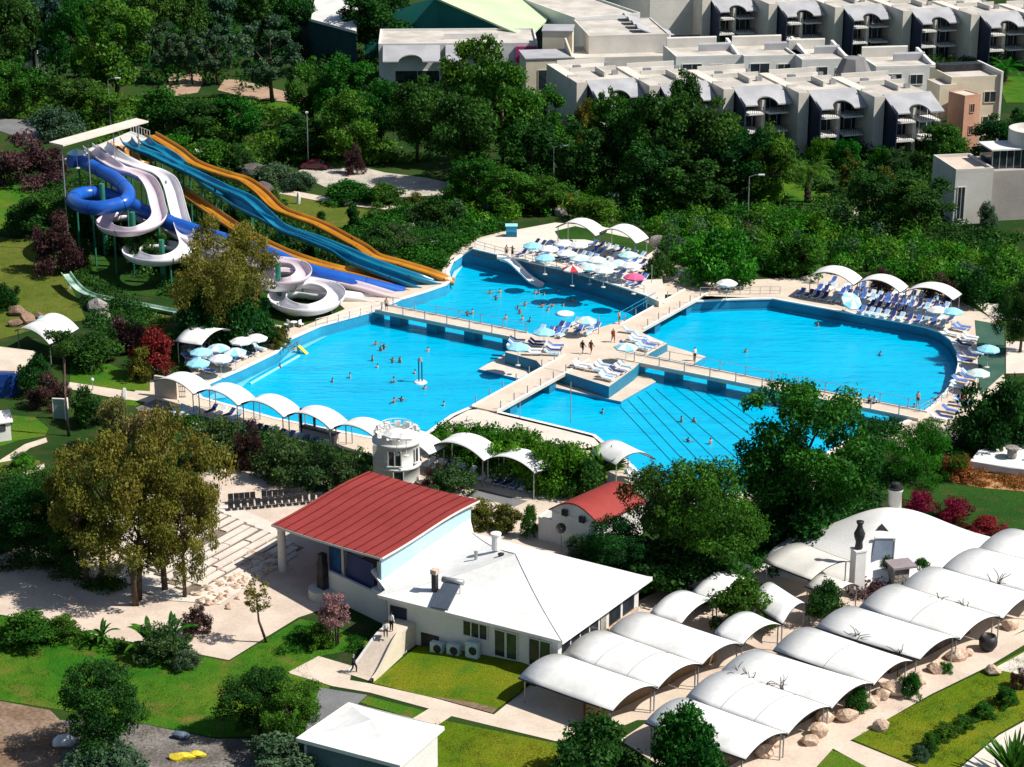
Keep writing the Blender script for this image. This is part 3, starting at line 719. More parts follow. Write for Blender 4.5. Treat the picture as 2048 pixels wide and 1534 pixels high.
# green roofed hall and white roofed hall
c0, c1, c2 = P(1057, 76, 7.5), P(1172, -40, 7.5), P(870, -5, 12.5)
t = thing('green_roof_hall', 'large hall with pale green pitched roof and teal gable', 'building', (c0.x, c0.y, 0))
d1 = c1 - c0; d2 = c2 - c0
mb = MB().slab(lambda u, v: c0 + d1 * u + d2 * v, 2, 6, .35); part(mb, 'roof', LGREEN, t)
mb = MB(); e = [c0 + d1 * .03 + d2 * .05, c0 + d2 + d1 * .03]; e3 = c0 + d2 * .16
mb.add([(e[0].x, e[0].y, 0), (e[1].x, e[1].y, 0), (e[1].x, e[1].y, e[1].z - .4), (e[0].x, e[0].y, e[0].z - .4)], [(0, 1, 2, 3)])
e2 = c0 + d2 + Vector((-14, 3, -4)); mb.add([(e[1].x, e[1].y, 0), (e2.x, e2.y, 0), (e2.x, e2.y, e2.z), (e[1].x, e[1].y, e[1].z - .4)], [(0, 1, 2, 3)])
c4 = e3 + d1; mb.add([(e3.x, e3.y, 0), (c4.x, c4.y, 0), (c4.x, c4.y, c4.z - .5), (e3.x, e3.y, e3.z - .4)], [(3, 2, 1, 0)])
part(mb, 'wall', TEALG, t)
w0, w1, w2 = P(622, 38, 8), P(712, 62, 8), P(640, -60, 12)
t = thing('white_roof_hall', 'hall with white roof and dark teal wall among the far trees', 'building', (w0.x, w0.y, 0))
mb = MB().slab(lambda u, v: w0 + (w1 - w0) * u + (w2 - w0) * v, 2, 2, .5); part(mb, 'roof', WHITE, t)
mb = MB(); g0, g1 = w0 + Vector((0, 1, 0)), w1 + Vector((0, 1, 0)); gl = P(590, 30, 7) + Vector((0, 1, 0))
mb.add([(g0.x, g0.y, 0), (g1.x, g1.y, 0), (g1.x, g1.y, 7.4), (g0.x, g0.y, 7.4)], [(0, 1, 2, 3)])
mb.add([(gl.x, gl.y, 0), (g0.x, g0.y, 0), (g0.x, g0.y, 7.4), (gl.x, gl.y, 6.4)], [(0, 1, 2, 3)])
part(mb, 'wall', DKTEAL, t)
q = P(48, 92, 3)
block('white_hut', 'tiny white hut with one window among the far left trees', (40, 92), 2.4, 3, 5.5, WHITE, ROOFT, rad(-5), windows=[('f', 1.1, 3.6, .8, 1.4)], para=0)
# building at the right edge with glazed rooftop room and round teal tower
t = block('corner_house', 'beige house with glazed rooftop room at the right edge', (1912, 345), 5.6, 9, 7.6, GREYW, PAVEP, rad(10), windows=[('f', .5, .8, 1.0, 4.6)])
lpart(MB().b2(5.6, 13, .9, 10, 0, 7.3), 'wall', M('taupe_render', (.36, .33, .30), (.31, .285, .26), .3, .85), t)
r = lpart(MB().b2(6.2, 11.6, 2.2, 6.8, 7.3, 10.0), 'rooftop_room', GLASS, t)
mb = MB()
for k in range(6): mb.b2(6.15 + k * 1.07, 6.27 + k * 1.07, 2.12, 2.22, 7.3, 10.0)
lpart(mb, 'frame', STEEL, r); lpart(MB().b2(5.9, 11.9, 1.8, 7.1, 10.0, 10.2), 'roof', WHITE, t)
q = P(2072, 262, 12)
t = thing('round_tower', 'round tower at right edge with white base, teal drum and grey parapet', 'tower', (q.x, q.y, 0))
lpart(MB().lathe([(3.9, 0), (3.7, 4.5)], n=32), 'base', WHITE, t, True); lpart(MB().lathe([(3.7, 4.5), (3.7, 10.0)], n=32), 'drum', DKTEAL, t, True); lpart(MB().lathe([(3.85, 10.0), (3.85, 12.4), (3.5, 12.4), (3.5, 11.6), (0, 11.6)], n=32), 'parapet', GREYW, t)

# ---- restaurant with the pyramid roof
ZE = 4.0
cn = [P(755, 1190, ZE), P(1125, 1283, ZE), P(1305, 1155, ZE), P(945, 1066, ZE)]
cm = sum(cn, Vector()) / 4
t = thing('restaurant', 'white restaurant with a broad white pyramid roof beside the red roofed stage', 'building', (cm.x, cm.y, 0))
apex = Vector((cm.x, cm.y, 6.9))
mb = MB(); lo = [p - Vector((0, 0, .28)) for p in cn]
NS = 8
for i in range(4):
    a, b = cn[i], cn[(i + 1) % 4]
    def fn(u, v):
        p = (a + (b - a) * u) * (1 - v) + apex * v
        return p - Vector((0, 0, .35 * math.sin(PI * v)))
    mb.grid(fn, 6, NS)
mb.add(cn + lo, [(i, i + 4, (i + 1) % 4 + 4, (i + 1) % 4) for i in range(4)] + [(7, 6, 5, 4)])
part(mb, 'roof', SAIL, t)
for p in cn:
    part(MB().tube([p * (1 - v) + apex * v - Vector((0, 0, .35 * math.sin(PI * v) - .01)) for v in [k / 10 for k in range(11)]], .055, 6), 'hip_cap', WHITE, t)
wc = [cm + (p - cm) * k for p, k in zip(cn, (.93, .91, .90, .95))]
mb = MB().prism([Vector((p.x, p.y, ZE - .3)) for p in wc], 0); part(mb, 'wall', WHITE, t)
A, B_ = wc[0], wc[1]; dv = (B_ - A); LW = dv.length; dv.normalize(); out = Vector((dv.y, -dv.x, 0)); an = math.atan2(dv.y, dv.x)
def onwall(u, z, w, h, name, mat, depth=.08, parent=None, o=out, base=None, d=None, ang=None, off=0):
    base = base or A; d = d or dv; ang = an if ang is None else ang
    c = base + d * (u + w / 2) + o * (depth / 2 + off)
    return part(MB().box((c.x, c.y, z + h / 2), (w, depth, h), ang), name, mat, parent or t)
def kidwall(parent, *a, **k):
    ob = onwall(*a, **k); ob.parent = parent
    return ob
onwall(.3, .2, 1.6, 2.9, 'doorway', NAVY); onwall(3.3, 0, 1.7, 1.3, 'basement_door', DARKM)
for u, w in ((7.4, 2.3),):
    wd = onwall(u, 2.1, w, 1.2, 'window', GLASS); 
    for k in range(4):
        c = A + dv * (u + w * k / 3) + out * .1; f = part(MB().box((c.x, c.y, 2.7), (.08, .08, 1.4), an), 'frame', WHITE, t); f.parent = wd; f.location = (0, 0, 0)
for u in (10.4, 11.5, 13.6, 14.6):
    d_ = onwall(u, .95, .98, 2.3, 'door', GLASS if u in (10.4, 13.6) else M('green_glass', (.02, .05, .03), (.03, .08, .05), 1, .15, spec=.5))
    c = A + dv * (u + .49) + out * .1
    part(MB().box((c.x, c.y, 3.3), (1.06, .1, .09), an), 'lintel', WHITE, t)
    for s in (-.5, .5):
        cc = c + dv * s; part(MB().box((cc.x, cc.y, 2.1), (.07, .1, 2.3), an), 'door_frame', WHITE, t)
C_ = wc[2]; d2 = (C_ - B_); L2 = d2.length; d2.normalize(); o2 = Vector((d2.y, -d2.x, 0)); an2 = math.atan2(d2.y, d2.x)
kw = dict(o=o2, base=B_, d=d2, ang=an2)
for k in range(4):
    onwall(.6 + k * 1.5, .3, 1.2, 2.9, 'window', GLASS, **kw)
onwall(6.7, .2, .9, 3.0, 'door', CURT, **kw)
onwall(7.8, 0, L2 - 8.2, 1.5, 'stone_plinth', STONE, .25, **kw)
for k in range(2): onwall(8.2 + k * 2.3, 1.55, 1.8, 1.7, 'window', GLASS, **kw)
def on_roof(px, py, z): return P(px, py, z)
for (px, py, z, lb, hh, r, m) in [(992, 1088, 6.4, 'round white vent stack on the top of the white pyramid roof', .9, .38, WHITE), (1058, 1130, 5.9, 'small dark vent cowl on the right slope of the pyramid roof', .35, .3, DARKM), (952, 1114, 5.6, 'small grey vent bracket on the left slope of the pyramid roof', .4, .14, STEEL), (1002, 1115, 6.2, 'slim dark roof vent near the hip of the pyramid roof', .25, .22, DARKM)]:
    q = P(px, py, z - .2); solo(MB().lathe([(r, -.5), (r, hh), (r * 1.25, hh), (r * 1.25, hh + .12), (0, hh + .18)], q, 14), 'roof_vent', m, lb, 'vent', 'roof vents of the restaurant')
q = P(870, 1190, 4.15)
t2 = thing('chimney', 'tall dark square chimney on the restaurant roof', 'chimney', (q.x, q.y, 4.1))
part(MB().box((q.x, q.y, 5.0), (.42, .42, 2.2), an), 'flue', DARKM, t2); part(MB().box((q.x, q.y, 6.3), (.55, .55, .4), an), 'cap', STONE, t2)
q = P(893, 1202, 4.4)
t2 = thing('solar_heater', 'tilted dark solar water heater beside the chimney on the white roof', 'solar panel', (q.x, q.y, 4.3))
lpart(MB().add([(-.75, -1.5, .12), (.75, -1.5, .12), (.75, 1.2, 1.25), (-.75, 1.2, 1.25), (-.75, -1.5, .0), (.75, -1.5, .0), (.75, 1.2, 1.13), (-.75, 1.2, 1.13)], [(0, 1, 2, 3), (7, 6, 5, 4), (0, 4, 5, 1), (1, 5, 6, 2), (2, 6, 7, 3), (3, 7, 4, 0)]), 'panel', M('solar_glass', (.06, .075, .10), (.08, .10, .13), .5, .15, spec=.6), t2)
lpart(MB().tube([(-.95, 1.35, 1.35), (.95, 1.35, 1.35)], .25, 12), 'tank', STEEL, t2, True)
mb = MB()
for sx in (-.7, .7): mb.tube([(sx, 1.2, 1.2), (sx, 1.2, .1)], .04, 6)
lpart(mb, 'stand', STEEL, t2); t2.rotation_euler = (0, 0, rad(-22))
for k, (u, lb) in enumerate([(5.3, 'left air conditioner unit under the restaurant window'), (6.9, 'middle air conditioner unit under the restaurant window'), (8.7, 'large air conditioner unit nearest the restaurant doors')]):
    c = A + dv * u + out * .75; hh = .9 if k < 2 else 1.35
    z0 = .25 + k * .2
    a_ = thing('air_conditioner', lb, 'air conditioner', (c.x, c.y, z0), an, 'air conditioners on the restaurant wall')
    lpart(MB().box((0, 0, hh / 2), (1.15, .5, hh)), 'casing', M('unit_casing', (.42, .55, .58), (.38, .5, .53), 1, .6), a_); lpart(MB().lathe([(.0, 0), (.34, 0), (.36, .06)], n=16), 'fan', DARKM, a_).matrix_local = Matrix.Translation((.15, -.26, hh / 2)) @ Matrix.Rotation(PI / 2, 4, 'X')
    lpart(MB().b2(-.5, .5, -.2, .2, -z0, 0), 'stand', GREYW, a_)
# ramp up to the restaurant door
t = thing('ramp', 'cream entrance ramp with a curved solid side wall rising to the restaurant door', 'ramp', tuple(P(760, 1310)))
r0, r1, r2, r3 = P(690, 1347), P(745, 1365), P(802, 1268, 2.0), P(768, 1256, 2.0)
mb = MB().grid(lambda u, v: (lambda p, e: Vector((p.x, p.y, 2.0 * (u * u * (3 - 2 * u)) + .06)))((r0 + (r3 - r0) * u) * (1 - v) + (r1 + (r2 - r1) * u) * v, 0), 12, 2)
part(mb, 'walking_surface', PAVE, t)
for (p0, p1, hh) in ((r1, r2, .35), (r0, r3, .02)):
    mb = MB(); dd = Vector((p1.x - p0.x, p1.y - p0.y, 0)); nn = Vector((dd.y, -dd.x, 0)).normalized() * .22
    top = lambda u: 2.0 * (u * u * (3 - 2 * u)) + .06 + hh
    for s in (-1, 1):
        mb.grid(lambda u, v: (p0.x + dd.x * u + nn.x * s * .5, p0.y + dd.y * u + nn.y * s * .5, -.05 + (top(u) + .05) * v), 12, 1)
    mb.grid(lambda u, v: (p0.x + dd.x * u + nn.x * (v - .5), p0.y + dd.y * u + nn.y * (v - .5), top(u)), 12, 1)
    part(mb, 'side_wall', CREAM if hh > .1 else WHITE, t)
L0, L1 = r3, r2; o_ = (L1 - L0).length
mb = MB().prism([r3 + Vector((0, 0, .05)), r2 + Vector((0, 0, .05)), r2 + Vector((1.2, 2.2, .05)), r3 + Vector((1.2, 2.2, .05))], 0); part(mb, 'landing', PAVE, t)

# ---- stage with the red roof
zl, zb = 4.6, 6.2
k0, k1, k2, k3 = P(544, 1048, zl), P(763, 1115, zb), P(958, 1000, zb), P(738, 942, zl)
t = thing('stage', 'open stage with a large ribbed red roof, blue side screens and white walls', 'stage', (k1.x, k1.y, 0))
def roof(u, v):
    p = (k0 + (k1 - k0) * u) * (1 - v) + (k3 + (k2 - k3) * u) * v
    return p + Vector((0, 0, .12 * math.sin(PI * v) - .10 * math.sin(2 * PI * v) - .10 * math.sin(PI * u)))
part(MB().slab(roof, 12, 16, .18), 'roof', REDROOF, t)
for k in range(11):
    mb = MB(); u = (k + .35) / 11
    for j in range(16):
        a, b = roof(u, j / 16), roof(u, (j + 1) / 16); a2, b2_ = roof(u + .0045, j / 16), roof(u + .0045, (j + 1) / 16); up = Vector((0, 0, .07))
        mb.add([a, b, b + up, a + up, a2, b2_, b2_ + up, a2 + up], [(0, 1, 2, 3), (7, 6, 5, 4), (3, 2, 6, 7)])
    part(mb, 'seam', M('dark_red_seam', (.10, .012, .012), (.08, .01, .01), 1, .6), t)
mb = MB()
for (a, b) in (((0, 0), (1, 0)), ((1, 0), (1, 1)), ((0, 0), (0, 1)), ((0, 1), (1, 1))):
    mb.tube([roof(a[0] + (b[0] - a[0]) * j / 10, a[1] + (b[1] - a[1]) * j / 10) - Vector((0, 0, .14)) for j in range(11)], .12, 6)
part(mb, 'eave_gutter', GREYW, t)
e1 = (k1 - k0); e1.z = 0; e1.normalize(); e2 = (k2 - k1); e2.z = 0; e2.normalize(); ae1 = math.atan2(e1.y, e1.x)
W1_ = (k1 - k0); W1_ = Vector((W1_.x, W1_.y, 0)).length; W2_ = Vector((k2.x - k1.x, k2.y - k1.y, 0)).length
def st(a, b): return Vector((k0.x, k0.y, 0)) + e1 * a + e2 * b
c = st(.7, .6); part(MB().lathe([(.42, 0), (.36, zl - .5), (.46, zl - .45), (.46, zl - .15)], c, 16), 'column', WHITE, t, True)
c = st(.8, W2_ - .6); part(MB().lathe([(.42, 0), (.36, zl - .5), (.46, zl - .45), (.46, zl - .15)], c, 16), 'column', WHITE, t, True)
def stbox(a0, a1, b0, b1, z0, z1, name, mat, lab=None):
    return part(MB().prism([st(a, b) for a, b in ((a0, b0), (a1, b0), (a1, b1), (a0, b1))], z0, z1), name, mat, t, label=lab)
stbox(W1_ * .48, W1_ - .2, .3, W2_ - .4, 0, 1.5, 'stage_floor', M('stage_boards', (.22, .20, .19), (.18, .165, .155), .4, .8))
stbox(W1_ * .52, W1_ + .2, .0, .28, 0, 2.6, 'front_wall', WHITE)
stbox(W1_ - .62, W1_ - .35, .3, W2_ - .9, 1.5, 5.75, 'back_wall', M('light_blue_wall', (.42, .60, .68), (.38, .55, .63), .4, .8))
stbox(W1_ * .66, W1_ * .90, .5, .62, 2.2, 4.9, 'screen', SCRB); stbox(W1_ * .50, W1_ * .60, .5, .62, 1.5, 4.9, 'curtain', M('blue_curtain', (.02, .07, .17), (.03, .10, .22), 2, .9), )
for a in (.62, .94): stbox(W1_ * a - .16, W1_ * a + .16, .5, .8, 1.5, 5.3, 'pillar', GREYW)
for a, b, z, lb in ((.52, -.55, 0, 0), ):
    pass
# lean-to roof between stage and restaurant
l0, l1, l2, l3 = P(742, 1140, 4.5), P(772, 1181, 3.3), P(948, 1068, 3.9), P(938, 1028, 4.9)
t = thing('lean_to', 'white lean-to roof strip between the red stage roof and the restaurant', 'roof', (l1.x, l1.y, 0))
part(MB().slab(lambda u, v: (l0 + (l1 - l0) * u) * (1 - v) + (l3 + (l2 - l3) * u) * v, 3, 6, .2), 'roof', SAIL, t)
mb = MB().prism([Vector((p.x, p.y, 2.8)) for p in (l0, l1, l2, l3)], 0); part(mb, 'wall', WHITE, t)
sp_ = [P(612, 1222, 0), P(622, 1228, 0)]
for k, (a, zz, lb) in enumerate([(.485, 0, 'lower black loudspeaker of the stack at the stage corner'), (.485, 1.25, 'middle black loudspeaker of the stack at the stage corner'), (.49, 2.5, 'topmost black loudspeaker of the stack at the stage corner')]):
    c = st(W1_ * a, .0 - .3); s_ = thing('loudspeaker', lb, 'loudspeaker', (c.x, c.y, zz + .9), ae1, 'black loudspeakers on the stage corner')
    w_ = (.95, .85, .6)[k]; h_ = (1.22, 1.22, .8)[k]
    lpart(MB().box((0, 0, h_ / 2), (w_, .6, h_)), 'cabinet', DARKM, s_); lpart(MB().box((0, -.31, h_ / 2), (w_ * .85, .03, h_ * .85)), 'grille', M('speaker_grille', (.035, .035, .035), (.05, .05, .05), 5, .8), s_)
c = st(W1_ * .485, -.3)
tag(MB().lathe([(0, 0), (1.3, 0), (1.3, .9), (0, .9)], c, 20).build('stage_plinth', GREYW), 'round grey plinth carrying the black loudspeakers', 'plinth')

# ---- small red barrel house
t = thing('barrel_house', 'small white house with red barrel roof and walled yard', 'house', tuple(P(1150, 1085)))
b0, b1, b3 = P(1097, 1018, 3.4), P(1196, 1046, 3.4), P(1195, 975, 3.4)
wv, dvv = b1 - b0, b3 - b0
part(MB().slab(lambda u, v: b0 + wv * u + dvv * v + Vector((0, 0, 1.25 * math.sin(PI * u))), 14, 2, .15), 'roof', REDROOF, t)
mb = MB(); q = [b0 + wv * .04 + dvv * .03, b0 + wv * .96 + dvv * .03, b0 + wv * .96 + dvv * .97, b0 + wv * .04 + dvv * .97]
mb.prism([Vector((p.x, p.y, 3.3)) for p in q], 0)
fr_ = [b0 + wv * (k / 12) + dvv * .03 for k in range(13)]
vv = [Vector((p.x, p.y, 3.2)) for p in fr_] + [Vector((p.x, p.y, 3.35 + 1.2 * math.sin(PI * k / 12))) for k, p in enumerate(fr_)]
mb.add(vv, [(k, k + 1, k + 14, k + 13) for k in range(12)]); part(mb, 'wall', WHITE, t)
d5 = wv.normalized(); o5 = Vector((d5.y, -d5.x, 0)); a5 = math.atan2(d5.y, d5.x)
for u, z in ((.33, 3.2), (.68, 3.0)):
    c = b0 + wv * u + o5 * .0; part(MB().box((c.x, c.y, z + .3), (.55, .3, .6), a5), 'window', GLASS, t)
y0, y1 = P(1078, 1078), P(1188, 1105); dd = (y1 - y0); ln = dd.length; dd.normalize(); ay = math.atan2(dd.y, dd.x)
c = (y0 + y1) / 2; part(MB().box((c.x, c.y, 1.15), (ln, .25, 2.3), ay), 'yard_wall', WHITE, t)
c = y0 + dd * ln * .55 + Vector((dd.y, -dd.x, 0)) * .13; part(MB().box((c.x, c.y, .95), (.9, .06, 1.9), ay), 'gate', M('grey_gate', (.16, .17, .18), (.12, .13, .14), 1, .5), t)
c = y0 + Vector((-dd.y, dd.x, 0)) * 1.6; part(MB().box((c.x, c.y, 1.15), (.25, 3.0, 2.3), ay), 'yard_wall', WHITE, t)
c = b0 + wv * .38 + o5 * .9; dsh = thing('satellite_dish', 'dark satellite dish behind the white yard wall', 'satellite dish', (c.x, c.y, 2.3))
lpart(MB().lathe([(0, 0), (.3, .05), (.5, .16)], n=16), 'dish', DARKM, dsh).rotation_euler = (rad(60), 0, rad(-20)); lpart(MB().tube([(0, 0, -2.3), (0, 0, 0)], .05, 6), 'mast', STEEL, dsh)

# ---- kiosk bottom centre with hipped white roof
zk = 3.3
kc = [P(592, 1476, zk), P(800, 1531, zk), P(889, 1453, zk), P(697, 1404, zk)]
km = sum(kc, Vector()) / 4
t = thing('kiosk', 'white kiosk with a low hipped white roof at the bottom edge', 'kiosk', (km.x, km.y, 0))
mb = MB(); ap = Vector((km.x, km.y, zk + 1.1))
for i in range(4):
    a, b = kc[i], kc[(i + 1) % 4]; mb.grid(lambda u, v: (a + (b - a) * u) * (1 - v) + ap * v - Vector((0, 0, .15 * math.sin(PI * v) + .12 * math.sin(PI * u) * (1 - v))), 6, 5)
lo = [p - Vector((0, 0, .3)) for p in kc]; mb.add(kc + lo, [(i, i + 4, (i + 1) % 4 + 4, (i + 1) % 4) for i in range(4)] + [(7, 6, 5, 4)])
part(mb, 'roof', SAIL, t)
kw_ = [km + (p - km) * .9 for p in kc]; part(MB().prism([Vector((p.x, p.y, zk - .3)) for p in kw_], 0), 'wall', WHITE, t)
a, b = kw_[0], kw_[1]; dk = (b - a); lk = dk.length; dk.normalize(); ok = Vector((dk.y, -dk.x, 0)); c = (a + b) / 2 + ok * .05
part(MB().box((c.x, c.y, 1.5), (lk * .92, .08, 2.7), math.atan2(dk.y, dk.x)), 'shade_sheet', M('shade_slate', (.10, .16, .18), (.08, .13, .15), .5, .6), t)  # slate sheet holds the shade of the kiosk's left wall in its colour

# ---- lookout tower
q = P(795, 955)
t = thing('lookout_tower', 'round white lookout tower with battlements and rooftop railing', 'tower', (q.x, q.y, 0))
R = 2.25
TZ = .80
lpart(MB().lathe([(R, 0), (R, 1.5), (R + .2, 1.55), (R + .2, 1.8), (R, 1.85), (R, 3.9), (R + .22, 4.0), (R + .22, 4.25), (R + .05, 4.3)], n=40), 'wall', WHITE, t, True)
lpart(MB().lathe([(R + .05, 4.3), (R + .05, 4.8), (R - .2, 4.8), (R - .2, 4.3), (0, 4.3)], n=40), 'parapet', WHITE, t)
for k in range(12):
    an_ = 2 * PI * k / 12; lpart(MB().box(((R - .1) * math.cos(an_), (R - .1) * math.sin(an_), 5.02), (.28, .6, .45), an_), 'merlon', WHITE, t)
lpart(MB().b2(-2.3, -.8, -1.9, 1.3, 0, 4.2), 'side_block', GREYW, t)
for an_, z, w, h in ((-PI / 2 - .05, 2.15, 1.3, 1.4), (-.55, 2.2, .5, 1.3), (-PI / 2 + .1, .1, 1.0, 1.3)):
    rr = R + .02
    w_ = lpart(MB().box((rr * math.cos(an_), rr * math.sin(an_), z + h / 2), (.12, w, h), an_), 'window', GLASS, t)
    f = MB()
    for s in ((-1, 0, 1) if w > 1 else (-1, 1)):
        f.box((rr * math.cos(an_) + .07 * math.cos(an_) - math.sin(an_) * s * w / 2, rr * math.sin(an_) + .07 * math.sin(an_) + math.cos(an_) * s * w / 2, z + h / 2), (.12, .1, h + .2), an_)
    f.box(((rr + .08) * math.cos(an_), (rr + .08) * math.sin(an_), z - .07), (.2, w + .3, .12), an_)
    lpart(f, 'frame', WHITE, w_)
mb = MB()
for k in range(16):
    an_ = 2 * PI * k / 16; mb.tube([(1.7 * math.cos(an_), 1.7 * math.sin(an_), 4.3), (1.7 * math.cos(an_), 1.7 * math.sin(an_), 5.7)], .03, 4)
for z in (5.2, 5.7): mb.tube([(1.7 * math.cos(2 * PI * k / 24), 1.7 * math.sin(2 * PI * k / 24), z) for k in range(25)], .035, 4, caps=False)
lpart(mb, 'railing', WHITE, t)

# ---- free-form white dome building with chimney
q = P(1775, 1118); t = thing('dome_building', 'free-form white domed building with a round chimney and tilted skylight', 'building', (q.x, q.y, 0))
def dome(u, v):
    a = 2 * PI * u; r = v
    rx = 11.6 + 1.8 * math.sin(2 * a + .6) + .8 * math.sin(3 * a); ry = 7.6 + .7 * math.cos(3 * a)
    h = 2.7 * math.exp(-(r * 2.4) ** 2 * .9) + 2.3 * (1 - r ** 2.4) - 1.9 * max(0, r - .85) / .15 * .9
    return (rx * r * math.cos(a), ry * r * math.sin(a), max(h, -.05) + (.16 * math.sin(5 * a + 3 * r) * r))
lpart(MB().grid(dome, 48, 18, closed_u=True), 'shell', WHITE, t, True)
lpart(MB().lathe([(.66, 3.6), (.60, 6.4), (.70, 6.4), (.70, 6.6)], (.5, .9, 0), 16), 'chimney', WHITE, t, True)
lpart(MB().lathe([(.70, 6.6), (.70, 6.72), (.45, 6.72), (.4, 7.1), (0, 7.25)], (.5, .9, 0), 14), 'chimney_cap', DARKM, t)
sk = lpart(MB().add([(-2.6, -5.4, 1.3), (-.5, -5.4, 1.3), (-.2, -3.2, 3.35), (-1.8, -3.2, 3.35)], [(0, 1, 2, 3)]), 'skylight', M('skylight_glass', (.10, .13, .17), (.14, .17, .21), .5, .2, spec=.5), t)
mb = MB(); mb.tube([(-.45, -5.4, 1.2), (.0, -3.2, 3.4), (-1.9, -3.15, 3.5)], .16, 6); lpart(mb, 'frame', WHITE, sk)
lpart(MB().add([(-1.7, -2.3, 3.8), (-.5, -2.4, 3.8), (-1.1, -2.0, 4.4), (-1.1, -1.4, 3.8)], [(0, 1, 2), (1, 3, 2), (3, 0, 2)]), 'air_vent', DARKM, t)
# white flat shell roof at the right edge
t = thing('shell_roof_house', 'low white shell roof with a stubby stone vent at the right edge', 'building', tuple(P(2020, 935)))
q = [P(1940, 922, .9), P(1958, 900, 1.2), P(2010, 888, 1.5), (P(2080, 890, 1.5)), P(2100, 945, .9), P(2020, 936, .8)]
part(MB().prism(q, .05), 'roof', WHITE, t)
c = P(2024, 908, 1.5); part(MB().lathe([(.5, -.3), (.5, .5), (.7, .55), (.7, .75), (0, .8)], c, 14), 'vent', GSTONE, t)
# left edge things
t = thing('booth', 'dark blue booth with rounded corner and beige roof at the left edge', 'booth', tuple(P(10, 780)))
q = [P(-70, 800), P(20, 795), P(38, 789), P(42, 778), P(30, 765), P(-60, 760)]
part(MB().prism([Vector((p.x, p.y, 2.7)) for p in q], 0), 'wall', M('booth_blue', (.01, .04, .20), (.014, .055, .24), .4, .4), t)
part(MB().prism([P(-80, 690, 2.9), P(0, 693, 2.9), P(70, 702, 2.9), P(55, 725, 2.9), P(30, 742, 2.9), P(-80, 738, 2.9)], 2.6), 'roof', PAVE, t)
c = P(2, 753, 1.5); part(MB().box((c.x, c.y - .5, 1.8), (1.6, .12, .7)), 'window', GLASS, t)
t = thing('garden_kiosk', 'white garden kiosk with gabled roof and open hatch at the left edge', 'kiosk', tuple(P(-5, 880)))
c = P(-2, 885); part(MB().box((c.x - .6, c.y + 1.2, 1.05), (2.8, 2.6, 2.1), rad(24)), 'wall', WHITE, t)
part(MB().slab(lambda u, v: (c.x - .6 + (u - .5) * 3.3 * math.cos(rad(24)) - (v - .5) * 3.1 * math.sin(rad(24)), c.y + 1.2 + (u - .5) * 3.3 * math.sin(rad(24)) + (v - .5) * 3.1 * math.cos(rad(24)), 2.2 + .8 * (1 - abs(2 * v - 1))), 2, 4, .12), 'roof', WHITE, t)
part(MB().box((c.x - .0, c.y - .0, 1.55), (1.6, .1, .7), rad(24)), 'hatch', GLASS, t)
c = P(120, 838); t = thing('display_panel', 'grey green slatted panel in white frame beside a thin trunk', 'panel', (c.x, c.y, 0), rad(-8))
lpart(MB().box((0, 0, 1.15), (1.35, .1, 2.2)), 'board', M('panel_green', (.25, .33, .30), (.21, .28, .26), .4, .8), t)
lpart(MB().b2(.68, .95, -.3, .3, 0, 2.4).b2(-.72, -.66, -.1, .1, 0, 2.35).b2(-.66, .68, -.1, .1, 2.26, 2.36), 'frame', WHITE, t)
# beach volleyball / slide side light ramp on the left slope
t = thing('dry_chute', 'old pale green toboggan chute running down the lawn under the slides', 'chute', tuple(P(170, 560)))
pth = smooth_path([P(132, 548, 1.6), P(150, 572, 1.3), P(175, 590, .9), P(230, 603, .6), (P(290, 614, .4)), P(350, 626, .2)], 5)
def chan(path, half, hgt, th=.08):
    mb = MB(); pr = [(-half, hgt), (-half * .8, 0), (half * .8, 0), (half, hgt), (half + th, hgt), (half * .85, -th), (-half * .85, -th), (-half - th, hgt)]
    k = len(path); vv = []
    for i, p in enumerate(path):
        tt = (path[min(i + 1, k - 1)] - path[max(i - 1, 0)]); tt.z = 0; tt.normalize(); sd = Vector((tt.y, -tt.x, 0))
        vv += [p + sd * a + Vector((0, 0, b)) for a, b in pr]
    m = len(pr); mb.add(vv, [(i * m + j, (i + 1) * m + j, (i + 1) * m + (j + 1) % m, i * m + (j + 1) % m) for i in range(k - 1) for j in range(m)]); return mb
part(chan(pth, .55, .3), 'trough', M('faded_green_chute', (.45, .58, .48), (.10, .25, .16), .5, .6), t)
for i in range(2, len(pth), 6):
    p = pth[i]; part(MB().box((p.x, p.y, p.z / 2), (.3, .3, p.z)), 'support', GREYW, t)
# ============================================================ CANOPIES
def canopy(label, p0, p1, ext, rise, group, posts=True, edge=True, th=.09, name='canopy', mat=None, seams=0, cat='canopy', endrise=0.0):
    """p0->p1 arched side, ext: vector of the straight side"""
    m = (p0 + p1 + p0 + ext + p1 + ext) / 4
    t = thing(name, label, cat, (m.x, m.y, 0), 0, group)
    def fn(u, v):
        r = rise * (1 - abs(2 * u - 1) ** 2.1)
        return p0 + (p1 - p0) * u + ext * v + Vector((0, 0, r - .05 * math.sin(PI * v) * 1.0 + endrise * 0))
    part(MB().slab(fn, 14, 4, th), 'fabric', mat or SAIL, t, True)
    if edge:
        for v in (0, 1):
            part(MB().tube([fn(k / 12, v) - Vector((0, 0, th * .6)) for k in range(13)], .045, 6), 'edge_bow', DARKM, t)
        for u in (0, 1):
            part(MB().tube([fn(u, k / 4) - Vector((0, 0, th * .6)) for k in range(5)], .075, 6), 'edge_rail', DARKM, t)
    for k in range(seams):
        v = (k + 1) / (seams + 1)
        part(MB().tube([fn(j / 12, v) + Vector((0, 0, .005)) for j in range(13)], .02, 4), 'seam', DARKM, t)
    if posts:
        for u, v in ((.04, .05), (.96, .05), (.04, .95), (.96, .95)):
            q = fn(u, v); part(MB().tube([(q.x, q.y, 0), (q.x, q.y, q.z - th)], .06, 6), 'post', STEEL, t)
    return t, fn
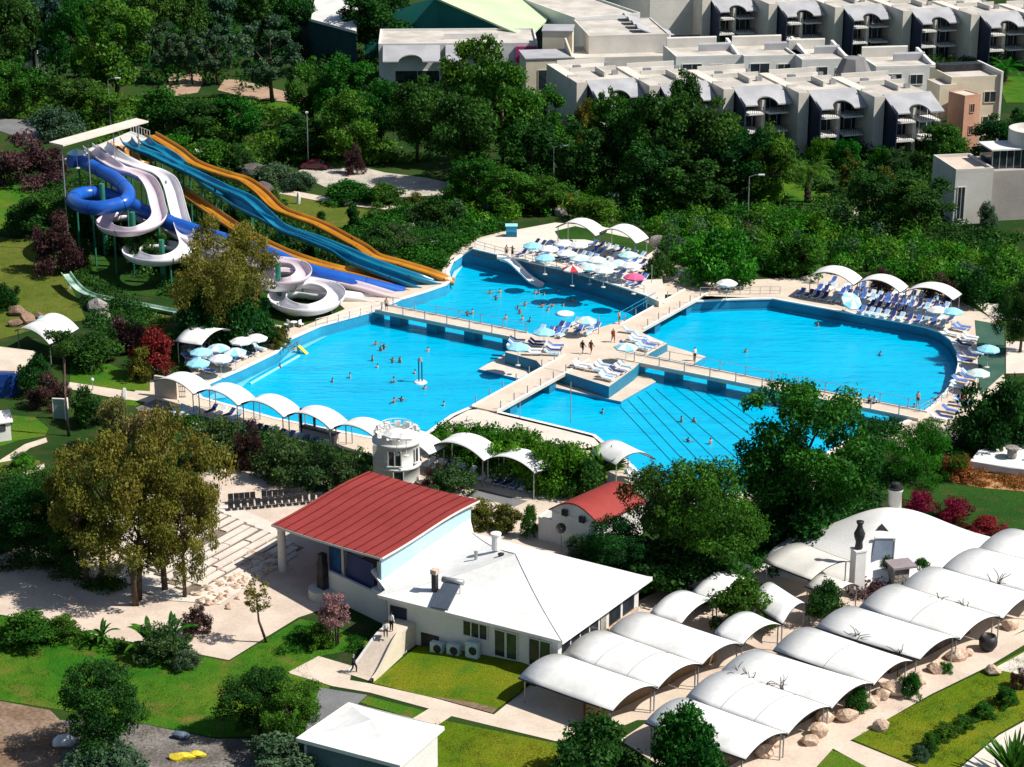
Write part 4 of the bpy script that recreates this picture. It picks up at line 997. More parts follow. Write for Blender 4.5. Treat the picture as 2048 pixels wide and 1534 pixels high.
# row of shade sails along the near edge of the left pool
step = (P(580, 828, 2.6) - P(400, 782, 2.6)) / 2
w_arch = (P(481, 808, 2.6) - P(400, 782, 2.6)); dep = (P(517, 793, 2.6) - P(481, 808, 2.6))
o0 = P(306, 762, 2.6)
for k, lb in enumerate(['first white shade canopy in the pool edge row, over the stone entrance wall', 'second white shade canopy from the entrance wall in the pool edge row', 'third white shade canopy from the entrance wall in the pool edge row',
                        'fourth white shade canopy in the pool edge row, over the person at the counter', 'white shade canopy just left of the lookout tower', 'white shade canopy just behind the lookout tower battlements']):
    p0 = o0 + step * k
    canopy(lb, p0, p0 + w_arch * 1.03, dep, .85, 'shade canopies along the pool edge')
g = 'pair of canopies beside the lookout tower'
for (a, b, c, lb) in [((866, 890), (968, 922), (1003, 902), 'white canopy right beside the lookout tower over the bench row'), ((970, 920), (1070, 947), (1105, 930), 'white canopy at the right end of the bench row below the hedge')]:
    p0, p1 = P(*a, 2.9), P(*b, 2.9); canopy(lb, p0, p1, P(*c, 2.9) - p1, .95, g)
g = 'canopies on the terrace above the upper pool'
for (a, b, c, lb) in [((1112, 454), (1191, 472), (1213, 462), 'left white canopy behind the crowded sun terrace'), ((1196, 466), (1272, 487), (1298, 476), 'right white canopy behind the crowded sun terrace')]:
    p0, p1 = P(*a, 3.6), P(*b, 3.6); canopy(lb, p0, p1, P(*c, 3.6) - p1, 1.15, g)
g = 'canopies behind the far right pool'
for (a, b, c, lb) in [((1616, 553), (1707, 570), (1725, 556), 'leftmost of three white canopies over the sunbeds by the far right pool'), ((1711, 568), (1800, 585), (1817, 573), 'middle of three white canopies over the sunbeds by the far right pool'), ((1806, 585), (1906, 600), (1924, 588), 'rightmost of three white canopies over the sunbeds by the far right pool')]:
    p0, p1 = P(*a, 2.8), P(*b, 2.8); canopy(lb, p0, p1, P(*c, 2.8) - p1, 1.05, g)
p0, p1 = P(403, 690, 2.8), P(470, 664, 2.8); canopy('single white canopy beside the umbrellas left of the left pool', p0, p1, P(350, 682, 2.8) - p0, 1.0, None)
p0, p1 = P(30, 661, 2.8), P(99, 689, 2.8); canopy('white canopy with a dark centre seam by the brown boulders', p0, p1, P(158, 657, 2.8) - p1, .9, None, seams=1)
p0, p1 = P(1180, 905, 2.8), P(1232, 930, 2.8); canopy('white canopy at the near pool corner beside the spiky palm', p1, P(1310, 917, 2.8), p0 - p1, 1.0, None)
# barrel vaults of the market, two banks
BASE = 2.2
ew = P(1575, 1470, BASE) - P(1372, 1394, BASE)      # along a vault, east bank
gE = 'barrel canopies of the right bank'
E = [((1491, 1519), (1575, 1471), (1290, 1445), 'nearest white barrel canopy of the right bank, behind the round bush', 0),
     ((1575, 1470), (1661, 1418), (1372, 1394), 'white barrel canopy with two dark seams, second from the bottom of the right bank', 2),
     ((1664, 1417), (1746, 1371), (1438, 1347), 'white barrel canopy with bare twigs at its back corner, third from the bottom', 0),
     ((1748, 1370), (1825, 1326), (1546, 1300), 'white barrel canopy in front of the low terrace wall, fourth from the bottom', 1),
     ((1840, 1319), (1919, 1280), (1632, 1254), 'white barrel canopy with dark gutter, fifth from the bottom of the right bank', 0),
     ((1920, 1280), (1999, 1237), (1719, 1213), 'white barrel canopy with a duller beige far half beside the pedestal', 1),
     ((2006, 1237), (2080, 1195), (1799, 1177), 'white barrel canopy just right of the stone pillar', 0),
     ((2085, 1192), (2165, 1150), (1881, 1140), 'white barrel canopy with red bush at its far corner', 0),
     ((2165, 1148), (2240, 1105), (1953, 1102), 'topmost white barrel canopy of the right bank at the frame edge', 0)]
for (b, c, a, lb, sm) in E:
    p0, p1 = P(*b, BASE), P(*c, BASE) + Vector((0, 0, .2))
    canopy(lb, p0, p1, P(*a, BASE) - p0, .66, gE, name='barrel_canopy', seams=sm)
gW = 'barrel canopies of the left bank'
for (b, c, a, lb, sm, z) in [((1225, 1422), (1315, 1378), (1037, 1355), 'nearest white barrel canopy of the left bank, above the shaded floor', 0, 2.2), ((1315, 1378), (1404, 1333), (1125, 1308), 'white barrel canopy with two thin seams beside the restaurant', 2, 2.2),
                         ((1403, 1331), (1487, 1293), (1214, 1266), 'white barrel canopy third from the bottom of the left bank', 0, 2.2), ((1363, 1247), (1440, 1205), (1299, 1227), 'short white barrel canopy under the big leafy tree', 0, 2.2),
                         ((1425, 1205), (1510, 1165), (1382, 1186), 'small white barrel canopy partly covered by the round green bush', 0, 2.2), ((1483, 1292), (1562, 1254), (1427, 1266), 'short white barrel canopy below the round green bush', 0, 2.2),
                         ((1566, 1248), (1613, 1212), (1500, 1205), 'white canopy right of the round green bush', 0, 2.0)]:
    p0, p1 = P(*b, z), P(*c, z) + Vector((0, 0, .2))
    canopy(lb, p0, p1, P(*a, z) - p0, .74, gW, name='barrel_canopy', seams=sm)
p0, p1 = P(1622, 1160, 2.6), P(1700, 1122, 2.6); canopy('wide dull grey awning left of the statue pedestal', p0, p1, P(1526, 1122, 2.6) - p0, .5, None, mat=GREYW, name='awning')
p0, p1 = P(1672, 1192, 2.0), P(1718, 1172, 2.0); canopy('small pale vault at the foot of the statue pedestal', p0, p1, P(1610, 1172, 2.0) - p0, .6, None, mat=GREYW, name='barrel_canopy')
# stone walls and counters inside the vaults, shade put into the dark stone colour
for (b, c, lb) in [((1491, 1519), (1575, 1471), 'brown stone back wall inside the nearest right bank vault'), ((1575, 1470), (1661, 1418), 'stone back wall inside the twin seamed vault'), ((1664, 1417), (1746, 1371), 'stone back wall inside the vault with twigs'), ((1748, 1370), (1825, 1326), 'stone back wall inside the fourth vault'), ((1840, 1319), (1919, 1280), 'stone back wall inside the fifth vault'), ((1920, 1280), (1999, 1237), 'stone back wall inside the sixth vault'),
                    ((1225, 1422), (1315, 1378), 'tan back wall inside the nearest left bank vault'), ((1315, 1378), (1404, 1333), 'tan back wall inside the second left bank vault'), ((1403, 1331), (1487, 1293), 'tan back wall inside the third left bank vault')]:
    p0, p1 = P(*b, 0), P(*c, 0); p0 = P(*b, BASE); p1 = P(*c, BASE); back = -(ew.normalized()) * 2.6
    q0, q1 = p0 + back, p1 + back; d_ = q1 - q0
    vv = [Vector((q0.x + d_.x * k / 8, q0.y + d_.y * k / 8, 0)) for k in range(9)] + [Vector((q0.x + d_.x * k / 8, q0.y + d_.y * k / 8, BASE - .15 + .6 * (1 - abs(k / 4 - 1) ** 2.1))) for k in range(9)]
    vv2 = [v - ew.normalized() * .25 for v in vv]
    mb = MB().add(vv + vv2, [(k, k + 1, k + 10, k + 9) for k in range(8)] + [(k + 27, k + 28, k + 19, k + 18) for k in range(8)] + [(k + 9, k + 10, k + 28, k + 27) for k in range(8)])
    solo(mb, 'stone_wall', M('shaded_stone', (.13, .10, .08), (.08, .06, .05), 1.2, .95, .6, fine=.3) if 'tan' not in lb else M('tan_wall', (.30, .20, .11), (.24, .16, .09), .5, .95, .2), lb, 'wall', 'back walls inside the barrel canopies')

# ============================================================ WATER SLIDES
def prof_channel(r, hh, th=.09, n=9):
    out = [(r * math.cos(PI + PI * k / n), hh + r * math.sin(PI + PI * k / n)) for k in range(n + 1)]
    inn = [((r - th) * math.cos(PI + PI * k / n), hh + (r - th) * math.sin(PI + PI * k / n)) for k in range(n, -1, -1)]
    return out + inn
def prof_flat(hw, hh, th=.09):
    return [(-hw, hh), (-hw, -.02), (-hw * .75, -.18), (hw * .75, -.18), (hw, -.02), (hw, hh), (hw - th, hh), (hw - th, .06), (hw * .72, -.06), (.07, -.06), (0, .10), (-.07, -.06), (-hw * .72, -.06), (-hw + th, .06), (-hw + th, hh)]
def prof_tube(r, n=14): return [(r * math.cos(2 * PI * k / n), r * math.sin(2 * PI * k / n)) for k in range(n)]
def sweep(path, prof, bank=0.0):
    mb = MB(); k = len(path); m = len(prof); vv = []
    for i, p in enumerate(path):
        tt = (path[min(i + 1, k - 1)] - path[max(i - 1, 0)]).normalized()
        sd = Vector((tt.y, -tt.x, 0)).normalized(); up = sd.cross(tt)
        vv += [p + sd * a + up * b for a, b in prof]
    mb.add(vv, [(i * m + j, i * m + (j + 1) % m, (i + 1) * m + (j + 1) % m, (i + 1) * m + j) for i in range(k - 1) for j in range(m)])
    mb.add([v for v in vv[:m]], [tuple(range(m))]); mb.add([v for v in vv[-m:]], [tuple(reversed(range(m)))])
    return mb
def slide(label, pts, prof, mat, posts=6, joints=0, postmat=GREENP, off=0, jm=None, trough='trough'):
    path = smooth_path([P(x, y, z) for x, y, z in pts], 7)
    b = path[len(path) // 2]
    t = thing('water_slide', label, 'water slide', (b.x, b.y, 0), 0, 'water slides running down to the upper pool')
    part(sweep(path, prof), trough, mat, t, True)
    L = len(path)
    for k in range(posts):
        p = path[int((k + .4 + off) * L / posts) % L]
        if p.z > 1.0: part(MB().tube([(p.x, p.y, -.1 if p.y > 230 else 0), (p.x, p.y, p.z - .25)], .13, 8), 'support_post', postmat, t)
    for k in range(joints):
        i = int((k + .5) * L / joints); i = min(max(i, 1), L - 2)
        tt = (path[i + 1] - path[i - 1]).normalized() * .05
        part(sweep([path[i] - tt, path[i] + tt], [(a * 1.05, c * 1.05 + .0) for a, c in prof]), 'joint_flange', jm or mat, t)
    return t, path
TB = prof_tube(.95); CH = prof_channel(1.05, .75); FL = prof_flat(1.0, .4)
slide('closed royal blue tube slide curling once at the top of the tower',
      [(140, 322, 10.6), (160, 322, 10.4), (185, 333, 10.1), (210, 345, 9.8), (236, 362, 9.4), (256, 384, 8.9), (252, 402, 8.6), (228, 411, 8.3), (195, 416, 8.1), (162, 412, 7.9), (146, 400, 7.7), (158, 389, 7.5), (190, 386, 7.3), (228, 393, 7.0), (262, 408, 6.6), (304, 430, 6.0), (370, 455, 5.2), (450, 480, 4.4), (535, 506, 3.4), (596, 533, 2.5), (645, 549, 1.9), (718, 566, .9), (808, 588, -.6)],
      TB, SLBLUE, 9, 12, jm=M('blue_joint', (.006, .05, .22), (.008, .06, .26), 1, .4))
slide('open pinkish white slide with one big curl in the middle',
      [(180, 300, 11.0), (195, 312, 10.8), (212, 327, 10.5), (236, 342, 10.0), (265, 351, 9.4), (292, 364, 8.8), (307, 386, 8.1), (315, 416, 7.2), (319, 438, 6.6), (305, 455, 6.2), (277, 466, 5.9), (246, 469, 5.6), (218, 464, 5.4), (208, 453, 5.2), (221, 442, 5.0), (248, 438, 4.8), (278, 441, 4.6), (312, 452, 4.3), (360, 475, 4.0), (420, 500, 3.9), (470, 516, 3.8), (516, 530, 3.7), (557, 528, 3.5), (594, 535, 3.2), (608, 551, 2.9), (592, 566, 2.6), (556, 571, 2.3), (534, 562, 2.1), (545, 551, 1.9), (590, 552, 1.7), (650, 564, 1.3), (718, 579, .6), (797, 603, -.7)],
      CH, SLPINK, 10, 10, off=.2, jm=M('dark_joint_line', (.20, .17, .19), (.17, .15, .17), 1, .6))
slide('open bright white slide with the lowest curl and a big loop by the pool',
      [(200, 290, 11.4), (226, 310, 11.0), (256, 326, 10.4), (285, 337, 9.8), (312, 346, 9.2), (334, 360, 8.5), (345, 380, 7.7), (352, 406, 6.8), (360, 437, 5.8), (370, 468, 5.0), (376, 494, 4.5), (358, 512, 4.2), (325, 521, 4.0), (288, 520, 3.8), (264, 510, 3.6), (268, 498, 3.4), (300, 491, 3.3), (345, 494, 3.1), (400, 513, 2.8), (460, 543, 2.6), (515, 566, 2.4), (560, 572, 2.2), (612, 566, 2.0), (655, 574, 1.8), (673, 590, 1.6), (660, 608, 1.4), (622, 620, 1.3), (582, 617, 1.2), (556, 604, 1.1), (560, 590, 1.0), (595, 585, .9), (640, 590, .8), (700, 594, .3), (795, 611, -.8)],
      prof_channel(1.18, .45), SLWHITE, 10, 10, off=.1, jm=M('dark_joint_line', (.2, .17, .19)))
slide('orange twin track slide running behind the golden tree',
      [(223, 290, 10.9), (245, 301, 10.0), (275, 322, 8.6), (297, 335, 7.6), (325, 356, 6.7), (357, 379, 6.0), (392, 402, 5.4), (447, 441, 4.6), (500, 474, 3.9), (572, 508, 3.0), (645, 532, 2.2), (731, 552, 1.0), (800, 572, .1), (842, 590, -.7)],
      FL, SLORNG, 8, 12, off=.3, jm=M('orange_joint', (.30, .11, .01)))
slide('turquoise waved slide ending leftmost of the turquoise pair',
      [(252, 280, 11.4), (262, 293, 11.2), (282, 302, 10.8), (310, 313, 10.2), (343, 329, 9.5), (383, 347, 8.6), (422, 366, 7.9), (447, 378, 7.5), (495, 399, 6.7), (533, 432, 5.4), (564, 459, 4.5), (615, 479, 4.0), (670, 502, 3.2), (706, 525, 2.3), (767, 549, 1.3), (820, 569, .2), (858, 584, -.8)],
      prof_channel(.88, .45), SLTURQ, 9, 14, off=.15, jm=M('turquoise_joint', (.004, .12, .22), (.004, .11, .2), 1, .5))
slide('turquoise waved slide ending between its twin and the outer orange slide',
      [(285, 277, 11.2), (298, 291, 10.9), (326, 304, 10.3), (353, 322, 9.6), (378, 340, 8.6), (408, 366, 7.5), (441, 388, 6.7), (480, 414, 5.9), (525, 437, 5.1), (575, 462, 4.3), (625, 478, 3.9), (690, 503, 3.1), (743, 526, 2.2), (800, 546, 1.3), (845, 560, .5), (890, 574, -.7)],
      prof_channel(.88, .45), SLTURQ, 9, 14, off=.5, jm=M('turquoise_joint', (.004, .12, .22)))
slide('outermost orange twin track slide along the lawn with cone shrubs',
      [(300, 270, 11.2), (321, 282, 10.8), (352, 301, 10.1), (383, 325, 9.2), (419, 340, 8.6), (456, 352, 8.2), (488, 362, 7.8), (521, 385, 6.9), (554, 417, 5.6), (588, 432, 5.2), (637, 450, 4.6), (701, 484, 3.4), (724, 497, 2.9), (751, 515, 2.2), (801, 529, 1.6), (866, 549, .6), (908, 566, -.5)],
      FL, SLORNG, 9, 12, off=.2, jm=M('orange_joint', (.30, .11, .01), (.26, .1, .01), 1, .6))
# tower deck and roof beam
q = [P(98, 284, 15.2), P(126, 290, 15.2), P(297, 242, 15.2), P(272, 236, 15.2)]
qm = sum(q, Vector()) / 4
t = thing('slide_tower', 'slide start tower with a long thin cream roof slab', 'tower', (qm.x, qm.y, 0))
part(MB().prism(q, 15.0), 'roof', PAVEW, t)
dk_ = [P(128, 318, 10.2), P(180, 325, 10.2), P(300, 276, 10.2), P(262, 262, 10.2)]
part(MB().prism(dk_, 9.9), 'deck', GREYW, t)
for (a, b) in ((.06, .5), (.35, .5), (.65, .5), (.94, .5)):
    p = (q[0] + (q[3] - q[0]) * a) * (1 - b) + (q[1] + (q[2] - q[1]) * a) * b
    part(MB().tube([(p.x, p.y, 0), (p.x, p.y, 15.0)], .09, 8), 'support_post', STEEL, t)
mb = MB()
for k in range(8):
    a, b = dk_[0] + (dk_[1] - dk_[0]) * k / 7, dk_[3] + (dk_[2] - dk_[3]) * k / 7
    for p in (b,): mb.tube([p, p + Vector((0, 0, 1.1))], .04, 5)
mb.tube([dk_[3] + Vector((0, 0, 1.1)), dk_[2] + Vector((0, 0, 1.1))], .04, 5); part(mb, 'railing', WHITE, t)
for (px, py, z, h, lb) in [(205, 392, 8.2, 1.7, 'dark green centre post inside the blue slide curl'), (266, 452, 5.8, 1.9, 'dark green centre post inside the pinkish white slide curl'), (324, 505, 4.2, 1.7, 'dark green centre post inside the low white slide curl'), (556, 548, 3.4, 1.4, 'dark green post inside the white slide loop by the pool')]:
    p = P(px, py, z); solo(MB().tube([(p.x, p.y, 0), (p.x, p.y, z + h)], .36, 10), 'slide_post', GREENP, lb, 'post', 'centre posts of the curled slides')

# ============================================================ UMBRELLAS AND SUNBEDS
def umbrella(mats, name='umbrella'):
    t = thing(name, 'x', 'umbrella')
    n = 8; mb = MB(); R_ = 1.35
    for k in range(n):
        a0, a1 = 2 * PI * k / n, 2 * PI * (k + 1) / n
        pts = [(0, 0, 2.75)] + [(R_ * f * math.cos(a), R_ * f * math.sin(a), 2.75 - .5 * f ** 1.6) for f in (.55, 1) for a in (a0, a1)]
        pts += [(R_ * math.cos(a), R_ * math.sin(a), 2.08) for a in (a0, a1)]
        mb.add(pts, [(0, 1, 2), (1, 3, 4, 2), (3, 5, 6, 4)], k % len(mats))
    lpart(mb, 'shade', mats, t)
    lpart(MB().tube([(0, 0, 0), (0, 0, 2.8)], .03, 6), 'pole', PLAST, t); lpart(MB().lathe([(.3, 0), (.3, .08), (.06, .14)], n=10), 'base', GREYW, t)
    return t
UM = {k: umbrella(v) for k, v in dict(w=[SAIL], b=[LTBLUE], g=[SAIL, MINT], r=[SAIL, REDC], p=[PINKC], m=[MINT], s=[SAIL, LTBLUE]).items()}
ucol = dict(w='white', b='light blue', g='white and mint', r='white and red', p='pink', m='mint green', s='white and light blue')
def umb(kind, px, py, where, z=0.0, tilt=0, n=None):
    q = P(px, py, z + 2.5)
    lb = f'{ucol[kind]} umbrella {where}'
    o = place(UM[kind], (q.x, q.y, z), random.uniform(0, 6), lb, 'beach umbrellas around the pools')
    if tilt: o.rotation_euler = (tilt, tilt * .6, 0)
for k, x, y, w in [('b', 1065, 488, 'at the left corner of the crowded sun terrace'), ('w', 1097, 494, 'second from the left corner of the crowded sun terrace'), ('w', 1128, 483, 'left one in the back row under the two canopies'), ('w', 1157, 486, 'right one in the back row under the two canopies'), ('w', 1133, 503, 'in the second row of the crowded terrace'),
                   ('g', 1160, 513, 'in the middle of the crowded sun terrace'), ('w', 1193, 516, 'right of the middle of the crowded sun terrace'), ('m', 1256, 506, 'by the right edge of the dark grass strip'), ('g', 1236, 523, 'in front of the mint umbrella on the crowded terrace'), ('w', 1262, 527, 'at the right edge of the crowded terrace'), ('g', 1215, 527, 'near the right side of the crowded terrace'),
                   ('r', 1145, 534, 'near the pool wall of the crowded terrace'), ('w', 1207, 537, 'in the front row of the crowded terrace'), ('g', 1180, 531, 'between the red and white umbrella and its white neighbour'), ('p', 1268, 550, 'at the front right corner of the crowded terrace'), ('b', 1090, 512, 'near the chute at the terrace edge')]:
    umb(k, x, y, w, 1.0)
for k, x, y, w in [('b', 402, 700, 'nearest the single canopy left of the left pool'), ('s', 436, 692, 'in the back row left of the left pool'), ('w', 441, 713, 'in front of the others at the left pool sunbeds'), ('w', 482, 678, 'by the dark bush at the corner of the left pool'), ('b', 396, 722, 'lowest at the left end of the left pool sunbeds'), ('w', 512, 672, 'highest near the left pool corner'), ('s', 470, 700, 'between two white ones left of the left pool'),
                   ('w', 1875, 616, 'left of a light blue one by the far right pool'), ('b', 1905, 619, 'at the far end of the sunbed row by the far right pool'), ('w', 1454, 562, 'alone by the hedge between the upper and far right pools'), ('b', 1977, 694, 'on the dark turf right of the far right pool'), ('g', 1957, 742, 'above the curved corner of the far right pool'),
                   ('b', 1088, 660, 'on the pool plaza beside the left bridge'), ('s', 1172, 637, 'at the top edge of the pool plaza'), ('s', 1252, 690, 'on the right side of the pool plaza'), ('b', 1036, 690, 'at the left end of the pool plaza')]:
    umb(k, x, y, w)
umb('s', 1690, 584, 'tilted beneath the leftmost far canopy', 0, .6)
umb('s', 153, 301, 'at the top of the slide tower', 10.2)
umb('w', 793, 862, 'on the left of the lookout tower roof', 4.3); umb('w', 812, 864, 'on the right of the lookout tower roof', 4.3)
def sunbed(mat):
    mb = MB()
    mb.b2(-.33, .33, -.95, .35, .28, .34); mb.add([(-.33, .35, .28), (.33, .35, .28), (.33, .95, .72), (-.33, .95, .72), (-.33, .35, .34), (.33, .35, .34), (.33, .92, .78), (-.33, .92, .78)], [(3, 2, 1, 0), (4, 5, 6, 7), (0, 1, 5, 4), (1, 2, 6, 5), (2, 3, 7, 6), (3, 0, 4, 7)])
    for x in (-.28, .28):
        for y in (-.8, .3): mb.b2(x - .03, x + .03, y - .03, y + .03, 0, .28)
    mb.b2(-.26, .26, -.92, .34, .345, .41, 1)
    mb.add([(-.26, .35, .35), (.26, .35, .35), (.26, .9, .78), (-.26, .9, .78), (-.26, .35, .42), (.26, .35, .42), (.26, .87, .84), (-.26, .87, .84)], [(3, 2, 1, 0), (4, 5, 6, 7), (0, 1, 5, 4), (1, 2, 6, 5), (2, 3, 7, 6), (3, 0, 4, 7)], 1)
    o = mb.build('sunbed', [PLAST, mat]); return tag(o, 'x', 'sunbed')
SB = [sunbed(BEDBL), sunbed(BEDNV), sunbed(BEDLT), sunbed(PLAST)]
sbn = ['blue', 'navy', 'pale blue', 'white']
rb = random.Random(3)
def beds(poly, z, ang, where, sx=1.15, sy=2.5, jit=.12, w=(4, 3, 3, 2), miss=.12, zpoly=None):
    pts = [P(x, y, z if zpoly is None else zpoly) for x, y in poly]
    ca, sa = math.cos(ang), math.sin(ang)
    loc = [(p.x * ca + p.y * sa, -p.x * sa + p.y * ca) for p in pts]
    x0, x1 = min(p[0] for p in loc), max(p[0] for p in loc); y0, y1 = min(p[1] for p in loc), max(p[1] for p in loc)
    y = y0 + sy * .4
    while y < y1:
        x = x0 + sx * .4
        while x < x1:
            if inside((x, y), loc) and rb.random() > miss:
                k = rb.choices(range(4), w)[0]
                xx, yy = x + rb.uniform(-jit, jit), y + rb.uniform(-jit, jit)
                place(SB[k], (xx * ca - yy * sa, xx * sa + yy * ca, z), ang + rb.uniform(-.12, .12), f'{sbn[k]} sunbed {where}', 'sunbeds ' + where)
            x += sx
        y += sy
aB, aA = math.atan2(BB[2].y, BB[2].x), math.atan2(BA[2].y, BA[2].x)
aU = math.atan2(P(1290, 590, 1).y - P(945, 497, 1).y, P(1290, 590, 1).x - P(945, 497, 1).x)
beds([(1040, 512), (1062, 490), (1180, 490), (1285, 515), (1305, 545), (1285, 583), (1150, 540)], 1.0, aU, 'on the crowded terrace above the upper pool wall', 1.2, 2.5)
beds([(1590, 594), (1640, 580), (1760, 598), (1880, 618), (1905, 650), (1880, 660), (1700, 622)], 0.03, aB, 'on the far right pool terrace', 1.05, 2.7, miss=.05)
beds([(1640, 565), (1760, 580), (1900, 605), (1895, 622), (1760, 600), (1640, 582)], 0.03, aB, 'under the three far right canopies', 1.1, 2.6)
beds([(1898, 668), (1940, 650), (1955, 700), (1950, 760), (1910, 835), (1865, 850), (1860, 830), (1905, 790), (1928, 740), (1922, 690)], 0.03, aA, 'along the curved right end of the far right pool', 1.1, 2.3, .3, (4, 2, 4, 2), .15)
beds([(368, 728), (375, 690), (440, 668), (520, 660), (545, 690), (470, 730), (395, 752)], 0.03, aA, 'on the paving left of the left pool', 1.15, 2.4)
beds([(1018, 703), (1045, 680), (1110, 690), (1118, 712), (1080, 718)], .27, aA + .4, 'on the left part of the pool plaza', 1.0, 2.2, .2)
beds([(1070, 668), (1122, 654), (1165, 645), (1200, 657), (1185, 672), (1120, 678)], .27, aB, 'on the upper part of the pool plaza', 1.0, 2.2, .2)
beds([(1235, 690), (1262, 662), (1325, 687), (1298, 704), (1262, 700)], .27, aA, 'on the right part of the pool plaza', 1.0, 2.2, .2, (2, 1, 5, 2))
beds([(1150, 738), (1200, 724), (1262, 734), (1220, 766)], .27, aA, 'on the lower part of the pool plaza', 1.0, 2.2, .2, (1, 1, 3, 4))
beds([(850, 938), (870, 922), (1085, 975), (1078, 992)], 0.05, aB, 'in the row under the two tower canopies', .95, 2.2, .08, (3, 4, 2, 4), .04)
beds([(1240, 945), (1262, 935), (1290, 950), (1278, 962)], 0.05, aA, 'under the canopy by the spiky palm', 1.0, 2.2, .2, (2, 2, 4, 4))
beds([(345, 815), (420, 822), (560, 862), (740, 905), (738, 918), (560, 880), (420, 840), (345, 832)], 0.03, aB, 'in the row between the near hedge and the pool walk', 1.1, 2.2, .15, (4, 4, 2, 1), .1)

# ============================================================ FIGURES
def figure(name, pose, skin, parts_, hair=(.02, .012, .008)):
    """one continuous skinned body; garments follow its surface"""
    J = dict(pel=(0, 0, .95), sp=(0, 0, 1.14), ch=(0, .01, 1.34), nk=(0, .01, 1.50), hd=(0, -.02, 1.62), tp=(0, -.01, 1.745), ns=(0, -.115, 1.615),
             sl=(.17, .01, 1.43), sr=(-.17, .01, 1.43), el=(.23, .03, 1.15), er=(-.23, .03, 1.15), wl=(.25, -.05, .90), wr=(-.25, -.05, .90), hl=(.25, -.08, .81), hr=(-.25, -.08, .81),
             tl=(.095, 0, .88), tr=(-.095, 0, .88), kl=(.10, -.02, .50), kr=(-.10, -.02, .50), al=(.10, .03, .09), ar=(-.10, .03, .09), fl=(.11, -.12, .035), fr=(-.11, -.12, .035))
    J.update(pose)
    Rd = dict(pel=.14, sp=.125, ch=.155, nk=.055, hd=.088, tp=.06, ns=.02, sl=.065, sr=.065, el=.043, er=.043, wl=.03, wr=.03, hl=.036, hr=.036, tl=.095, tr=.095, kl=.058, kr=.058, al=.038, ar=.038, fl=.034, fr=.034)
    ks = list(J); ix = {k: i for i, k in enumerate(ks)}
    E_ = [('pel', 'sp'), ('sp', 'ch'), ('ch', 'nk'), ('nk', 'hd'), ('hd', 'tp'), ('hd', 'ns'), ('ch', 'sl'), ('ch', 'sr'), ('sl', 'el'), ('sr', 'er'), ('el', 'wl'), ('er', 'wr'), ('wl', 'hl'), ('wr', 'hr'), ('pel', 'tl'), ('pel', 'tr'), ('tl', 'kl'), ('tr', 'kr'), ('kl', 'al'), ('kr', 'ar'), ('al', 'fl'), ('ar', 'fr')]
    vs_ = [J[k] for k in ks]; es = [(ix[a], ix[b]) for a, b in E_]; rs = [Rd[k] for k in ks]
    for h, w in (('hl', 'wl'), ('hr', 'wr')):
        a, b = Vector(J[w]), Vector(J[h]); d = (b - a).normalized(); s = d.cross(Vector((0, 1, .2))).normalized()
        for f, (o_, ln, bd) in enumerate([(-.028, .075, .2), (-.010, .088, .15), (.009, .082, .2), (.027, .064, .3)]):
            i0 = len(vs_); m_ = b + s * o_ + d * (.02 + ln * .5) + Vector((0, -.012 * bd * 5, 0)); e_ = b + s * o_ * 1.15 + d * (.015 + ln) + Vector((0, -.03 * bd * 5, 0))
            vs_ += [tuple(m_), tuple(e_)]; rs += [.0085, .0075]; es += [(ix[h], i0), (i0, i0 + 1)]
        i0 = len(vs_); vs_ += [tuple(b + s * -.045 + Vector((0, -.025, 0))), tuple(b + s * -.055 + d * .04 + Vector((0, -.045, 0)))]; rs += [.0105, .009]; es += [(ix[w], i0), (i0, i0 + 1)]
    me = bpy.data.meshes.new(name); me.from_pydata(vs_, es, []); ob = bpy.data.objects.new(name, me); COL.objects.link(ob)
    md = ob.modifiers.new('s', 'SKIN'); md.use_smooth_shade = True
    for i, sv_ in enumerate(me.skin_vertices[0].data): sv_.radius = (rs[i], rs[i]); sv_.use_root = (i == 0)
    ob.modifiers.new('d', 'SUBSURF').levels = 1
    dg = bpy.context.evaluated_depsgraph_get(); me2 = bpy.data.meshes.new_from_object(ob.evaluated_get(dg))
    bpy.data.objects.remove(ob)
    me2.name = name; me2.materials.clear(); me2.materials.append(skin)
    body = bpy.data.objects.new(name, me2); COL.objects.link(body); tag(body, 'x', 'person')
    me2.calc_loop_triangles()
    def garment(nm, cond, mat, d_):
        mb = MB(); mp = {}; vv = []; ff = []
        for p in me2.polygons:
            if cond(p.center):
                f = []
                for i in p.vertices:
                    if i not in mp: mp[i] = len(vv); v = me2.vertices[i]; vv.append(tuple(v.co + v.normal * d_))
                    f.append(mp[i])
                ff.append(tuple(f))
        if ff: mb.add(vv, ff); lpart(mb, nm, mat, body, True)
    for nm, cond, mat in parts_: garment(nm, cond, mat, .014)
    hm = M('dark_hair', hair)
    garment('hair', lambda c: c.z > Vector(J['hd']).z + (.015 if c.y < J['hd'][1] - .035 else -.07) and (c - Vector(J['hd'])).length < .22, hm, .012)
    fc = MB(); hd = Vector(J['hd'])
    for s in (-1, 1): fc.lathe([(.0, -.012), (.012, 0), (0, .012)], hd + Vector((s * .033, -.092, .012)), 6)
    fc.box(hd + Vector((0, -.088, -.048)), (.045, .012, .012)); lpart(fc, 'face', M('eye_dark', (.02, .015, .012)), body)
    return body
SK1 = M('skin_tan', (.32, .17, .10), (.28, .15, .085), 3, .6); SK2 = M('skin_light', (.48, .28, .19), (.43, .25, .165), 3, .6)
walk = dict(kl=(.10, -.20, .53), al=(.10, -.17, .10), fl=(.11, -.33, .06), kr=(-.10, .06, .49), ar=(-.10, .30, .14), fr=(-.10, .18, .04), el=(.24, .12, 1.17), wl=(.25, .08, .93), hl=(.25, .06, .84), er=(-.24, -.06, 1.16), wr=(-.24, -.22, .98), hr=(-.24, -.29, .92))
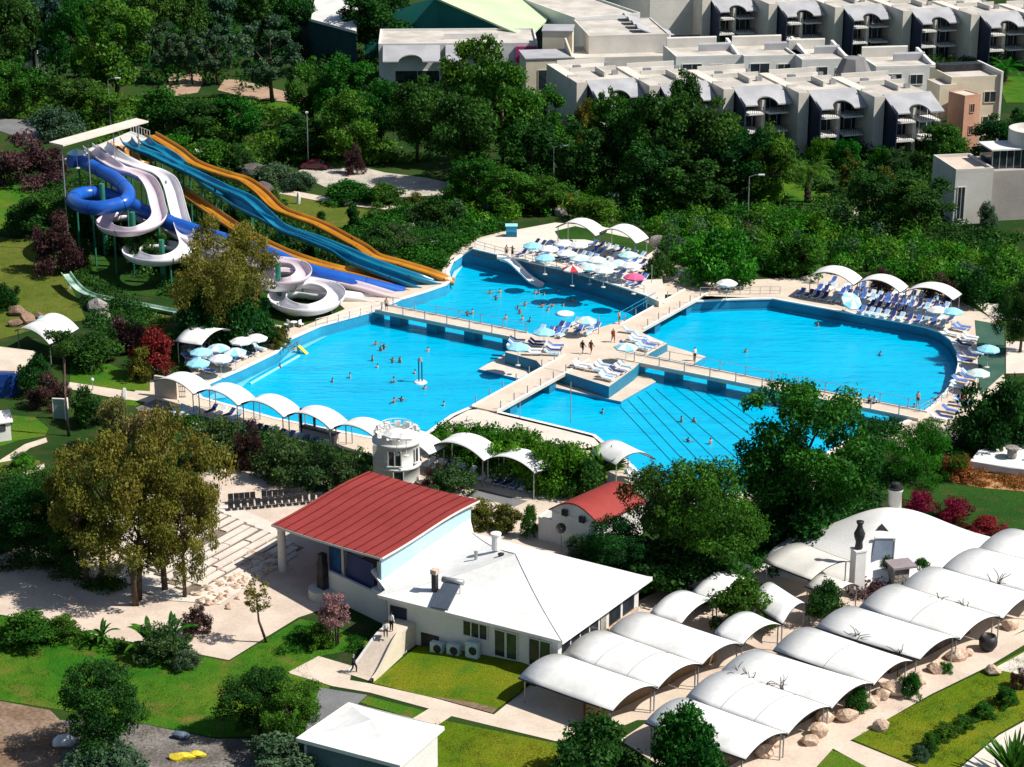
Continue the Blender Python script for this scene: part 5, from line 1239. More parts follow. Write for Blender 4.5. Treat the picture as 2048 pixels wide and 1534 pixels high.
armsup = dict(el=(.40, -.05, 1.34), wl=(.55, -.2, 1.42), hl=(.60, -.27, 1.45), er=(-.40, .0, 1.33), wr=(-.60, -.1, 1.36), hr=(-.69, -.13, 1.36))
sit = dict(pel=(0, .0, .45), sp=(0, .02, .64), ch=(0, .03, .84), nk=(0, .02, 1.0), hd=(0, -.01, 1.12), tp=(0, 0, 1.245), ns=(0, -.105, 1.115), sl=(.17, .03, .93), sr=(-.17, .03, .93), el=(.24, -.02, .68), er=(-.24, -.02, .68), wl=(.17, -.24, .60), wr=(-.17, -.24, .60), hl=(.14, -.32, .58), hr=(-.14, -.32, .58), tl=(.1, -.02, .44), tr=(-.1, -.02, .44), kl=(.12, -.42, .46), kr=(-.12, -.42, .46), al=(.12, -.44, .09), ar=(-.12, -.44, .09), fl=(.12, -.58, .035), fr=(-.12, -.58, .035))
inr = lambda a, b, mx=9: (lambda c: a < c.z < b and abs(c.x) < mx)
SHB = M('dark_trunks', (.02, .03, .06)); RUST = M('rust_cloth', (.20, .045, .02), (.16, .035, .015), 2, .9); DKC = M('black_cloth', (.012, .012, .015), (.02, .02, .022), 2, .9); WHC = M('white_cloth', (.7, .7, .7), (.65, .65, .65), 2, .9); GRC = M('pale_green_scarf', (.45, .60, .42), (.4, .54, .37), 2, .9)
F1 = figure('person', walk, SK1, [('robe', inr(.45, 1.46, .34), DKC)])
F2 = figure('person', walk, SK1, [('robe', inr(.42, 1.46, .34), RUST)])
F3 = figure('person', {}, SK2, [('trunks', inr(.62, 1.0, .2), SHB)])
F4 = figure('person', armsup, SK1, [('trunks', inr(.62, 1.0, .2), SHB)])
F5 = figure('person', walk, SK2, [('trousers', inr(.12, 1.0, .2), DKC), ('coat', inr(.7, 1.47, .34), DKC), ('scarf', lambda c: c.z > 1.52 and c.y > -.07, GRC)])
F6 = figure('person', {}, SK2, [('trousers', inr(.1, 1.0, .2), DKC), ('shirt', inr(.92, 1.47, .34), WHC)])
F7 = figure('person', sit, SK2, [('trunks', lambda c: c.z < .58 and c.y > -.32, SHB)])
F8 = figure('person', sit, SK1, [('shirt', lambda c: .5 < c.z < .95 and c.y > -.12, WHC), ('trousers', lambda c: c.z < .55, DKC)])
gP = 'people walking on the bridges and terraces'
def ppl(fig, px, py, rz, lb, z=0.02, grp=None): q = P(px, py, z); return place(fig, q, rz, lb, grp)
ppl(F1, 1165, 708, 2.5, 'person in a dark robe walking on the pool plaza', .27, gP); ppl(F2, 1182, 708, 2.6, 'person in a rust brown robe walking beside the dark robed one on the plaza', .27, gP); ppl(F2, 1226, 685, .4, 'person in a rust robe at the foot of the upper bridge half', .24, gP)
ppl(F6, 1389, 722, .5, 'person in white shirt standing on the right landing', -.7, gP); ppl(F3, 1238, 648, 1, 'person in dark trunks by the turquoise post of the upper bridge', .24, gP)
ppl(F5, 708, 1346, 1.2, 'person in black with a pale green headscarf walking up the entrance path', .04); ppl(F6, 783, 1262, 2.6, 'person in white shirt standing by the restaurant door', 2.08); ppl(F8, 772, 1268, 0, 'person crouched in dark clothes beside the restaurant door', 2.08)
ppl(F6, 658, 877, .8, 'person in white shirt under the fourth pool edge canopy', .03, gP); ppl(F3, 1013, 514, .6, 'left person at the top of the white terrace chute', 1.02, gP); ppl(F4, 1025, 516, -.6, 'right person with arms out at the top of the white terrace chute', 1.02, gP)
ppl(F7, 1738, 810, 2.9, 'bare chested person sitting on the long footbridge kerb', .0, gP); ppl(F8, 1748, 812, 2.7, 'person in white shirt sitting on the long footbridge kerb', .0, gP)
ppl(F2, 1924, 812, .3, 'person in a rust robe by the curved end of the far right pool', .03, gP); ppl(F3, 1835, 812, .2, 'person in trunks at the right pool rim near the bridge end', .06, gP)
ppl(F3, 773, 622, .3, 'person in dark trunks at the slide landing by the long bridge', .3, gP)
sw = random.Random(11)
for (x, y, k, wh) in [(980, 588, 1, 'upper'), (992, 600, 1, 'upper'), (1000, 586, 0, 'upper'), (1070, 588, 0, 'upper'), (1077, 588, 1, 'upper'), (1088, 590, 0, 'upper'), (1036, 618, 1, 'upper'), (1050, 612, 1, 'upper'), (1040, 628, 0, 'upper'), (1085, 615, 1, 'upper'), (1096, 622, 0, 'upper'), (1105, 614, 1, 'upper'), (1127, 612, 0, 'upper'), (1140, 603, 1, 'upper'), (1150, 605, 0, 'upper'), (1012, 638, 0, 'upper'), (1045, 640, 0, 'upper'), (1060, 643, 1, 'upper'), (935, 632, 1, 'upper'), (945, 628, 0, 'upper'), (1116, 585, 0, 'upper'),
                      (752, 690, 1, 'left'), (762, 702, 0, 'left'), (768, 698, 1, 'left'), (745, 722, 0, 'left'), (755, 735, 0, 'left'), (785, 726, 1, 'left'), (800, 725, 0, 'left'), (856, 702, 0, 'left'), (700, 756, 0, 'left'), (665, 764, 0, 'left'), (788, 765, 1, 'left'), (830, 747, 0, 'left'), (850, 778, 0, 'left'), (788, 806, 1, 'left'), (803, 803, 1, 'left'), (888, 811, 0, 'left'), (590, 700, 0, 'left'), (560, 735, 0, 'left'),
                      (1205, 826, 1, 'near'), (1363, 844, 0, 'near'), (1388, 844, 0, 'near'), (1376, 884, 1, 'near'), (1421, 888, 0, 'near'), (1492, 705, 0, 'far right'), (1760, 711, 1, 'far right'), (1635, 652, 0, 'far right'), (1715, 792, 0, 'far right'), (1828, 815, 1, 'far right')]:
    f = F4 if k else F3; q = P(x, y, WZ)
    place(f, (q.x, q.y, WZ - 1.12 + sw.uniform(-.1, .15)), sw.uniform(0, 6.2), f'swimmer {"with arms spread" if k else "with arms down"} standing in the {wh} pool', f'swimmers in the {wh} pool')

# ============================================================ STREET FURNITURE AND SMALL THINGS
def lamp(px, ybase, ytop, lb, side=1, arm=1.4):
    q = P(px, ybase); h = tall(ytop, ybase)
    t = thing('street_lamp', lb, 'street lamp', q, 0, 'tall street lamps')
    part(MB().tube([q, q + Vector((0, 0, h * .5)), q + Vector((0, 0, h))], [.11, .09, .06], 8), 'pole', STEEL, t)
    if arm:
        part(MB().tube([q + Vector((0, 0, h)), q + Vector((side * arm * .5, -.1, h + .3)), q + Vector((side * arm, -.2, h + .38))], .05, 6), 'arm', STEEL, t)
        c = q + Vector((side * (arm + .3), -.2, h + .38)); part(MB().box(c, (.9, .32, .16)), 'lamp_head', PLAST, t)
    else: part(MB().box(q + Vector((0, 0, h + .1)), (.4, .3, .25)), 'lamp_head', PLAST, t)
lamp(222, 262, 160, 'lamp post with bent arm behind the slide tower roof'); lamp(90, 148, 66, 'thin lamp post among the far left trees', 1, 0); lamp(617, 335, 226, 'straight lamp post beside the red car', 1, 0); lamp(1107, 402, 295, 'lamp post with bent arm in front of the dark tree group'); lamp(1495, 450, 354, 'lamp post with bent arm above the lush hedge')
for (px, py, z, h, lb) in [(1197, 668, .27, 2.4, 'slim dark pole at the left end of the pool plaza'), (1303, 580, 0, 3.2, 'slim pole where the wide bridge meets the terrace'), (1141, 845, .0, 4.6, 'tall thin pole rising from the front pool'), (1040, 836, 0, 1.8, 'short thin pole at the near pool rim')]:
    q = P(px, py, z); solo(MB().tube([q, q + Vector((0, 0, h))], .05, 6), 'pole', STEEL, lb, 'pole', 'slim poles around the pools')
# fountain column in the left pool
q = P(841, 765, WZ); t = thing('fountain', 'tall twin pipe fountain standing in the left pool', 'fountain', q)
for dx in (-.18, .18): lpart(MB().tube([(dx, 0, -1.6), (dx, 0, 2.6)], .07, 8), 'pipe', DARKM, t)
lpart(MB().lathe([(.0, 2.55), (.32, 2.6), (.2, 3.0), (0, 3.1)], n=10), 'spout', STEEL, t); lpart(MB().lathe([(.9, -.2), (.7, .12), (0, .16)], n=14), 'foam_ring', PLAST, t)
q = P(1130, 628, WZ + .02); solo(MB().lathe([(0, .22), (.9, .2), (1.15, .1), (1.15, 0), (.9, -.06), (0, -.06)], q, 24), 'float_mat', SAIL, 'large round white float mat drifting in the upper pool', 'float', None, True)
# white chute on terrace wall
pth = smooth_path([P(1006, 519, 1.3), P(1022, 524, 1.2), P(1042, 543, .1), P(1060, 560, -.9), P(1082, 573, -1.5)], 5)
t = thing('terrace_chute', 'short white chute dropping from the sun terrace into the upper pool', 'chute', tuple(pth[2])); part(chan(pth, .75, .3), 'trough', SLWHITE, t)
q = P(1006, 517, 1.0); part(MB().box(q + Vector((0, .3, .15)), (1.6, 1.4, .3)), 'platform', WHITE, t)
# small yellow slide in the shallow left pool
q = P(601, 706, WZ); t = thing('toy_slide', 'small yellow children slide in the shallow left pool', 'slide', q, rad(-20))
lpart(MB().add([(-.2, -.3, .9), (-.2, .3, .9), (.9, .3, 0), (.9, -.3, 0), (-.2, -.3, .8), (-.2, .3, .8), (.9, .3, -.1), (.9, -.3, -.1)], [(0, 3, 2, 1), (4, 5, 6, 7), (0, 1, 5, 4), (1, 2, 6, 5), (2, 3, 7, 6), (3, 0, 4, 7)]), 'chute', YELL, t)
lpart(MB().b2(-.3, -.2, -.3, .3, -1, .95), 'ladder', STEEL, t)
a, b = P(598, 712, WZ), P(500, 768, WZ); mbx = MB().tube([a + (b - a) * k / 10 for k in range(11)], .16, 8); solo(mbx, 'float_line', LTBLUE, 'pale float line across the shallow end of the left pool', 'float line')
a, b = P(650, 665, WZ), P(500, 752, WZ); dd = b - a
mb = MB()
for k in range(9):
    p = a + dd * k / 8; mb.tube([p - Vector((0, 0, 1)), p + Vector((0, 0, .9))], .04, 5)
mb.tube([a + Vector((0, 0, .9)), b + Vector((0, 0, .9))], .035, 5); mb.tube([a + Vector((0, 0, .3)), b + Vector((0, 0, .3))], .03, 5)
solo(mb, 'handrail', STEEL, 'low handrail marking off the shallow strip of the left pool', 'handrail')
# railing above the left pool corner
def fence(lb, p0, p1, n, h=1.0, mat=STEEL, mids=1):
    d = p1 - p0; m = (p0 + p1) / 2; t = thing('railing', lb, 'railing', m)
    for k in range(n + 1):
        p = p0 + d * k / n; part(MB().tube([p, p + Vector((0, 0, h))], .04, 5), 'post', mat, t)
    for j in range(mids + 1):
        z = h * (1 - j * .5); part(MB().tube([p0 + Vector((0, 0, z)), p1 + Vector((0, 0, z))], .03, 5), 'rail', mat, t)
fence('grey railing on the sloping rim above the upper left pool corner', P(632, 654), P(765, 620), 6)
fence('thin railing on the wall of the crowded sun terrace', P(950, 494, 1), P(1288, 585, 1), 16, .9); fence('thin railing on the paving behind the far right pool', P(1400, 590), P(1560, 588), 8); fence('thin railing along the pool rim right of the sunbeds', P(1838, 828), P(1905, 790), 6, .9)
fence('pale railing across the steps by the wide bridge and upper pool', P(1240, 640, .2), P(1310, 600, .2), 3, 1.0, BLUEW)
# small huts
q = P(1023, 486); t = thing('ticket_booth', 'small bright blue booth at the back of the sun terrace', 'booth', (q.x, q.y, 0))
lpart(MB().b2(-.75, .75, -.6, .6, 0, 1.7), 'cabin', M('teal_booth', (.01, .13, .22), (.014, .16, .27), .5, .5), t); lpart(MB().b2(-.7, .7, -.62, -.6, 1.75, 2.35).b2(-.75, .75, -.6, .6, 1.7, 2.5), 'upper_panel', M('bright_booth_blue', (.02, .28, .50), (.025, .32, .55), .5, .5), t); lpart(MB().b2(-.85, .85, -.7, .7, 2.5, 2.6), 'roof', LTBLUE, t)
q = P(352, 803); solo(MB().box(q + Vector((-1.2, 1.3, 1.2)), (2.9, .35, 2.4), aB + .15), 'entrance_wall', PAVE, 'cream stone entrance wall under the first pool edge canopy', 'wall')
q = P(361, 795); mb = MB()
for k in range(6): mb.box(q + Vector((k * .2 - .5, 0, 1.0)), (.05, .05, 1.9))
for z in (.1, .7, 1.3, 1.9): mb.box(q + Vector((0, 0, z)), (1.2, .06, .06))
solo(mb, 'lattice_gate', M('rusty_iron', (.16, .12, .09), (.12, .09, .07), 2, .8), 'brown iron lattice gate standing under the first pool edge canopy', 'gate')
q = P(640, 878); t = thing('bar_counter', 'dark framed bar counter under the fourth pool edge canopy', 'counter', q, aB); lpart(MB().b2(-2.2, 2.2, -.35, .35, 0, 1.0), 'cabinet', PAVEW, t); lpart(MB().b2(-2.35, 2.35, -.5, .5, 1.0, 1.08), 'worktop', DARKM, t); lpart(MB().b2(-2.3, -2.1, -.4, -.2, 0, 3.1).b2(-1.0, -.8, .2, .4, 0, 3.1), 'post', DARKM, t)
# car
q = P(630, 338); t = thing('parked_car', 'dark red parked car beside the gravel road', 'car', q, rad(-8)); CARP = M('red_car_paint', (.16, .015, .03), (.14, .012, .026), .5, .25, spec=.6)
prof = [(-2.1, .3), (-2.15, .65), (-1.9, .85), (-1.2, .95), (-.7, 1.42), (.7, 1.45), (1.3, .98), (2.05, .85), (2.15, .6), (2.1, .3)]
mb = MB(); k = len(prof); mb.add([(x, -.85, z) for x, z in prof] + [(x, .85, z) for x, z in prof], [(i, i + 1, i + 1 + k, i + k) for i in range(k - 1)] + [tuple(range(k)), tuple(reversed(range(k, 2 * k))), (k - 1, 0, k, 2 * k - 1)]); lpart(mb, 'body', CARP, t)
gl = MB()
for s in (-1, 1): gl.add([(-1.0, s * .862, 1.0), (1.1, s * .862, 1.0), (.65, s * .862, 1.36), (-.62, s * .862, 1.36)], [(0, 1, 2, 3)])
gl.add([(1.24, -.72, 1.03), (1.24, .72, 1.03), (.78, .68, 1.4), (.78, -.68, 1.4)], [(0, 1, 2, 3)]); gl.add([(-1.13, -.72, 1.02), (-1.13, .72, 1.02), (-.76, .68, 1.38), (-.76, -.68, 1.38)], [(3, 2, 1, 0)]); lpart(gl, 'windows', GLASS, t)
for x in (-1.3, 1.3):
    for y in (-.84, .84):
        w = lpart(MB().lathe([(0, -.1), (.32, -.1), (.32, .1), (0, .1)], n=14), 'wheel', DARKM, t); w.location = (x, y, .32); w.rotation_euler = (PI / 2, 0, 0)
# boulders
def rock(px, py, r, lb, grp=None, sq=(1, .85, .7), mat=None, cat='boulder', z=0):
    q = P(px, py, z); o = solo(MB().rock((q.x, q.y, z + r * sq[2] * .55), r, int(px * 7 + py), sq), 'boulder', mat or STONE, lb, cat, grp); return o
gR = 'boulders along the path by the market vaults'
for (x, y, r, lb) in [(1640, 1470, 1.0, 'pinkish boulder between the two nearest right bank vaults'), (1618, 1488, .8, 'low pinkish boulder at the path nearest the bottom vault'), (1652, 1442, .95, 'flat topped cream boulder in front of the twin seamed vault'), (1694, 1440, 1.05, 'yellowish square cream boulder beside a dark shrub'), (1736, 1412, 1.0, 'reddish boulder in front of the vault with twigs'), (1764, 1396, .8, 'small dark red boulder beside the larger peach one'), (1782, 1388, 1.25, 'large peach boulder before the fourth vault'), (1838, 1365, .85, 'cream boulder half behind a bush by the path'), (1872, 1342, 1.0, 'cream block boulder beside a short post'), (1912, 1317, 1.0, 'cream boulder between fifth and sixth vaults'), (1932, 1312, .7, 'small yellowish boulder right of the cream one'), (2018, 1258, .9, 'pale boulder by the path beside the dark barrel planter'), (1530, 1510, .9, 'cream slab boulder inside the bottom vault'), (1545, 1490, .8, 'flat cream slab boulder at the mouth of the bottom vault'), (1985, 1348, .8, 'pale boulder on the lawn corner beyond the path'), (1760, 1458, .8, 'grey flat boulder lying on the right lawn')]:
    rock(x, y, r, lb, gR)
gB = 'brown boulders by the left canopy'
for (x, y, r, lb) in [(36, 630, 1.3, 'uppermost brown boulder above the seamed canopy'), (55, 645, 1.4, 'widest brown boulder behind the seamed canopy'), (30, 652, 1.0, 'lowest brown boulder left of the seamed canopy'), (78, 636, .9, 'small dark brown boulder beside the blue tarpaulin')]:
    rock(x, y, r, lb, gB, mat=M('brown_rock', (.28, .18, .12), (.18, .12, .085), 1.2, .95, .6, fine=.3))
rock(85, 640, .6, 'crumpled blue tarpaulin by the brown boulders', None, mat=LTBLUE, cat='tarpaulin')
gG = 'grey boulders on the slope left of the pools'
for (x, y, r, lb) in [(195, 620, 1.6, 'big pale grey boulder below the dry chute'), (204, 640, 1.3, 'second pale grey boulder just below the big one'), (236, 655, 1.1, 'grey boulder left of the red bush'), (305, 740, 1.5, 'pale rough boulder below the red bush'), (322, 752, 1.0, 'small pale boulder at the foot of the red bush'), (505, 355, 2.4, 'dark upright boulder beside the cypress on the slide hill'), (525, 392, 2.2, 'dark slanted boulder beside the outer orange slide'), (460, 345, 1.3, 'small dark boulder left of the cypress'), (1122, 430, 1.3, 'pale round boulder at the back of the sun terrace'), (1160, 440, 1.2, 'pale long boulder behind the terrace canopies'), (1215, 445, 1.0, 'pale small boulder behind the right terrace canopy'), (1318, 490, 1.5, 'grey boulder at the right corner of the sun terrace')]:
    rock(x, y, r, lb, gG, mat=GSTONE if y > 400 or x > 900 else M('dark_rock', (.12, .105, .095), (.08, .07, .065), 1, .95, .6))
rock(365, 1518, .95, 'bright yellow crumpled sack lying on the grey soil', None, (1.3, .7, .45), YELL, 'sack'); rock(394, 1514, .7, 'smaller bright yellow sack touching the larger one', None, (1.2, .7, .5), YELL, 'sack'); rock(362, 1476, .7, 'blue grey plastic bundle on the grey soil', None, (1.1, .8, .6), M('blue_grey_plastic', (.08, .11, .17), (.12, .15, .2), 2, .5, .3), 'bundle'); rock(128, 1492, 1.0, 'white crumpled sheet beside the bottom left bush', None, (1, .7, .6), WHC, 'sheet'); rock(1488, 1150, .85, 'dark blue grey boulder beside the pale triangular slab', None, (1.2, .8, .9), M('slate_boulder', (.05, .065, .08), (.03, .04, .05), 2, .9, .5))
rock(250, 800, .6, 'small white standing stone by the left path', None, (.6, .5, 1.6), WHITE, 'stone'); rock(597, 408, .7, 'small white upright slab on the lawn by the orange slide', None, (.5, .4, 1.8), WHITE, 'stone')
# statue on pedestal, stone pillar, barrel planter
q = P(1712, 1190); t = thing('statue', 'dark vase shaped statue on a tall white pedestal', 'statue', (q.x, q.y, 0), rad(20))
lpart(MB().b2(-.5, .5, -.5, .5, 0, 4.3).b2(-.56, .56, -.56, .56, 4.3, 4.45), 'pedestal', WHITE, t); lpart(MB().lathe([(.30, 4.45), (.36, 4.6), (.30, 5.1), (.46, 5.6), (.50, 5.9), (.28, 6.4), (.22, 6.7), (.34, 6.95), (.34, 7.05), (0, 7.05)], n=16), 'figure', DARKM, t, True)
q = P(1795, 1178); t = thing('stone_pillar', 'square stone pillar with a flat slab top', 'pillar', (q.x, q.y, 0), rad(15)); lpart(MB().b2(-.7, .7, -.7, .7, 0, 2.3), 'shaft', GSTONE, t); lpart(MB().b2(-.95, 1.3, -.95, .95, 2.3, 2.5), 'top_slab', M('purple_slab', (.30, .25, .26), (.25, .21, .22), 1, .9), t)
q = P(1975, 1300); t = thing('barrel_planter', 'dark round barrel planter by the path', 'planter', (q.x, q.y, 0)); lpart(MB().lathe([(.45, 0), (.75, .5), (.78, .9), (.62, 1.35), (.5, 1.35), (.5, 1.2), (0, 1.2)], n=18), 'barrel', DARKM, t, True)
# bare twigs poking up between the vaults
gT = 'bare twigs between the market vaults'
for (x, y, z, lb, sd) in [(1480, 1352, 2.2, 'tangle of bare twigs at the back corner of the third right vault', 1), (1500, 1360, 2.2, 'tall bare twigs leaning over the third right vault', 2), (1535, 1370, 2.2, 'forked bare twig between the second and third right vaults', 3), (1566, 1385, 2.2, 'clubbed bare twig between the second and third right vaults', 4), (1715, 1277, 2.2, 'single upright twig on the fifth right vault gutter', 5), (1798, 1305, 2.2, 'bent bare twig on the gutter before the fifth right vault', 6), (1880, 1205, 2.4, 'arched bare twig on the gutter of the seventh right vault', 7), (1930, 1215, 2.4, 'looped bare twig on the gutter of the seventh right vault', 8), (1995, 1168, 2.4, 'spray of bare twigs on the gutter of the eighth right vault', 9)]:
    rr = random.Random(sd); q = P(x, y, z); mb = MB()
    for k in range(rr.randint(4, 7)):
        a = rr.uniform(0, 6.3); l = rr.uniform(.8, 1.9); p = [Vector((q.x, q.y, 0)), Vector((q.x, q.y, z - .3))]
        c = Vector((q.x, q.y, z - .3)); d_ = Vector((math.cos(a) * .5, math.sin(a) * .5, 1))
        for j in range(4): c = c + d_ * l / 4; d_ += Vector((rr.uniform(-.5, .5), rr.uniform(-.5, .5), -.25)); p.append(c.copy())
        mb.tube(p, [.05, .05, .045, .035, .03, .02], 5)
    solo(mb, 'twigs', BARK, lb, 'twigs', gT)
# amphitheatre rows and chairs
t = thing('amphitheatre', 'stepped pale stone seat rows of the open air theatre', 'seating', tuple(P(440, 1110)))
uA, uB = BA[2], BB[2]
s0 = P(590, 1102)
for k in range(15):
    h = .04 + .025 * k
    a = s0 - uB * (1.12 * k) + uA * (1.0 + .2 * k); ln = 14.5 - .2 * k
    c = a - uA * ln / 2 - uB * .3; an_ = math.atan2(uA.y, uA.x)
    part(MB().box((c.x, c.y, h / 2 + .02), (ln, 1.125, h), an_), 'tier', M('shadow_tread', (.15, .115, .085), (.22, .17, .13), .6, .95, .3, fine=.25), t)  # dark tread colour stands for the shadow lines between the seat rows
    rr = random.Random(k); x = rr.uniform(.1, .6)
    while x < ln - 1.2:
        w_ = rr.uniform(2.2, 5.0); w_ = min(w_, ln - x - .1)
        if rr.random() > .05:
            p = a - uA * (x + w_ / 2) - uB * (.35 + rr.uniform(-.05, .05)); hh = rr.uniform(.10, .16)
            part(MB().box((p.x, p.y, h + hh / 2 + .02), (w_, .76, hh), an_ + rr.uniform(-.02, .02)), 'seat_slab', PAVEW, t)
        x += w_ + rr.uniform(.10, .3)
gs = 'loose stones in front of the theatre seats'
rr = random.Random(5)
for k in range(150):
    f = rr.random(); x = 430 + 150 * f + rr.gauss(-18, 26); y = 1205 - 100 * f + rr.gauss(-10, 14)
    q = P(x, y); r = rr.uniform(.18, .5)
    o = MB().rock((0, 0, r * .3), r, k, (1, .8, .6)).build('stone', STONE); o.location = q; tag(o, 'loose cream stone among the rubble in front of the theatre seats', 'stone', gs)
def chair():
    t = thing('chair', 'x', 'chair'); lpart(MB().b2(-.25, .25, -.25, .25, .42, .48), 'seat', DARKM, t); lpart(MB().b2(-.25, .25, .2, .26, .48, 1.0), 'backrest', DARKM, t)
    for x in (-.22, .22):
        for y in (-.22, .22): lpart(MB().b2(x - .025, x + .025, y - .025, y + .025, 0, .42), 'leg', DARKM, t)
    return t
CHR = chair(); 
for row, (x0, y0, x1, y1, n_, lb) in enumerate([(462, 1008, 606, 996, 14, 'black chair in the back row facing the stage'), (462, 1022, 640, 1006, 14, 'black chair in the front row facing the stage')]):
    for k in range(n_):
        if row == 0 and k == 5: continue
        a, b = P(x0, y0), P(x1, y1); p = a + (b - a) * k / (n_ - 1); d_ = b - a
        place(CHR, p, math.atan2(d_.y, d_.x) + rr.uniform(-.1, .1), lb, 'black chairs in two rows before the stage')
# gravel edges, table near pool corner
q = P(588, 655); t = thing('garden_table', 'white garden table with chairs below the white slide loop', 'table', q)
lpart(MB().lathe([(.45, .7), (.45, .74), (0, .74)], n=14), 'tabletop', PLAST, t); lpart(MB().lathe([(.05, 0), (.05, .7)], n=8), 'leg', PLAST, t)
for k, x in enumerate((-.9, .9)):
    c = P(588, 655) + Vector((x, .1, 0)); s_ = thing('garden_chair', ['white garden chair left of the small white table', 'white garden chair right of the small white table'][k], 'chair', c, x)
    lpart(MB().b2(-.25, .25, -.25, .25, .4, .45), 'seat', PLAST, s_); lpart(MB().b2(-.25, .25, .2, .25, .45, .9), 'backrest', PLAST, s_)
    for a in (-.2, .2):
        for b in (-.2, .2): lpart(MB().b2(a - .02, a + .02, b - .02, b + .02, 0, .4), 'leg', PLAST, s_)
q = P(186, 780); t = thing('garden_lamp', 'short white globe lamp beside the left path', 'lamp', q); lpart(MB().tube([(0, 0, 0), (0, 0, 1.1)], .05, 8), 'pole', STEEL, t); lpart(MB().lathe([(0, 1.05), (.16, 1.12), (.2, 1.25), (.13, 1.4), (0, 1.43)], n=12), 'globe', PLAST, t)
q = P(412, 300, 2.6); t = thing('garden_shelter', 'small white curved shelter roof peeking over the round bushes', 'shelter', (q.x, q.y, 0)); lpart(MB().slab(lambda u, v: ((u - .5) * 3.6, (v - .5) * 2, 2.6 - .5 * math.sin(PI * u)), 8, 2, .12), 'roof', SAIL, t)
for x in (-1.6, 1.6): lpart(MB().tube([(x, 0, 0), (x, 0, 2.5)], .06, 6), 'post', STEEL, t)
# ============================================================ PLANTS
def leaf_mesh(name, centers, radii, nleaf, leaf, mat, seed, asp=.55, out=.55, shell=.55, droop=0.0, tintc=None):
    """leaf clumps: centers Nx3, radii Nx3; many small four-sided leaves spread in each clump"""
    g = np.random.default_rng(seed)
    C_ = np.asarray(centers, float); R_ = np.asarray(radii, float)
    n = len(C_)
    w = (R_[:, 0] * R_[:, 1]) ; w = w / w.sum()
    idx = g.choice(n, nleaf, p=w)
    d = g.normal(size=(nleaf, 3)); d /= np.linalg.norm(d, axis=1)[:, None]
    r = shell + (1 - shell) * g.random(nleaf) ** .7
    r *= 1 + .18 * g.normal(size=nleaf).clip(-2, 2)
    pos = C_[idx] + d * R_[idx] * r[:, None]
    nr = d * out + g.normal(size=(nleaf, 3)) * .6; nr[:, 2] += .25
    nr /= np.linalg.norm(nr, axis=1)[:, None]
    t = np.cross(nr, g.normal(size=(nleaf, 3))); t /= np.linalg.norm(t, axis=1)[:, None] + 1e-9
    t[:, 2] -= droop; t /= np.linalg.norm(t, axis=1)[:, None]
    b = np.cross(nr, t)
    s = leaf * (.55 + .9 * g.random(nleaf))[:, None]
    a = asp * (.7 + .6 * g.random(nleaf))[:, None]
    v = np.empty((nleaf, 4, 3))
    v[:, 0] = pos - t * s * .5; v[:, 1] = pos + b * s * a * .5 + nr * s * .06
    v[:, 2] = pos + t * s * .5; v[:, 3] = pos - b * s * a * .5 + nr * s * .06
    keep = v[:, :, 2].min(axis=1) > 0.02
    v = v[keep]; idx = idx[keep]; m = len(v)
    me = bpy.data.meshes.new(name)
    me.vertices.add(m * 4); me.vertices.foreach_set('co', v.reshape(-1))
    me.loops.add(m * 4); me.loops.foreach_set('vertex_index', np.arange(m * 4, dtype=np.int32))
    me.polygons.add(m); me.polygons.foreach_set('loop_start', np.arange(0, m * 4, 4, dtype=np.int32))
    try: me.polygons.foreach_set('loop_total', np.full(m, 4, dtype=np.int32))
    except Exception: pass
    me.update(calc_edges=True)
    ct = g.random(n) if tintc is None else np.asarray(tintc)
    tint = (.55 * ct[idx] + .45 * g.random(m)).clip(0, 1)
    at = me.attributes.new('tint', 'FLOAT', 'POINT'); at.data.foreach_set('value', np.repeat(tint, 4).astype(np.float32))
    me.materials.append(mat)
    return me
def crown_pts(shape, w, h, zb, n, g, cr):
    """clump centres and radii for a crown w wide from zb to h"""
    pts = []
    H_ = h - zb
    while len(pts) < n:
        p = g.uniform(-1, 1, 3); q = np.linalg.norm(p)
        if q > 1 or q < .45 and g.random() < .75: continue
        x, y, z = p
        zz = (z + 1) / 2
        if shape == 'cone': f = max(.08, 1 - zz) * 1.05
        elif shape == 'column': f = .95 * math.sin(PI * (.12 + .8 * zz)) ** .5
        elif shape == 'dome': zz = abs(z); f = 1.0
        else: f = 1.0
        pts.append((x * w / 2 * f * (1 - cr * .5), y * w / 2 * f * (1 - cr * .5), zb + cr * w * .3 + (H_ - cr * w * .6) * zz))
    pts = np.array(pts)
    # uneven outline: push whole sectors in or out
    ang = np.arctan2(pts[:, 1], pts[:, 0]); ph = g.uniform(0, 6.28, 3)
    k = 1 + .18 * np.sin(2 * ang + ph[0]) + .14 * np.sin(3 * ang + ph[1] + pts[:, 2]) + .10 * np.sin(5 * ang + ph[2] + pts[:, 2] * .7)
    pts[:, 0] *= k; pts[:, 1] *= k
    rr = w * cr * g.uniform(.32, 1.08, n)
    rad_ = np.stack([rr, rr * g.uniform(.8, 1.1, n), rr * g.uniform(.6, .9, n)], 1)
    return pts, rad_
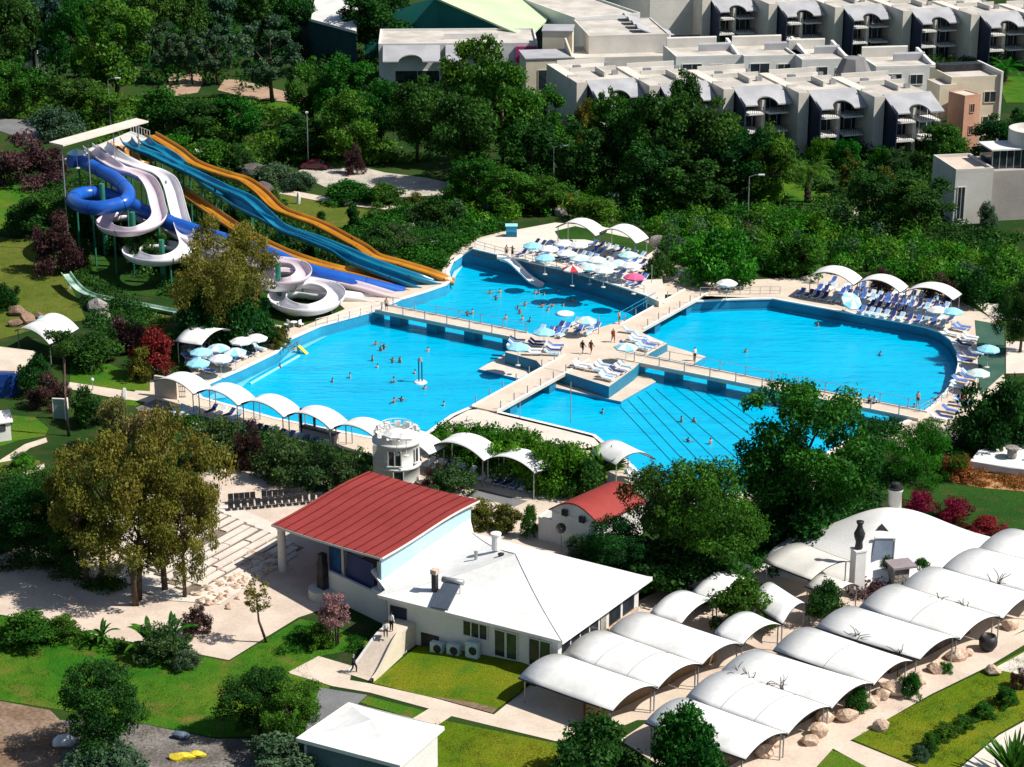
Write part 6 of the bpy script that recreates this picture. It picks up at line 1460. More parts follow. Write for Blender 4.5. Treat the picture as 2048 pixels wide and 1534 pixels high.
def trunk_mb(w, h, zb, g, pts, tr, lean=0, multi=1, nlimb=6):
    mb = MB()
    for s in range(multi):
        off = Vector((0, 0, 0)) if multi == 1 else Vector((math.cos(6.28 * s / multi) * tr * 2, math.sin(6.28 * s / multi) * tr * 2, 0))
        top = Vector((lean, 0, zb + (h - zb) * .45)) + off * 3
        mid = top * .5 + Vector((g.uniform(-.2, .2), g.uniform(-.2, .2), 0)) + off * .5
        mb.tube([off, mid, top], [tr, tr * .75, tr * .4], 8)
        for j in range(nlimb):
            p = pts[g.integers(len(pts))]; st_ = mid.lerp(top, g.uniform(.1, .9)); e = Vector(p)
            mb.tube([st_, st_.lerp(e, .5) + Vector((0, 0, .15 * h * .1)), e], [tr * .38, tr * .25, tr * .08], 5)
    return mb
KIND = {}
def tree_kind(key, name, shape, w, h, zb, nclump, cr, nleaf, leaf, mat, seed, tr=.25, trunk=True, asp=.55, shell=.55, multi=1, lean=0, droop=0, cat='tree', crown='crown'):
    g = np.random.default_rng(seed)
    pts, rd = crown_pts(shape, w, h, zb, nclump, g, cr)
    root = thing(name, 'x', cat)
    if trunk: lpart(trunk_mb(w, h, zb, g, pts, tr, lean, multi), 'trunk' if cat == 'tree' else 'stem', BARK, root, True)
    if lean: pts[:, 0] += lean * .9
    me = leaf_mesh(crown, pts, rd, nleaf, leaf, mat, seed + 1, asp=asp, shell=shell, droop=droop)
    o = bpy.data.objects.new(crown, me); COL.objects.link(o); o.parent = root
    KIND[key] = (root, w, h)
TN = 'leafy_tree'
tree_kind('big', TN, 'round', 10, 11, 1.6, 80, .14, 28000, .27, L_MID, 1, .32)
tree_kind('big2', TN, 'round', 10, 11, 1.0, 70, .15, 26000, .27, L_DARK, 2, .32)
tree_kind('dark', TN, 'round', 9, 12, 1.5, 50, .17, 11000, .40, L_DARK, 3, .3)
tree_kind('dark2', TN, 'round', 8, 12, 1.0, 46, .17, 10000, .40, L_DARK, 4, .3)
tree_kind('mid', TN, 'round', 9, 11, 1.5, 46, .17, 11000, .38, L_MID, 5, .3)
tree_kind('mid2', TN, 'round', 8, 11, 1.2, 42, .18, 10000, .38, L_MID, 6, .3)
tree_kind('blue', 'conifer_tree', 'cone', 6.5, 13, 1.0, 48, .15, 10000, .36, L_BLUEG, 7, .25)
tree_kind('grey', 'eucalyptus_tree', 'column', 7, 13, 1.4, 48, .15, 10500, .34, L_BROAD, 8, .28)
tree_kind('olive', 'olive_tree', 'round', 9, 9, 1.8, 58, .125, 17000, .20, L_OLIVE, 9, .26, multi=2)
tree_kind('olive2', 'olive_tree', 'round', 9, 9, .8, 62, .125, 20000, .20, L_OLIVE, 10, .26)
tree_kind('small', 'small_tree', 'round', 2.6, 5.4, 2.6, 26, .15, 1500, .17, L_OLIVE, 11, .13, lean=-.7)
tree_kind('pink', 'flowering_tree', 'round', 3, 4.0, 1.2, 26, .16, 2300, .18, L_PINK, 12, .10, multi=3)
tree_kind('bush', 'bush', 'dome', 4, 3.2, .0, 34, .19, 6500, .20, L_MID, 13, .10, cat='bush', crown='foliage')
tree_kind('bushd', 'bush', 'dome', 4, 3.2, .0, 34, .19, 6500, .20, L_DARK, 14, .10, cat='bush', crown='foliage')
tree_kind('bushv', 'bush', 'dome', 4, 2.8, .0, 34, .19, 6500, .20, L_VIV, 15, .10, cat='bush', crown='foliage')
tree_kind('olea', 'oleander', 'dome', 4, 3.4, .0, 36, .18, 6500, .19, L_OLEA, 16, .08, cat='bush', crown='foliage', multi=3)
tree_kind('broad', 'bush', 'dome', 4, 3.0, .0, 34, .19, 6000, .20, L_BROAD, 17, .10, cat='bush', crown='foliage')
tree_kind('yell', 'bush', 'dome', 4, 3.4, .0, 34, .18, 6000, .20, L_YELLOW, 18, .10, cat='bush', crown='foliage')
tree_kind('red', 'bush', 'dome', 4, 3.2, .0, 34, .18, 6000, .20, L_RED, 19, .10, cat='bush', crown='foliage')
tree_kind('mag', 'bush', 'dome', 4, 2.2, .0, 30, .19, 5000, .18, L_MAG, 20, .10, cat='bush', crown='foliage')
tree_kind('purp', 'bush', 'dome', 5, 4.2, .0, 36, .18, 7000, .22, L_PURP, 21, .12, cat='bush', crown='foliage')
tree_kind('oldo', 'bush', 'dome', 4, 3.0, .0, 34, .18, 6000, .20, L_OLIVE, 22, .10, cat='bush', crown='foliage')
tree_kind('orng', 'bush', 'dome', 4, 2.6, .0, 34, .18, 6000, .20, L_ORNG, 29, .10, cat='bush', crown='foliage')
tree_kind('cone', 'cone_shrub', 'cone', 2.8, 3.6, .0, 40, .15, 5000, .16, L_DARK, 23, .08, cat='bush', crown='foliage')
tree_kind('cyp', 'cypress_tree', 'column', 1.8, 6.5, .2, 40, .17, 4000, .18, L_DARK, 24, .12)
tree_kind('col', 'columnar_shrub', 'column', 2.4, 5.5, .2, 36, .17, 4000, .20, L_OLIVE, 25, .12)
tree_kind('feath', 'broom_bush', 'dome', 6, 4.6, .0, 44, .16, 11000, .30, L_VIV, 26, .10, cat='bush', crown='foliage', asp=.18, droop=-.9)
# palms and broad-leaved plants: every frond a folded ribbon
def frond_kind(key, name, nfr, ln, th, base, wid, mat, seed, arch=1.0, up=.6, comb=True, trunk=True, cat='palm'):
    g = random.Random(seed); root = thing(name, 'x', cat)
    if trunk:
        mb = MB(); pr = [(th * (1.25 if k % 2 else 1.0) * (1 - .25 * k / 14), base * k / 14) for k in range(15)]; mb.lathe(pr, n=10); lpart(mb, 'trunk', BARK, root)
    mb = MB(); tints = []
    for k in range(nfr):
        a = 2 * PI * k / nfr * 2.618 + g.uniform(-.2, .2); el = up + g.uniform(-.55, .55); L_ = ln * g.uniform(.75, 1.1)
        p = Vector((0, 0, base)); d = Vector((math.cos(a) * math.cos(el), math.sin(a) * math.cos(el), math.sin(el))); side = Vector((-math.sin(a), math.cos(a), 0)); pts = [p.copy()]
        for j in range(8): p = p + d * L_ / 8; d.z -= arch * .18; d.normalize(); pts.append(p.copy())
        for j in range(8):
            f0, f1 = (j + .0) / 8, (j + 1) / 8
            if comb:
                for s in (-1, 1):
                    for q_ in (0, .33, .66):
                        b0 = pts[j].lerp(pts[j + 1], q_); b1 = pts[j].lerp(pts[j + 1], q_ + .2); l_ = wid * math.sin(PI * (.12 + .85 * (f0 + q_ / 8))) * g.uniform(.8, 1.1); dd = (pts[j + 1] - pts[j]).normalized()
                        tip = b0 + side * s * l_ + dd * l_ * .6 - Vector((0, 0, l_ * .35)); mb.add([b0, b1, tip], [(0, 1, 2)])
            else:
                w0, w1 = wid * math.sin(PI * min(1, .06 + f0 * .94)) ** .6, wid * math.sin(PI * min(.999, .06 + f1 * .94)) ** .6
                dz = Vector((0, 0, .15))
                mb.add([pts[j] - side * w0 + dz * w0, pts[j], pts[j] + side * w0 + dz * w0, pts[j + 1] - side * w1 + dz * w1, pts[j + 1], pts[j + 1] + side * w1 + dz * w1], [(0, 3, 4, 1), (1, 4, 5, 2)])
    o = lpart(mb, 'fronds' if comb else 'leaves', mat, root)
    at = o.data.attributes.new('tint', 'FLOAT', 'FACE'); at.data.foreach_set('value', np.random.default_rng(seed).random(len(o.data.polygons)).astype(np.float32))
    KIND[key] = (root, ln * 1.9, base + ln * .45)
frond_kind('palm', 'palm_tree', 46, 3.3, .38, 3.6, .62, L_MID, 31, 1.0, .45)
frond_kind('palms', 'palm_tree', 34, 2.4, .22, 1.6, .5, L_VIV, 32, .9, .5)
frond_kind('spiky', 'yucca', 70, 2.4, .3, .9, .16, L_VIV, 33, .25, .75, comb=False, cat='plant')
frond_kind('banana', 'banana_plant', 15, 2.6, .16, 1.0, .26, L_MID, 34, 1.1, .9, comb=False, cat='plant')
frond_kind('agave', 'yucca', 60, 1.6, .1, .2, .07, L_MID, 35, .15, 1.0, comb=False, cat='plant', trunk=False)
rt = random.Random(21)
def T(kind, x, ytop, ybase, w, label, group=None):
    root, W_, H_ = KIND[kind]
    q = P(x, ybase); s = S(ybase); ww = w / s; hh = max(.4, tall(ytop, ybase))
    if kind in ('palm', 'palms', 'spiky', 'banana', 'agave'): k = (ww / W_ * hh / H_) ** .5 * (.66 if kind == 'banana' else 1); sc = (k, k, k)
    else: sc = (ww / W_, ww / W_, hh / H_)
    return place(root, q, rt.uniform(0, 6.28) if kind not in ('small',) else 0, label, group, sc)
TREES = '''
big|1600|752|1065|285|big airy green tree standing in front of the pool corner, tallest in the lower right
big2|1338|922|1160|185|dark leafy tree behind the restaurant, left lump of the pair
big|1415|915|1175|225|leafy tree behind the restaurant, right and brighter lump of the pair
big2|1228|1035|1178|135|low dark tree hanging over the restaurant roof edge
bush|1482|1158|1262|128|round green bush growing up between the left bank vaults
bushd|1652|1158|1245|95|loose dark green bush between the two vault banks
bushd|1190|1432|1560|195|big dense bush at the bottom edge left of the vaults
bush|1372|1415|1575|175|big round bush in front of the nearest right bank vault
big2|205|1328|1515|185|tall leafy bush on the lower left lawn beside the soil
big2|520|1335|1470|150|dark leafy bush on the lower lawn, upper left lump
big|585|1362|1492|130|dark leafy bush on the lower lawn, right lump by the kiosk
broad|565|1476|1560|190|low grey green bush along the kiosk wall
broad|215|1478|1560|170|low dull green bush at the bottom edge in the lower left
olive|190|860|1170|210|golden green tree at the left, nearest the display panel
olive2|330|815|1180|230|golden green tree at the left with the tallest crown
olive|275|960|1205|230|golden green tree at the left leaning over the theatre
olive2|370|900|1195|150|golden green tree at the left nearest the stone seats
big2|60|955|1130|190|dark tree in deep shade at the left edge
big2|150|1000|1150|150|dark tree behind the golden trees near the left edge
yell|235|788|905|95|pale yellow bush behind the golden trees
yell|300|810|915|80|pale yellow flowering bush beside the grey driveway
olea|430|828|925|140|green oleander hedge plant left of the dark reddish one
purp|500|835|935|70|dark reddish hedge plant between the oleanders
olea|560|852|960|120|white flowering oleander in the middle of the near hedge
olea|640|872|975|120|white flowering oleander right of the middle of the near hedge
olea|705|890|985|90|oleander at the right end of the near hedge by the tower
olive2|442|432|690|200|large golden tree standing in front of the slides
olive|500|450|660|130|golden tree right beside the largest one before the slides
bushd|545|638|692|62|dark bush at the upper left pool corner
oldo|562|655|695|40|small golden bush at the upper left pool corner
small|533|1158|1285|62|small leaning tree on the edge of the plaza
pink|672|1186|1290|75|pink flowering tree by the stage wall
bush|640|1245|1295|60|low green shrub under the pink flowering tree
red|312|660|752|95|red flowering bush on the slope left of the pool
oldo|285|690|760|60|yellowish green bush below the red flowering bush
bushd|190|655|730|130|dark green bush right of the seamed canopy
purp|255|625|700|90|brownish dark bush above the red flowering bush
purp|55|262|370|150|purple brown tree at the left of the slide tower
purp|112|418|545|105|brownish bush on the lawn below the slides
bushd|60|395|470|120|dark bush at the left lawn under the purple brown tree
bushd|15|560|622|52|round dark bush at the left edge on the olive lawn
bushd|75|705|790|75|dark bush between the blue booth and the thin trunk
purp|100|745|815|85|dark purple bush behind the blue booth
bushd|180|768|850|85|dark green bush right of the thin trunk
bushv|45|900|937|55|clipped round bush by the left path
bush|145|680|720|90|low bush with small leaves around the thin trunk
bushv|900|838|905|90|bright leafy hedge mass at its left end behind the tower canopies
bushv|970|838|930|110|bright leafy hedge mass behind the left tower canopy
bushv|1040|845|955|120|bright leafy hedge mass behind the right tower canopy
bushv|1110|862|985|120|bright leafy hedge mass sloping down to the spiky palm
bushd|1160|905|990|110|dark lower part of the hedge beside the spiky palm
spiky|1205|905|965|85|spiky palm at the near pool corner
olea|905|918|985|110|oleander in front of the bench row below the tower
purp|870|925|968|55|dark reddish oleander beside the tower base
oldo|960|1000|1050|85|yellow green shrubs in the planter right of the red roof
oldo|1010|1005|1060|70|second yellow green shrub in the planter right of the red roof
bush|1060|1010|1075|42|dark green bush between the planter and the walled yard
broad|1160|1065|1115|60|bluish low bush at the walled yard corner
bushd|1180|1070|1130|70|dark bush under the leafy tree beside the walled yard
banana|205|1222|1290|90|banana plant alone at the edge of the plaza
banana|300|1192|1310|120|tall banana plant with broad leaves at the plaza edge
banana|345|1185|1300|110|tall banana plant right of its twin at the plaza edge
olea|330|1235|1320|110|white flowering shrub under the twin banana plants
purp|395|1200|1270|60|dark brown shrub right of the twin banana plants
broad|375|1290|1335|60|small dry shrub at the plaza corner
bush|60|1228|1285|140|leafy green shrubs at the plaza edge, far left
bush|130|1232|1275|80|leafy green shrubs at the plaza edge beside the lone banana plant
bushd|1990|745|905|150|large dark tree at the right edge beside the turf
feath|1840|840|955|165|bright feathery bush right of the big airy tree
big2|2040|545|705|95|dark tree at the right edge above the white slabs
mag|1905|1000|1040|80|magenta bush behind the domed building chimney
mag|1835|985|1030|70|dark magenta bush left of the magenta one behind the dome
red|1970|1035|1070|90|dark red round bush behind the domed building
red|1935|1070|1110|75|bright red bush at the corner of the domed building
red|1915|1020|1048|45|small crimson bush between magenta and dark red ones
bushd|1770|1105|1160|55|dark leafy plant below the tilted skylight
bush|1840|1115|1160|50|dark green plant behind the stone pillar
oldo|1680|1080|1110|55|yellow green creeper on the domed building slope
bush|1600|1085|1120|80|low green plant above the dull grey awning
bush|1715|1375|1425|55|dark shrub beside the yellowish square boulder
bush|1820|1345|1395|50|dark shrub before the fourth right bank vault
bushv|1890|1320|1345|30|small bright shrub beside the cream block boulder
purp|395|610|670|60|dark reddish bush under the large golden tree
bush|1860|1465|1495|45|low shrub in the middle of the right lawn row
bushd|1858|1478|1508|38|dark round shrub at the lower end of the right lawn row
bush|1890|1445|1475|55|second low shrub of the right lawn row from its lower end
bush|1925|1430|1458|50|third low shrub of the right lawn row
bush|1965|1405|1435|55|fourth low shrub of the right lawn row
bush|2010|1375|1410|55|uppermost low shrub of the right lawn row
broad|1840|1490|1520|40|faded shrub beside the dark round one on the right lawn
purp|2035|1335|1375|40|bare brown shrub at the right edge beyond the path
agave|2025|1460|1560|85|grassy yucca tuft at the bottom right corner
cone|708|398|462|52|large dark cone shrub on the lawn by the slides
cone|643|417|458|34|small dark cone shrub on the lawn by the slides
bushv|1440|445|565|150|large bright dome shaped bush right of the crowded sun terrace
purp|1500|442|482|60|rusty brown bush at the foot of the lamp post above the lush hedge
bushd|1320|495|565|75|dark loose bush at the right corner of the crowded sun terrace
banana|1290|375|430|60|banana plant at the left of the lush hedge under the dark trees
banana|1350|380|440|60|banana plant in the lush hedge under the dark trees
banana|1420|395|455|60|banana plant in the lush hedge left of the lamp post
banana|1560|425|480|60|banana plant in the lush hedge right of the lamp post
banana|1680|445|505|60|banana plant in the lush hedge below the palm lawn
banana|1790|465|530|60|banana plant in the lush hedge behind the three far canopies
banana|1860|470|540|60|banana plant in the lush hedge above the rightmost far canopy
bush|1190|395|450|110|round green bush at the left end of the lush hedge
oldo|1130|380|425|60|yellowish bush at the left end of the lush hedge
purp|1115|375|425|50|brown bush at the left end of the lush hedge
purp|1770|530|585|60|pinkish brown shrub behind the middle far canopy
purp|1880|545|600|70|pinkish brown shrub behind the rightmost far canopy
bush|1600|470|550|120|green bush in front of the lush hedge left of the far canopies
bushd|1950|530|610|90|dark bush in front of the lush hedge at its right end
olea|850|400|450|90|white flowering shrub at the end of the cream path
olea|800|440|500|90|white flowering shrub beside the outer orange slide
bushd|750|445|520|100|dark green bush beside the outer orange slide
orng|1915|905|955|75|dried orange bush on the bark patch at the right
purp|1870|250|290|40|dark reddish plant beside the pink stair tower base
bushd|170|400|480|80|dark bush under the blue slide curl
bushd|235|425|505|80|dark bush under the pinkish white slide curl
bushd|300|440|540|90|dark bush between the low white curl and the golden tree
bushd|390|380|440|70|dark bush under the orange slide
bushd|470|410|470|70|dark bush under the turquoise slides
bushd|560|462|515|70|dark bush under the lower turquoise slides
bushd|620|490|535|60|dark bush between the turquoise and orange slides near the pool
bushd|1310|1080|1185|170|dark bush mass under the left leafy tree behind the restaurant
bushd|1410|1080|1195|190|dark bush mass under the right leafy tree behind the restaurant
bushd|1590|960|1085|210|dark bush mass at the foot of the big airy tree
bushd|1690|930|1000|110|dark bush right of the big airy tree foot
bushd|415|575|694|150|dark leafy undergrowth bush at the foot of the large golden tree, left side
bushd|495|580|696|120|dark leafy undergrowth bush at the foot of the large golden tree, right side
cyp|484|298|372|26|narrow dark cypress on the slide hill
bushv|336|262|312|95|round bright bush behind the turquoise slides
bush|430|277|342|120|wide clipped bush below the little white shelter
bushd|480|285|345|60|dark bush right of the wide clipped one
broad|560|318|372|95|grey green bush beside the gravel road
broad|600|335|378|70|second grey green bush nearer the gravel road
purp|707|282|348|44|small bare brown tree beside the gravel road
bush|700|362|402|120|clipped hedge bush between the path and gravel road
bush|770|366|408|80|clipped hedge bush at the right part of the path
oldo|830|385|418|50|yellowish bush at the end of the cream path
palm|1615|308|405|100|large date palm on the right garden lawn
col|1690|290|385|42|yellow green column shrub right of the date palm
dark|1740|335|470|110|dark tree behind the small pink paved yard
dark2|1830|345|480|130|dark bushy tree left of the corner house
mid|1885|238|345|95|bright green tree in front of the pink stair tower
bushv|1640|262|330|50|rounded bright bush under the near hotel balconies
bushv|1690|265|335|55|second rounded bright bush under the near hotel balconies
olea|1790|290|350|60|white flowering shrub beside the near hotel end
bushv|1760|280|345|40|slim bright bush below the near hotel balcony
oldo|1765|330|385|50|orange tipped bush left of the dark bushy tree
dark|1985|230|345|110|dark tree right of the pink stair tower
dark2|2035|205|330|70|dark tree at the right edge above the glazed room
palms|2010|112|165|75|small palm in front of the far row hotel
mid|1800|110|160|50|bright shrub tree in front of the far row hotel villa
broad|1975|395|455|40|pale wispy shrub at the wall of the corner house
'''
far = '''
dark|20|-30|180|130|dark tree at the far left corner of the wood
blue|70|-60|150|110|bluish conifer in the far left wood
blue|120|-70|165|90|tall bluish conifer beside the thin lamp post
mid|160|-20|185|110|dull green tree right of the thin lamp post
mid2|235|-10|205|150|broad tree in the middle of the far left wood
dark|150|150|250|130|dark tree left of the bent lamp post
mid|35|110|235|110|bright green tree at the left edge by the grey road
broad|120|205|275|110|pale leaved shrub beside the grey road
mid2|200|175|260|90|green tree behind the slide tower roof
grey|335|42|165|80|grey green tree above the tan ground
grey|385|58|168|55|slim grey green tree above the tan ground
grey|435|48|170|75|grey green tree right of the slim one above the tan ground
grey|545|28|205|125|tall grey green eucalyptus left of the teal wall
dark|300|-60|130|110|dark tree at the top edge, left of the middle of the wood
dark2|380|-50|120|100|dark tree at the top edge above the slim grey tree
blue|450|-60|115|90|bluish dark conifer at the top edge
dark|520|-50|110|100|dark tree at the top edge above the eucalyptus
dark2|585|-30|110|90|dark tree at the top edge beside the white roofed hall
mid|620|110|265|90|green tree below the white roofed hall
mid2|690|108|275|130|broad green tree left of the flat roofed building
dark|760|-45|130|150|big dark tree beside the green roofed hall
mid|765|150|300|120|green tree in front of the flat roofed building
dark|835|150|325|120|dark tree in front of the flat roofed building awnings
mid2|700|180|330|120|green tree above the gravel road
dark2|620|225|320|110|dark tree behind the straight lamp post
mid|480|185|290|110|green tree right of the tan ground
dark|390|190|290|130|dark tree behind the wide clipped bush
bush|330|175|275|130|leafy green shrub tree behind the orange slide start
mid|955|62|250|120|tall green tree beside the pink banner
mid|1005|100|340|150|tall leafy tree in the middle of the park
dark|930|170|370|150|dark tree mass left of the tall leafy tree
mid2|1090|175|335|110|green tree left of the cream house
dark|1060|230|390|140|dark tree in front of the tall leafy tree
oldo|1170|195|300|70|reddish tinted tree at the cream house corner
mid|1225|172|370|100|yellowish green tree before the near hotel row
dark2|1180|235|395|120|dark tree behind the bent lamp post in the park centre
dark|1270|185|395|130|dark tree under the hidden hotel villa
dark2|1340|160|400|140|tall dark tree at the left of the near hotel villas
dark|1365|130|330|80|dark tree crown touching the near hotel terraces
dark|1420|195|410|150|dark tree in the middle of the near hotel front
dark2|1480|235|420|130|dark tree right of the middle of the near hotel front
mid2|1535|250|425|95|tree at the right end of the dark group beside the palm lawn
dark|1300|280|425|140|low dark tree at the front of the dark group
dark2|1400|300|435|140|low dark tree at the front of the dark group, right one
mid|955|305|425|110|round topped tree at the end of the gravel road
mid2|1010|335|440|110|green tree right of the gravel road end
bushd|880|385|455|90|dark bush at the end of the cream path
mid|1080|345|430|90|green tree left of the bent lamp post foot
'''
LINES = [l for l in (TREES + far).split('\n') if l.strip()]
for l in LINES:
    k, x, yt, yb, w, lb = l.split('|')
    T(k, float(x), float(yt), float(yb), float(w), lb)
# thin trunked tall tree at the left
q = P(138, 872); t = thing('tall_tree', 'tall tree with a thin bare trunk beside the display panel', 'tree', q)
h = tall(690, 872); mb = MB().tube([(0, 0, 0), (-.1, 0, h * .5), (.15, 0, h)], [.2, .16, .1], 8); g = np.random.default_rng(5)
pts, rd = crown_pts('round', 4.6, h + 2.2, h - 1.4, 26, g, .17)
for j in range(6): mb.tube([(.15, 0, h - .6), tuple(pts[j])], [.09, .03], 5)
lpart(mb, 'trunk', BARK, t, True); me = leaf_mesh('crown', pts, rd, 3000, .24, L_DARK, 6); o = bpy.data.objects.new('crown', me); COL.objects.link(o); o.parent = t

# ---- undergrowth nobody could count
def thicket(name, poly, n, h, r, leaf, mat, seed, nl=None, z=0.0, asp=.5, shell=.5):
    g = np.random.default_rng(seed); pts = PP(poly)
    xs = [p.x for p in pts]; ys = [p.y for p in pts]; pl = [(p.x, p.y) for p in pts]; c = []; rr = []
    tries = 0
    while len(c) < n and tries < n * 40:
        tries += 1
        x, y = g.uniform(min(xs), max(xs)), g.uniform(min(ys), max(ys))
        if not inside((x, y), pl): continue
        hh = h * g.uniform(.35, 1.0); q = r * g.uniform(.6, 1.2)
        c.append((x, y, hh * .5)); rr.append((q, q, hh * .55))
    me = leaf_mesh(name, c, rr, nl or n * 110, leaf, mat, seed, asp=asp, shell=shell)
    o = bpy.data.objects.new(name, me); COL.objects.link(o); o['kind'] = 'stuff'; return o
thicket('undergrowth', [(930, 345), (985, 350), (1100, 380), (1300, 400), (1500, 430), (1700, 470), (1900, 505), (2100, 540), (2100, 655), (1990, 625), (1900, 580), (1640, 535), (1600, 548), (1440, 552), (1350, 530), (1310, 478), (1240, 450), (1110, 430), (1000, 455), (940, 470), (880, 440)], 420, 2.8, 1.5, .40, L_VIV, 41, 85000)
thicket('undergrowth', [(690, 455), (800, 425), (900, 430), (1000, 440), (1010, 460), (940, 482), (895, 520), (880, 548), (800, 520), (740, 490), (690, 470)], 190, 2.0, 1.3, .40, L_MID, 42, 26000)
HP = [(930, 345), (985, 350), (1100, 380), (1300, 400), (1500, 430), (1700, 470), (1900, 505), (2100, 540), (2100, 655), (1990, 625), (1900, 580), (1640, 535), (1600, 548), (1440, 552), (1350, 530), (1310, 478), (1240, 450), (1110, 430), (1000, 455), (940, 470), (880, 440)]
thicket('undergrowth', HP, 80, 4.4, 2.0, .44, L_MID, 71, 24000)
thicket('undergrowth', HP, 36, 4.0, 1.8, .44, L_DARK, 72, 10000)
thicket('undergrowth', HP, 90, 4.2, 1.5, .5, L_VIV, 74, 20000, asp=.3)
thicket('undergrowth', HP, 40, 4.4, 1.2, .42, L_BROAD, 73, 8000)
thicket('flower_shrubs', [(780, 435), (930, 440), (990, 455), (930, 478), (885, 510), (820, 490)], 60, 1.9, 1.0, .34, L_OLEA, 43, 6000)
thicket('undergrowth', [(0, 180), (140, 200), (300, 215), (460, 205), (640, 250), (860, 320), (700, 335), (640, 330), (500, 330), (300, 290), (140, 285), (60, 235), (0, 235)], 330, 2.2, 2.2, .6, L_MID, 44, 34000)
thicket('undergrowth', [(300, 300), (480, 330), (560, 380), (560, 420), (620, 460), (700, 480), (780, 520), (860, 545), (800, 555), (640, 500), (520, 430), (420, 350), (330, 320)], 220, 1.5, 1.3, .42, L_DARK, 45, 24000)
thicket('undergrowth', [(60, 380), (150, 340), (230, 400), (330, 460), (420, 520), (520, 560), (530, 640), (450, 640), (350, 600), (250, 520), (170, 500), (130, 560), (80, 500)], 170, 1.6, 1.5, .40, L_DARK, 46, 22000)
thicket('undergrowth', [(150, 600), (240, 600), (330, 650), (360, 700), (330, 770), (260, 740), (200, 680)], 80, 1.6, 1.3, .34, L_DARK, 47, 12000)
thicket('undergrowth', [(950, 335), (1100, 300), (1350, 350), (1560, 400), (1500, 440), (1300, 425), (1100, 400), (950, 380)], 160, 2.4, 2.0, .55, L_DARK, 48, 20000)
thicket('undergrowth', [(1520, 330), (1600, 300), (1900, 320), (1920, 470), (2060, 470), (2060, 540), (1700, 470), (1560, 430), (1660, 400)], 230, 2.0, 1.8, .5, L_DARK, 49, 26000)
thicket('undergrowth', [(1480, 255), (1900, 300), (1900, 345), (1480, 330)], 110, 2.6, 1.8, .5, L_DARK, 50, 12000)
thicket('undergrowth', [(0, -60), (640, -60), (640, 110), (500, 190), (300, 170), (0, 190)], 320, 4.5, 3.5, .9, L_DARK, 51, 30000)
thicket('undergrowth', [(640, 90), (760, 130), (1050, 170), (1180, 230), (1180, 300), (900, 300), (640, 220)], 200, 3.2, 2.6, .7, L_DARK, 52, 22000)
thicket('courtyard_planting', [(1215, 100), (1440, 95), (1460, 112), (1330, 118), (1200, 118)], 60, 3.0, 1.6, .5, L_DARK, 53, 7000)
thicket('undergrowth', [(1350, 95), (2060, 90), (2060, 135), (1880, 140), (1600, 112)], 120, 2.6, 1.6, .5, L_DARK, 54, 12000)
thicket('undergrowth', [(350, 855), (740, 960), (745, 925), (560, 880), (380, 842)], 110, 1.3, 1.0, .28, L_DARK, 55, 14000)
thicket('undergrowth', [(890, 870), (1000, 870), (1150, 900), (1200, 960), (1170, 995), (1060, 965), (960, 925)], 90, 2.0, 1.3, .34, L_DARK, 56, 14000)
thicket('undergrowth', [(1480, 1000), (1560, 1010), (1700, 1000), (1760, 960), (1880, 930), (1760, 985), (1740, 1040), (1640, 1060), (1560, 1090), (1520, 1110), (1480, 1060)], 110, 1.4, 1.2, .32, L_DARK, 57, 15000)
thicket('undergrowth', [(0, 1120), (60, 1110), (160, 1130), (260, 1180), (200, 1190), (60, 1140), (0, 1140)], 50, .9, .9, .25, L_DARK, 58, 6000)
thicket('undergrowth', [(-20, 960), (90, 950), (140, 1050), (120, 1110), (-20, 1110)], 80, 2.0, 1.3, .3, L_DARK, 59, 12000)
thicket('weeds', [(0, 1250), (110, 1260), (260, 1290), (380, 1320), (360, 1340), (200, 1300), (0, 1285)], 80, .7, .7, .2, L_MID, 60, 9000)
thicket('weeds', [(600, 1255), (660, 1255), (750, 1290), (720, 1305), (640, 1300), (560, 1310)], 50, .6, .6, .18, L_MID, 61, 6000)
thicket('undergrowth', [(1750, 850), (1800, 862), (1740, 940), (1700, 960), (1690, 900)], 40, 1.8, 1.2, .32, L_DARK, 62, 6000)
thicket('undergrowth', [(1905, 860), (1980, 830), (2060, 780), (2060, 890), (1960, 900), (1900, 900)], 50, 2.0, 1.3, .34, L_DARK, 63, 9000)
thicket('undergrowth', [(1960, 545), (2080, 560), (2080, 640), (2010, 640)], 50, 2.2, 1.5, .4, L_DARK, 64, 6000)
thicket('courtyard_planting', [(1700, 1185), (1770, 1150), (1830, 1165), (1800, 1185), (1720, 1200)], 30, 1.2, .8, .24, L_PURP, 65, 3500)
thicket('undergrowth', [(1500, 1085), (1700, 1080), (1730, 1110), (1600, 1125), (1500, 1180), (1440, 1150)], 60, 1.0, .9, .26, L_MID, 66, 8000)

thicket('undergrowth', [(120, 400), (200, 385), (330, 440), (400, 480), (420, 540), (360, 560), (260, 500), (170, 480), (120, 450)], 90, 1.6, 1.3, .36, L_DARK, 67, 14000)
thicket('undergrowth', [(120, 470), (165, 490), (190, 560), (240, 585), (200, 600), (150, 560)], 40, 1.2, 1.1, .32, L_DARK, 68, 6000)

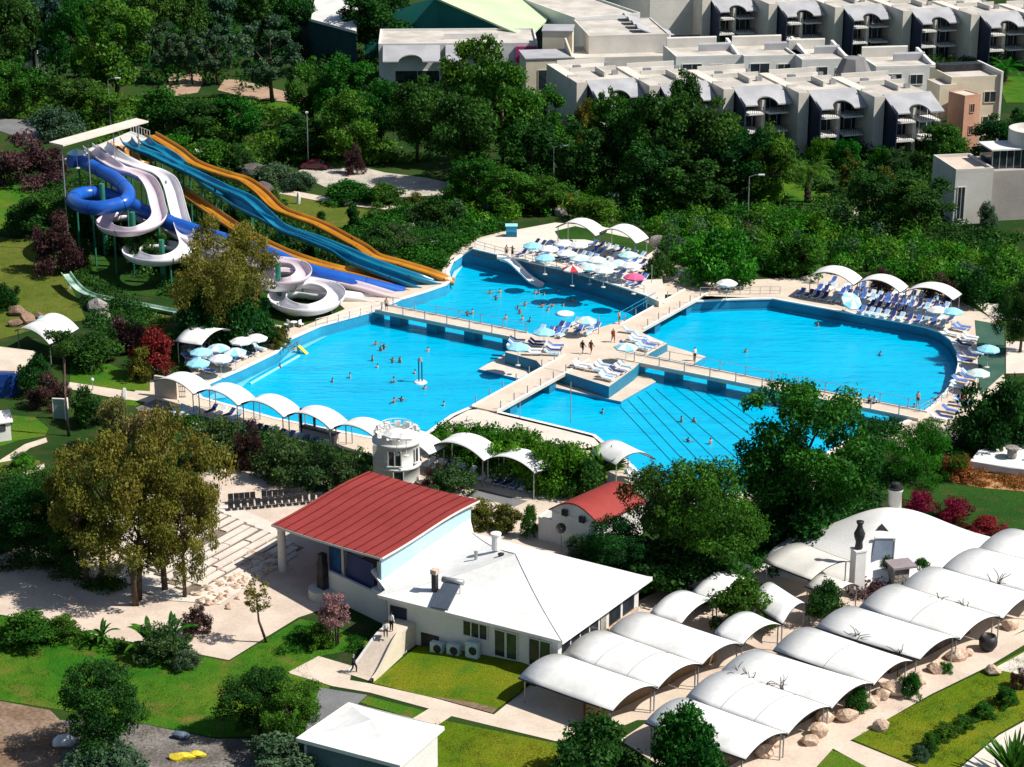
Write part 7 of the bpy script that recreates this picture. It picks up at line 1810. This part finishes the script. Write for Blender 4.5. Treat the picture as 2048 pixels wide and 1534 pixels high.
thicket('undergrowth', [(330, 345), (420, 380), (560, 470), (700, 530), (640, 548), (480, 485), (380, 420)], 80, 2.2, 1.4, .36, L_DARK, 75, 13000)
def roof_hedge(name, poly, z, n, h, r, leaf, mat, seed, nl):
    o = thicket(name, poly, n, h, r, leaf, mat, seed, nl); o.location.z = z
    return o
for k, (poly, sd) in enumerate(((((640, -60), (660, -60), (660, 0), (640, 0)), 76),)): pass
# grass tufts and weeds that roughen the lawns
for k, (poly, nn, m) in enumerate([([(-10, 1240), (205, 1290), (440, 1335), (600, 1250), (700, 1290), (620, 1330), (640, 1400), (560, 1455), (260, 1430), (0, 1395)], 420, L_MID), ([(870, 1440), (1110, 1490), (1200, 1534), (880, 1534)], 120, L_OLIVE), ([(1715, 1475), (1862, 1397), (1983, 1340), (2048, 1310), (2048, 1430), (1905, 1530)], 180, L_MID), ([(760, 1364), (845, 1300), (1050, 1330), (980, 1415)], 150, L_OLIVE), ([(0, 490), (60, 490), (140, 590), (160, 630), (0, 680)], 150, L_OLIVE), ([(110, 1450), (260, 1450), (430, 1485), (590, 1485), (590, 1530), (110, 1530)], 50, L_OLIVE)]):
    thicket('grass', poly, nn, .22, .75, .10, m, 80 + k, nn * 55, asp=.3, shell=.2)
# woods that carry on past the edges of the view
thicket('woodland', [(-420, -40), (-40, -40), (-40, 330), (-120, 420), (-420, 420)], 200, 7.5, 3.6, .8, L_DARK, 91, 26000)
thicket('woodland', [(2090, 250), (2400, 250), (2400, 560), (2090, 560)], 120, 6.5, 3.0, .7, L_DARK, 92, 16000)
thicket('woodland', [(2095, 760), (2350, 740), (2350, 1010), (2110, 1000)], 90, 4.0, 2.2, .5, L_DARK, 93, 12000)
thicket('woodland', [(-420, 440), (-60, 440), (-60, 660), (-420, 660)], 100, 5.0, 2.6, .6, L_DARK, 94, 14000)
thicket('woodland', [(-300, 980), (-40, 960), (-40, 1110), (-300, 1110)], 60, 4.5, 2.2, .45, L_DARK, 95, 10000)
thicket('woodland', [(-300, -130), (2400, -130), (2400, -70), (-300, -70)], 420, 9.0, 5.0, 1.1, L_DARK, 96, 34000)

thicket('bark_chips', [(1868, 955), (1900, 932), (1960, 945), (2090, 957), (2090, 984), (1960, 974)], 60, .5, .8, .16, L_ORNG, 97, 9000, shell=.2)
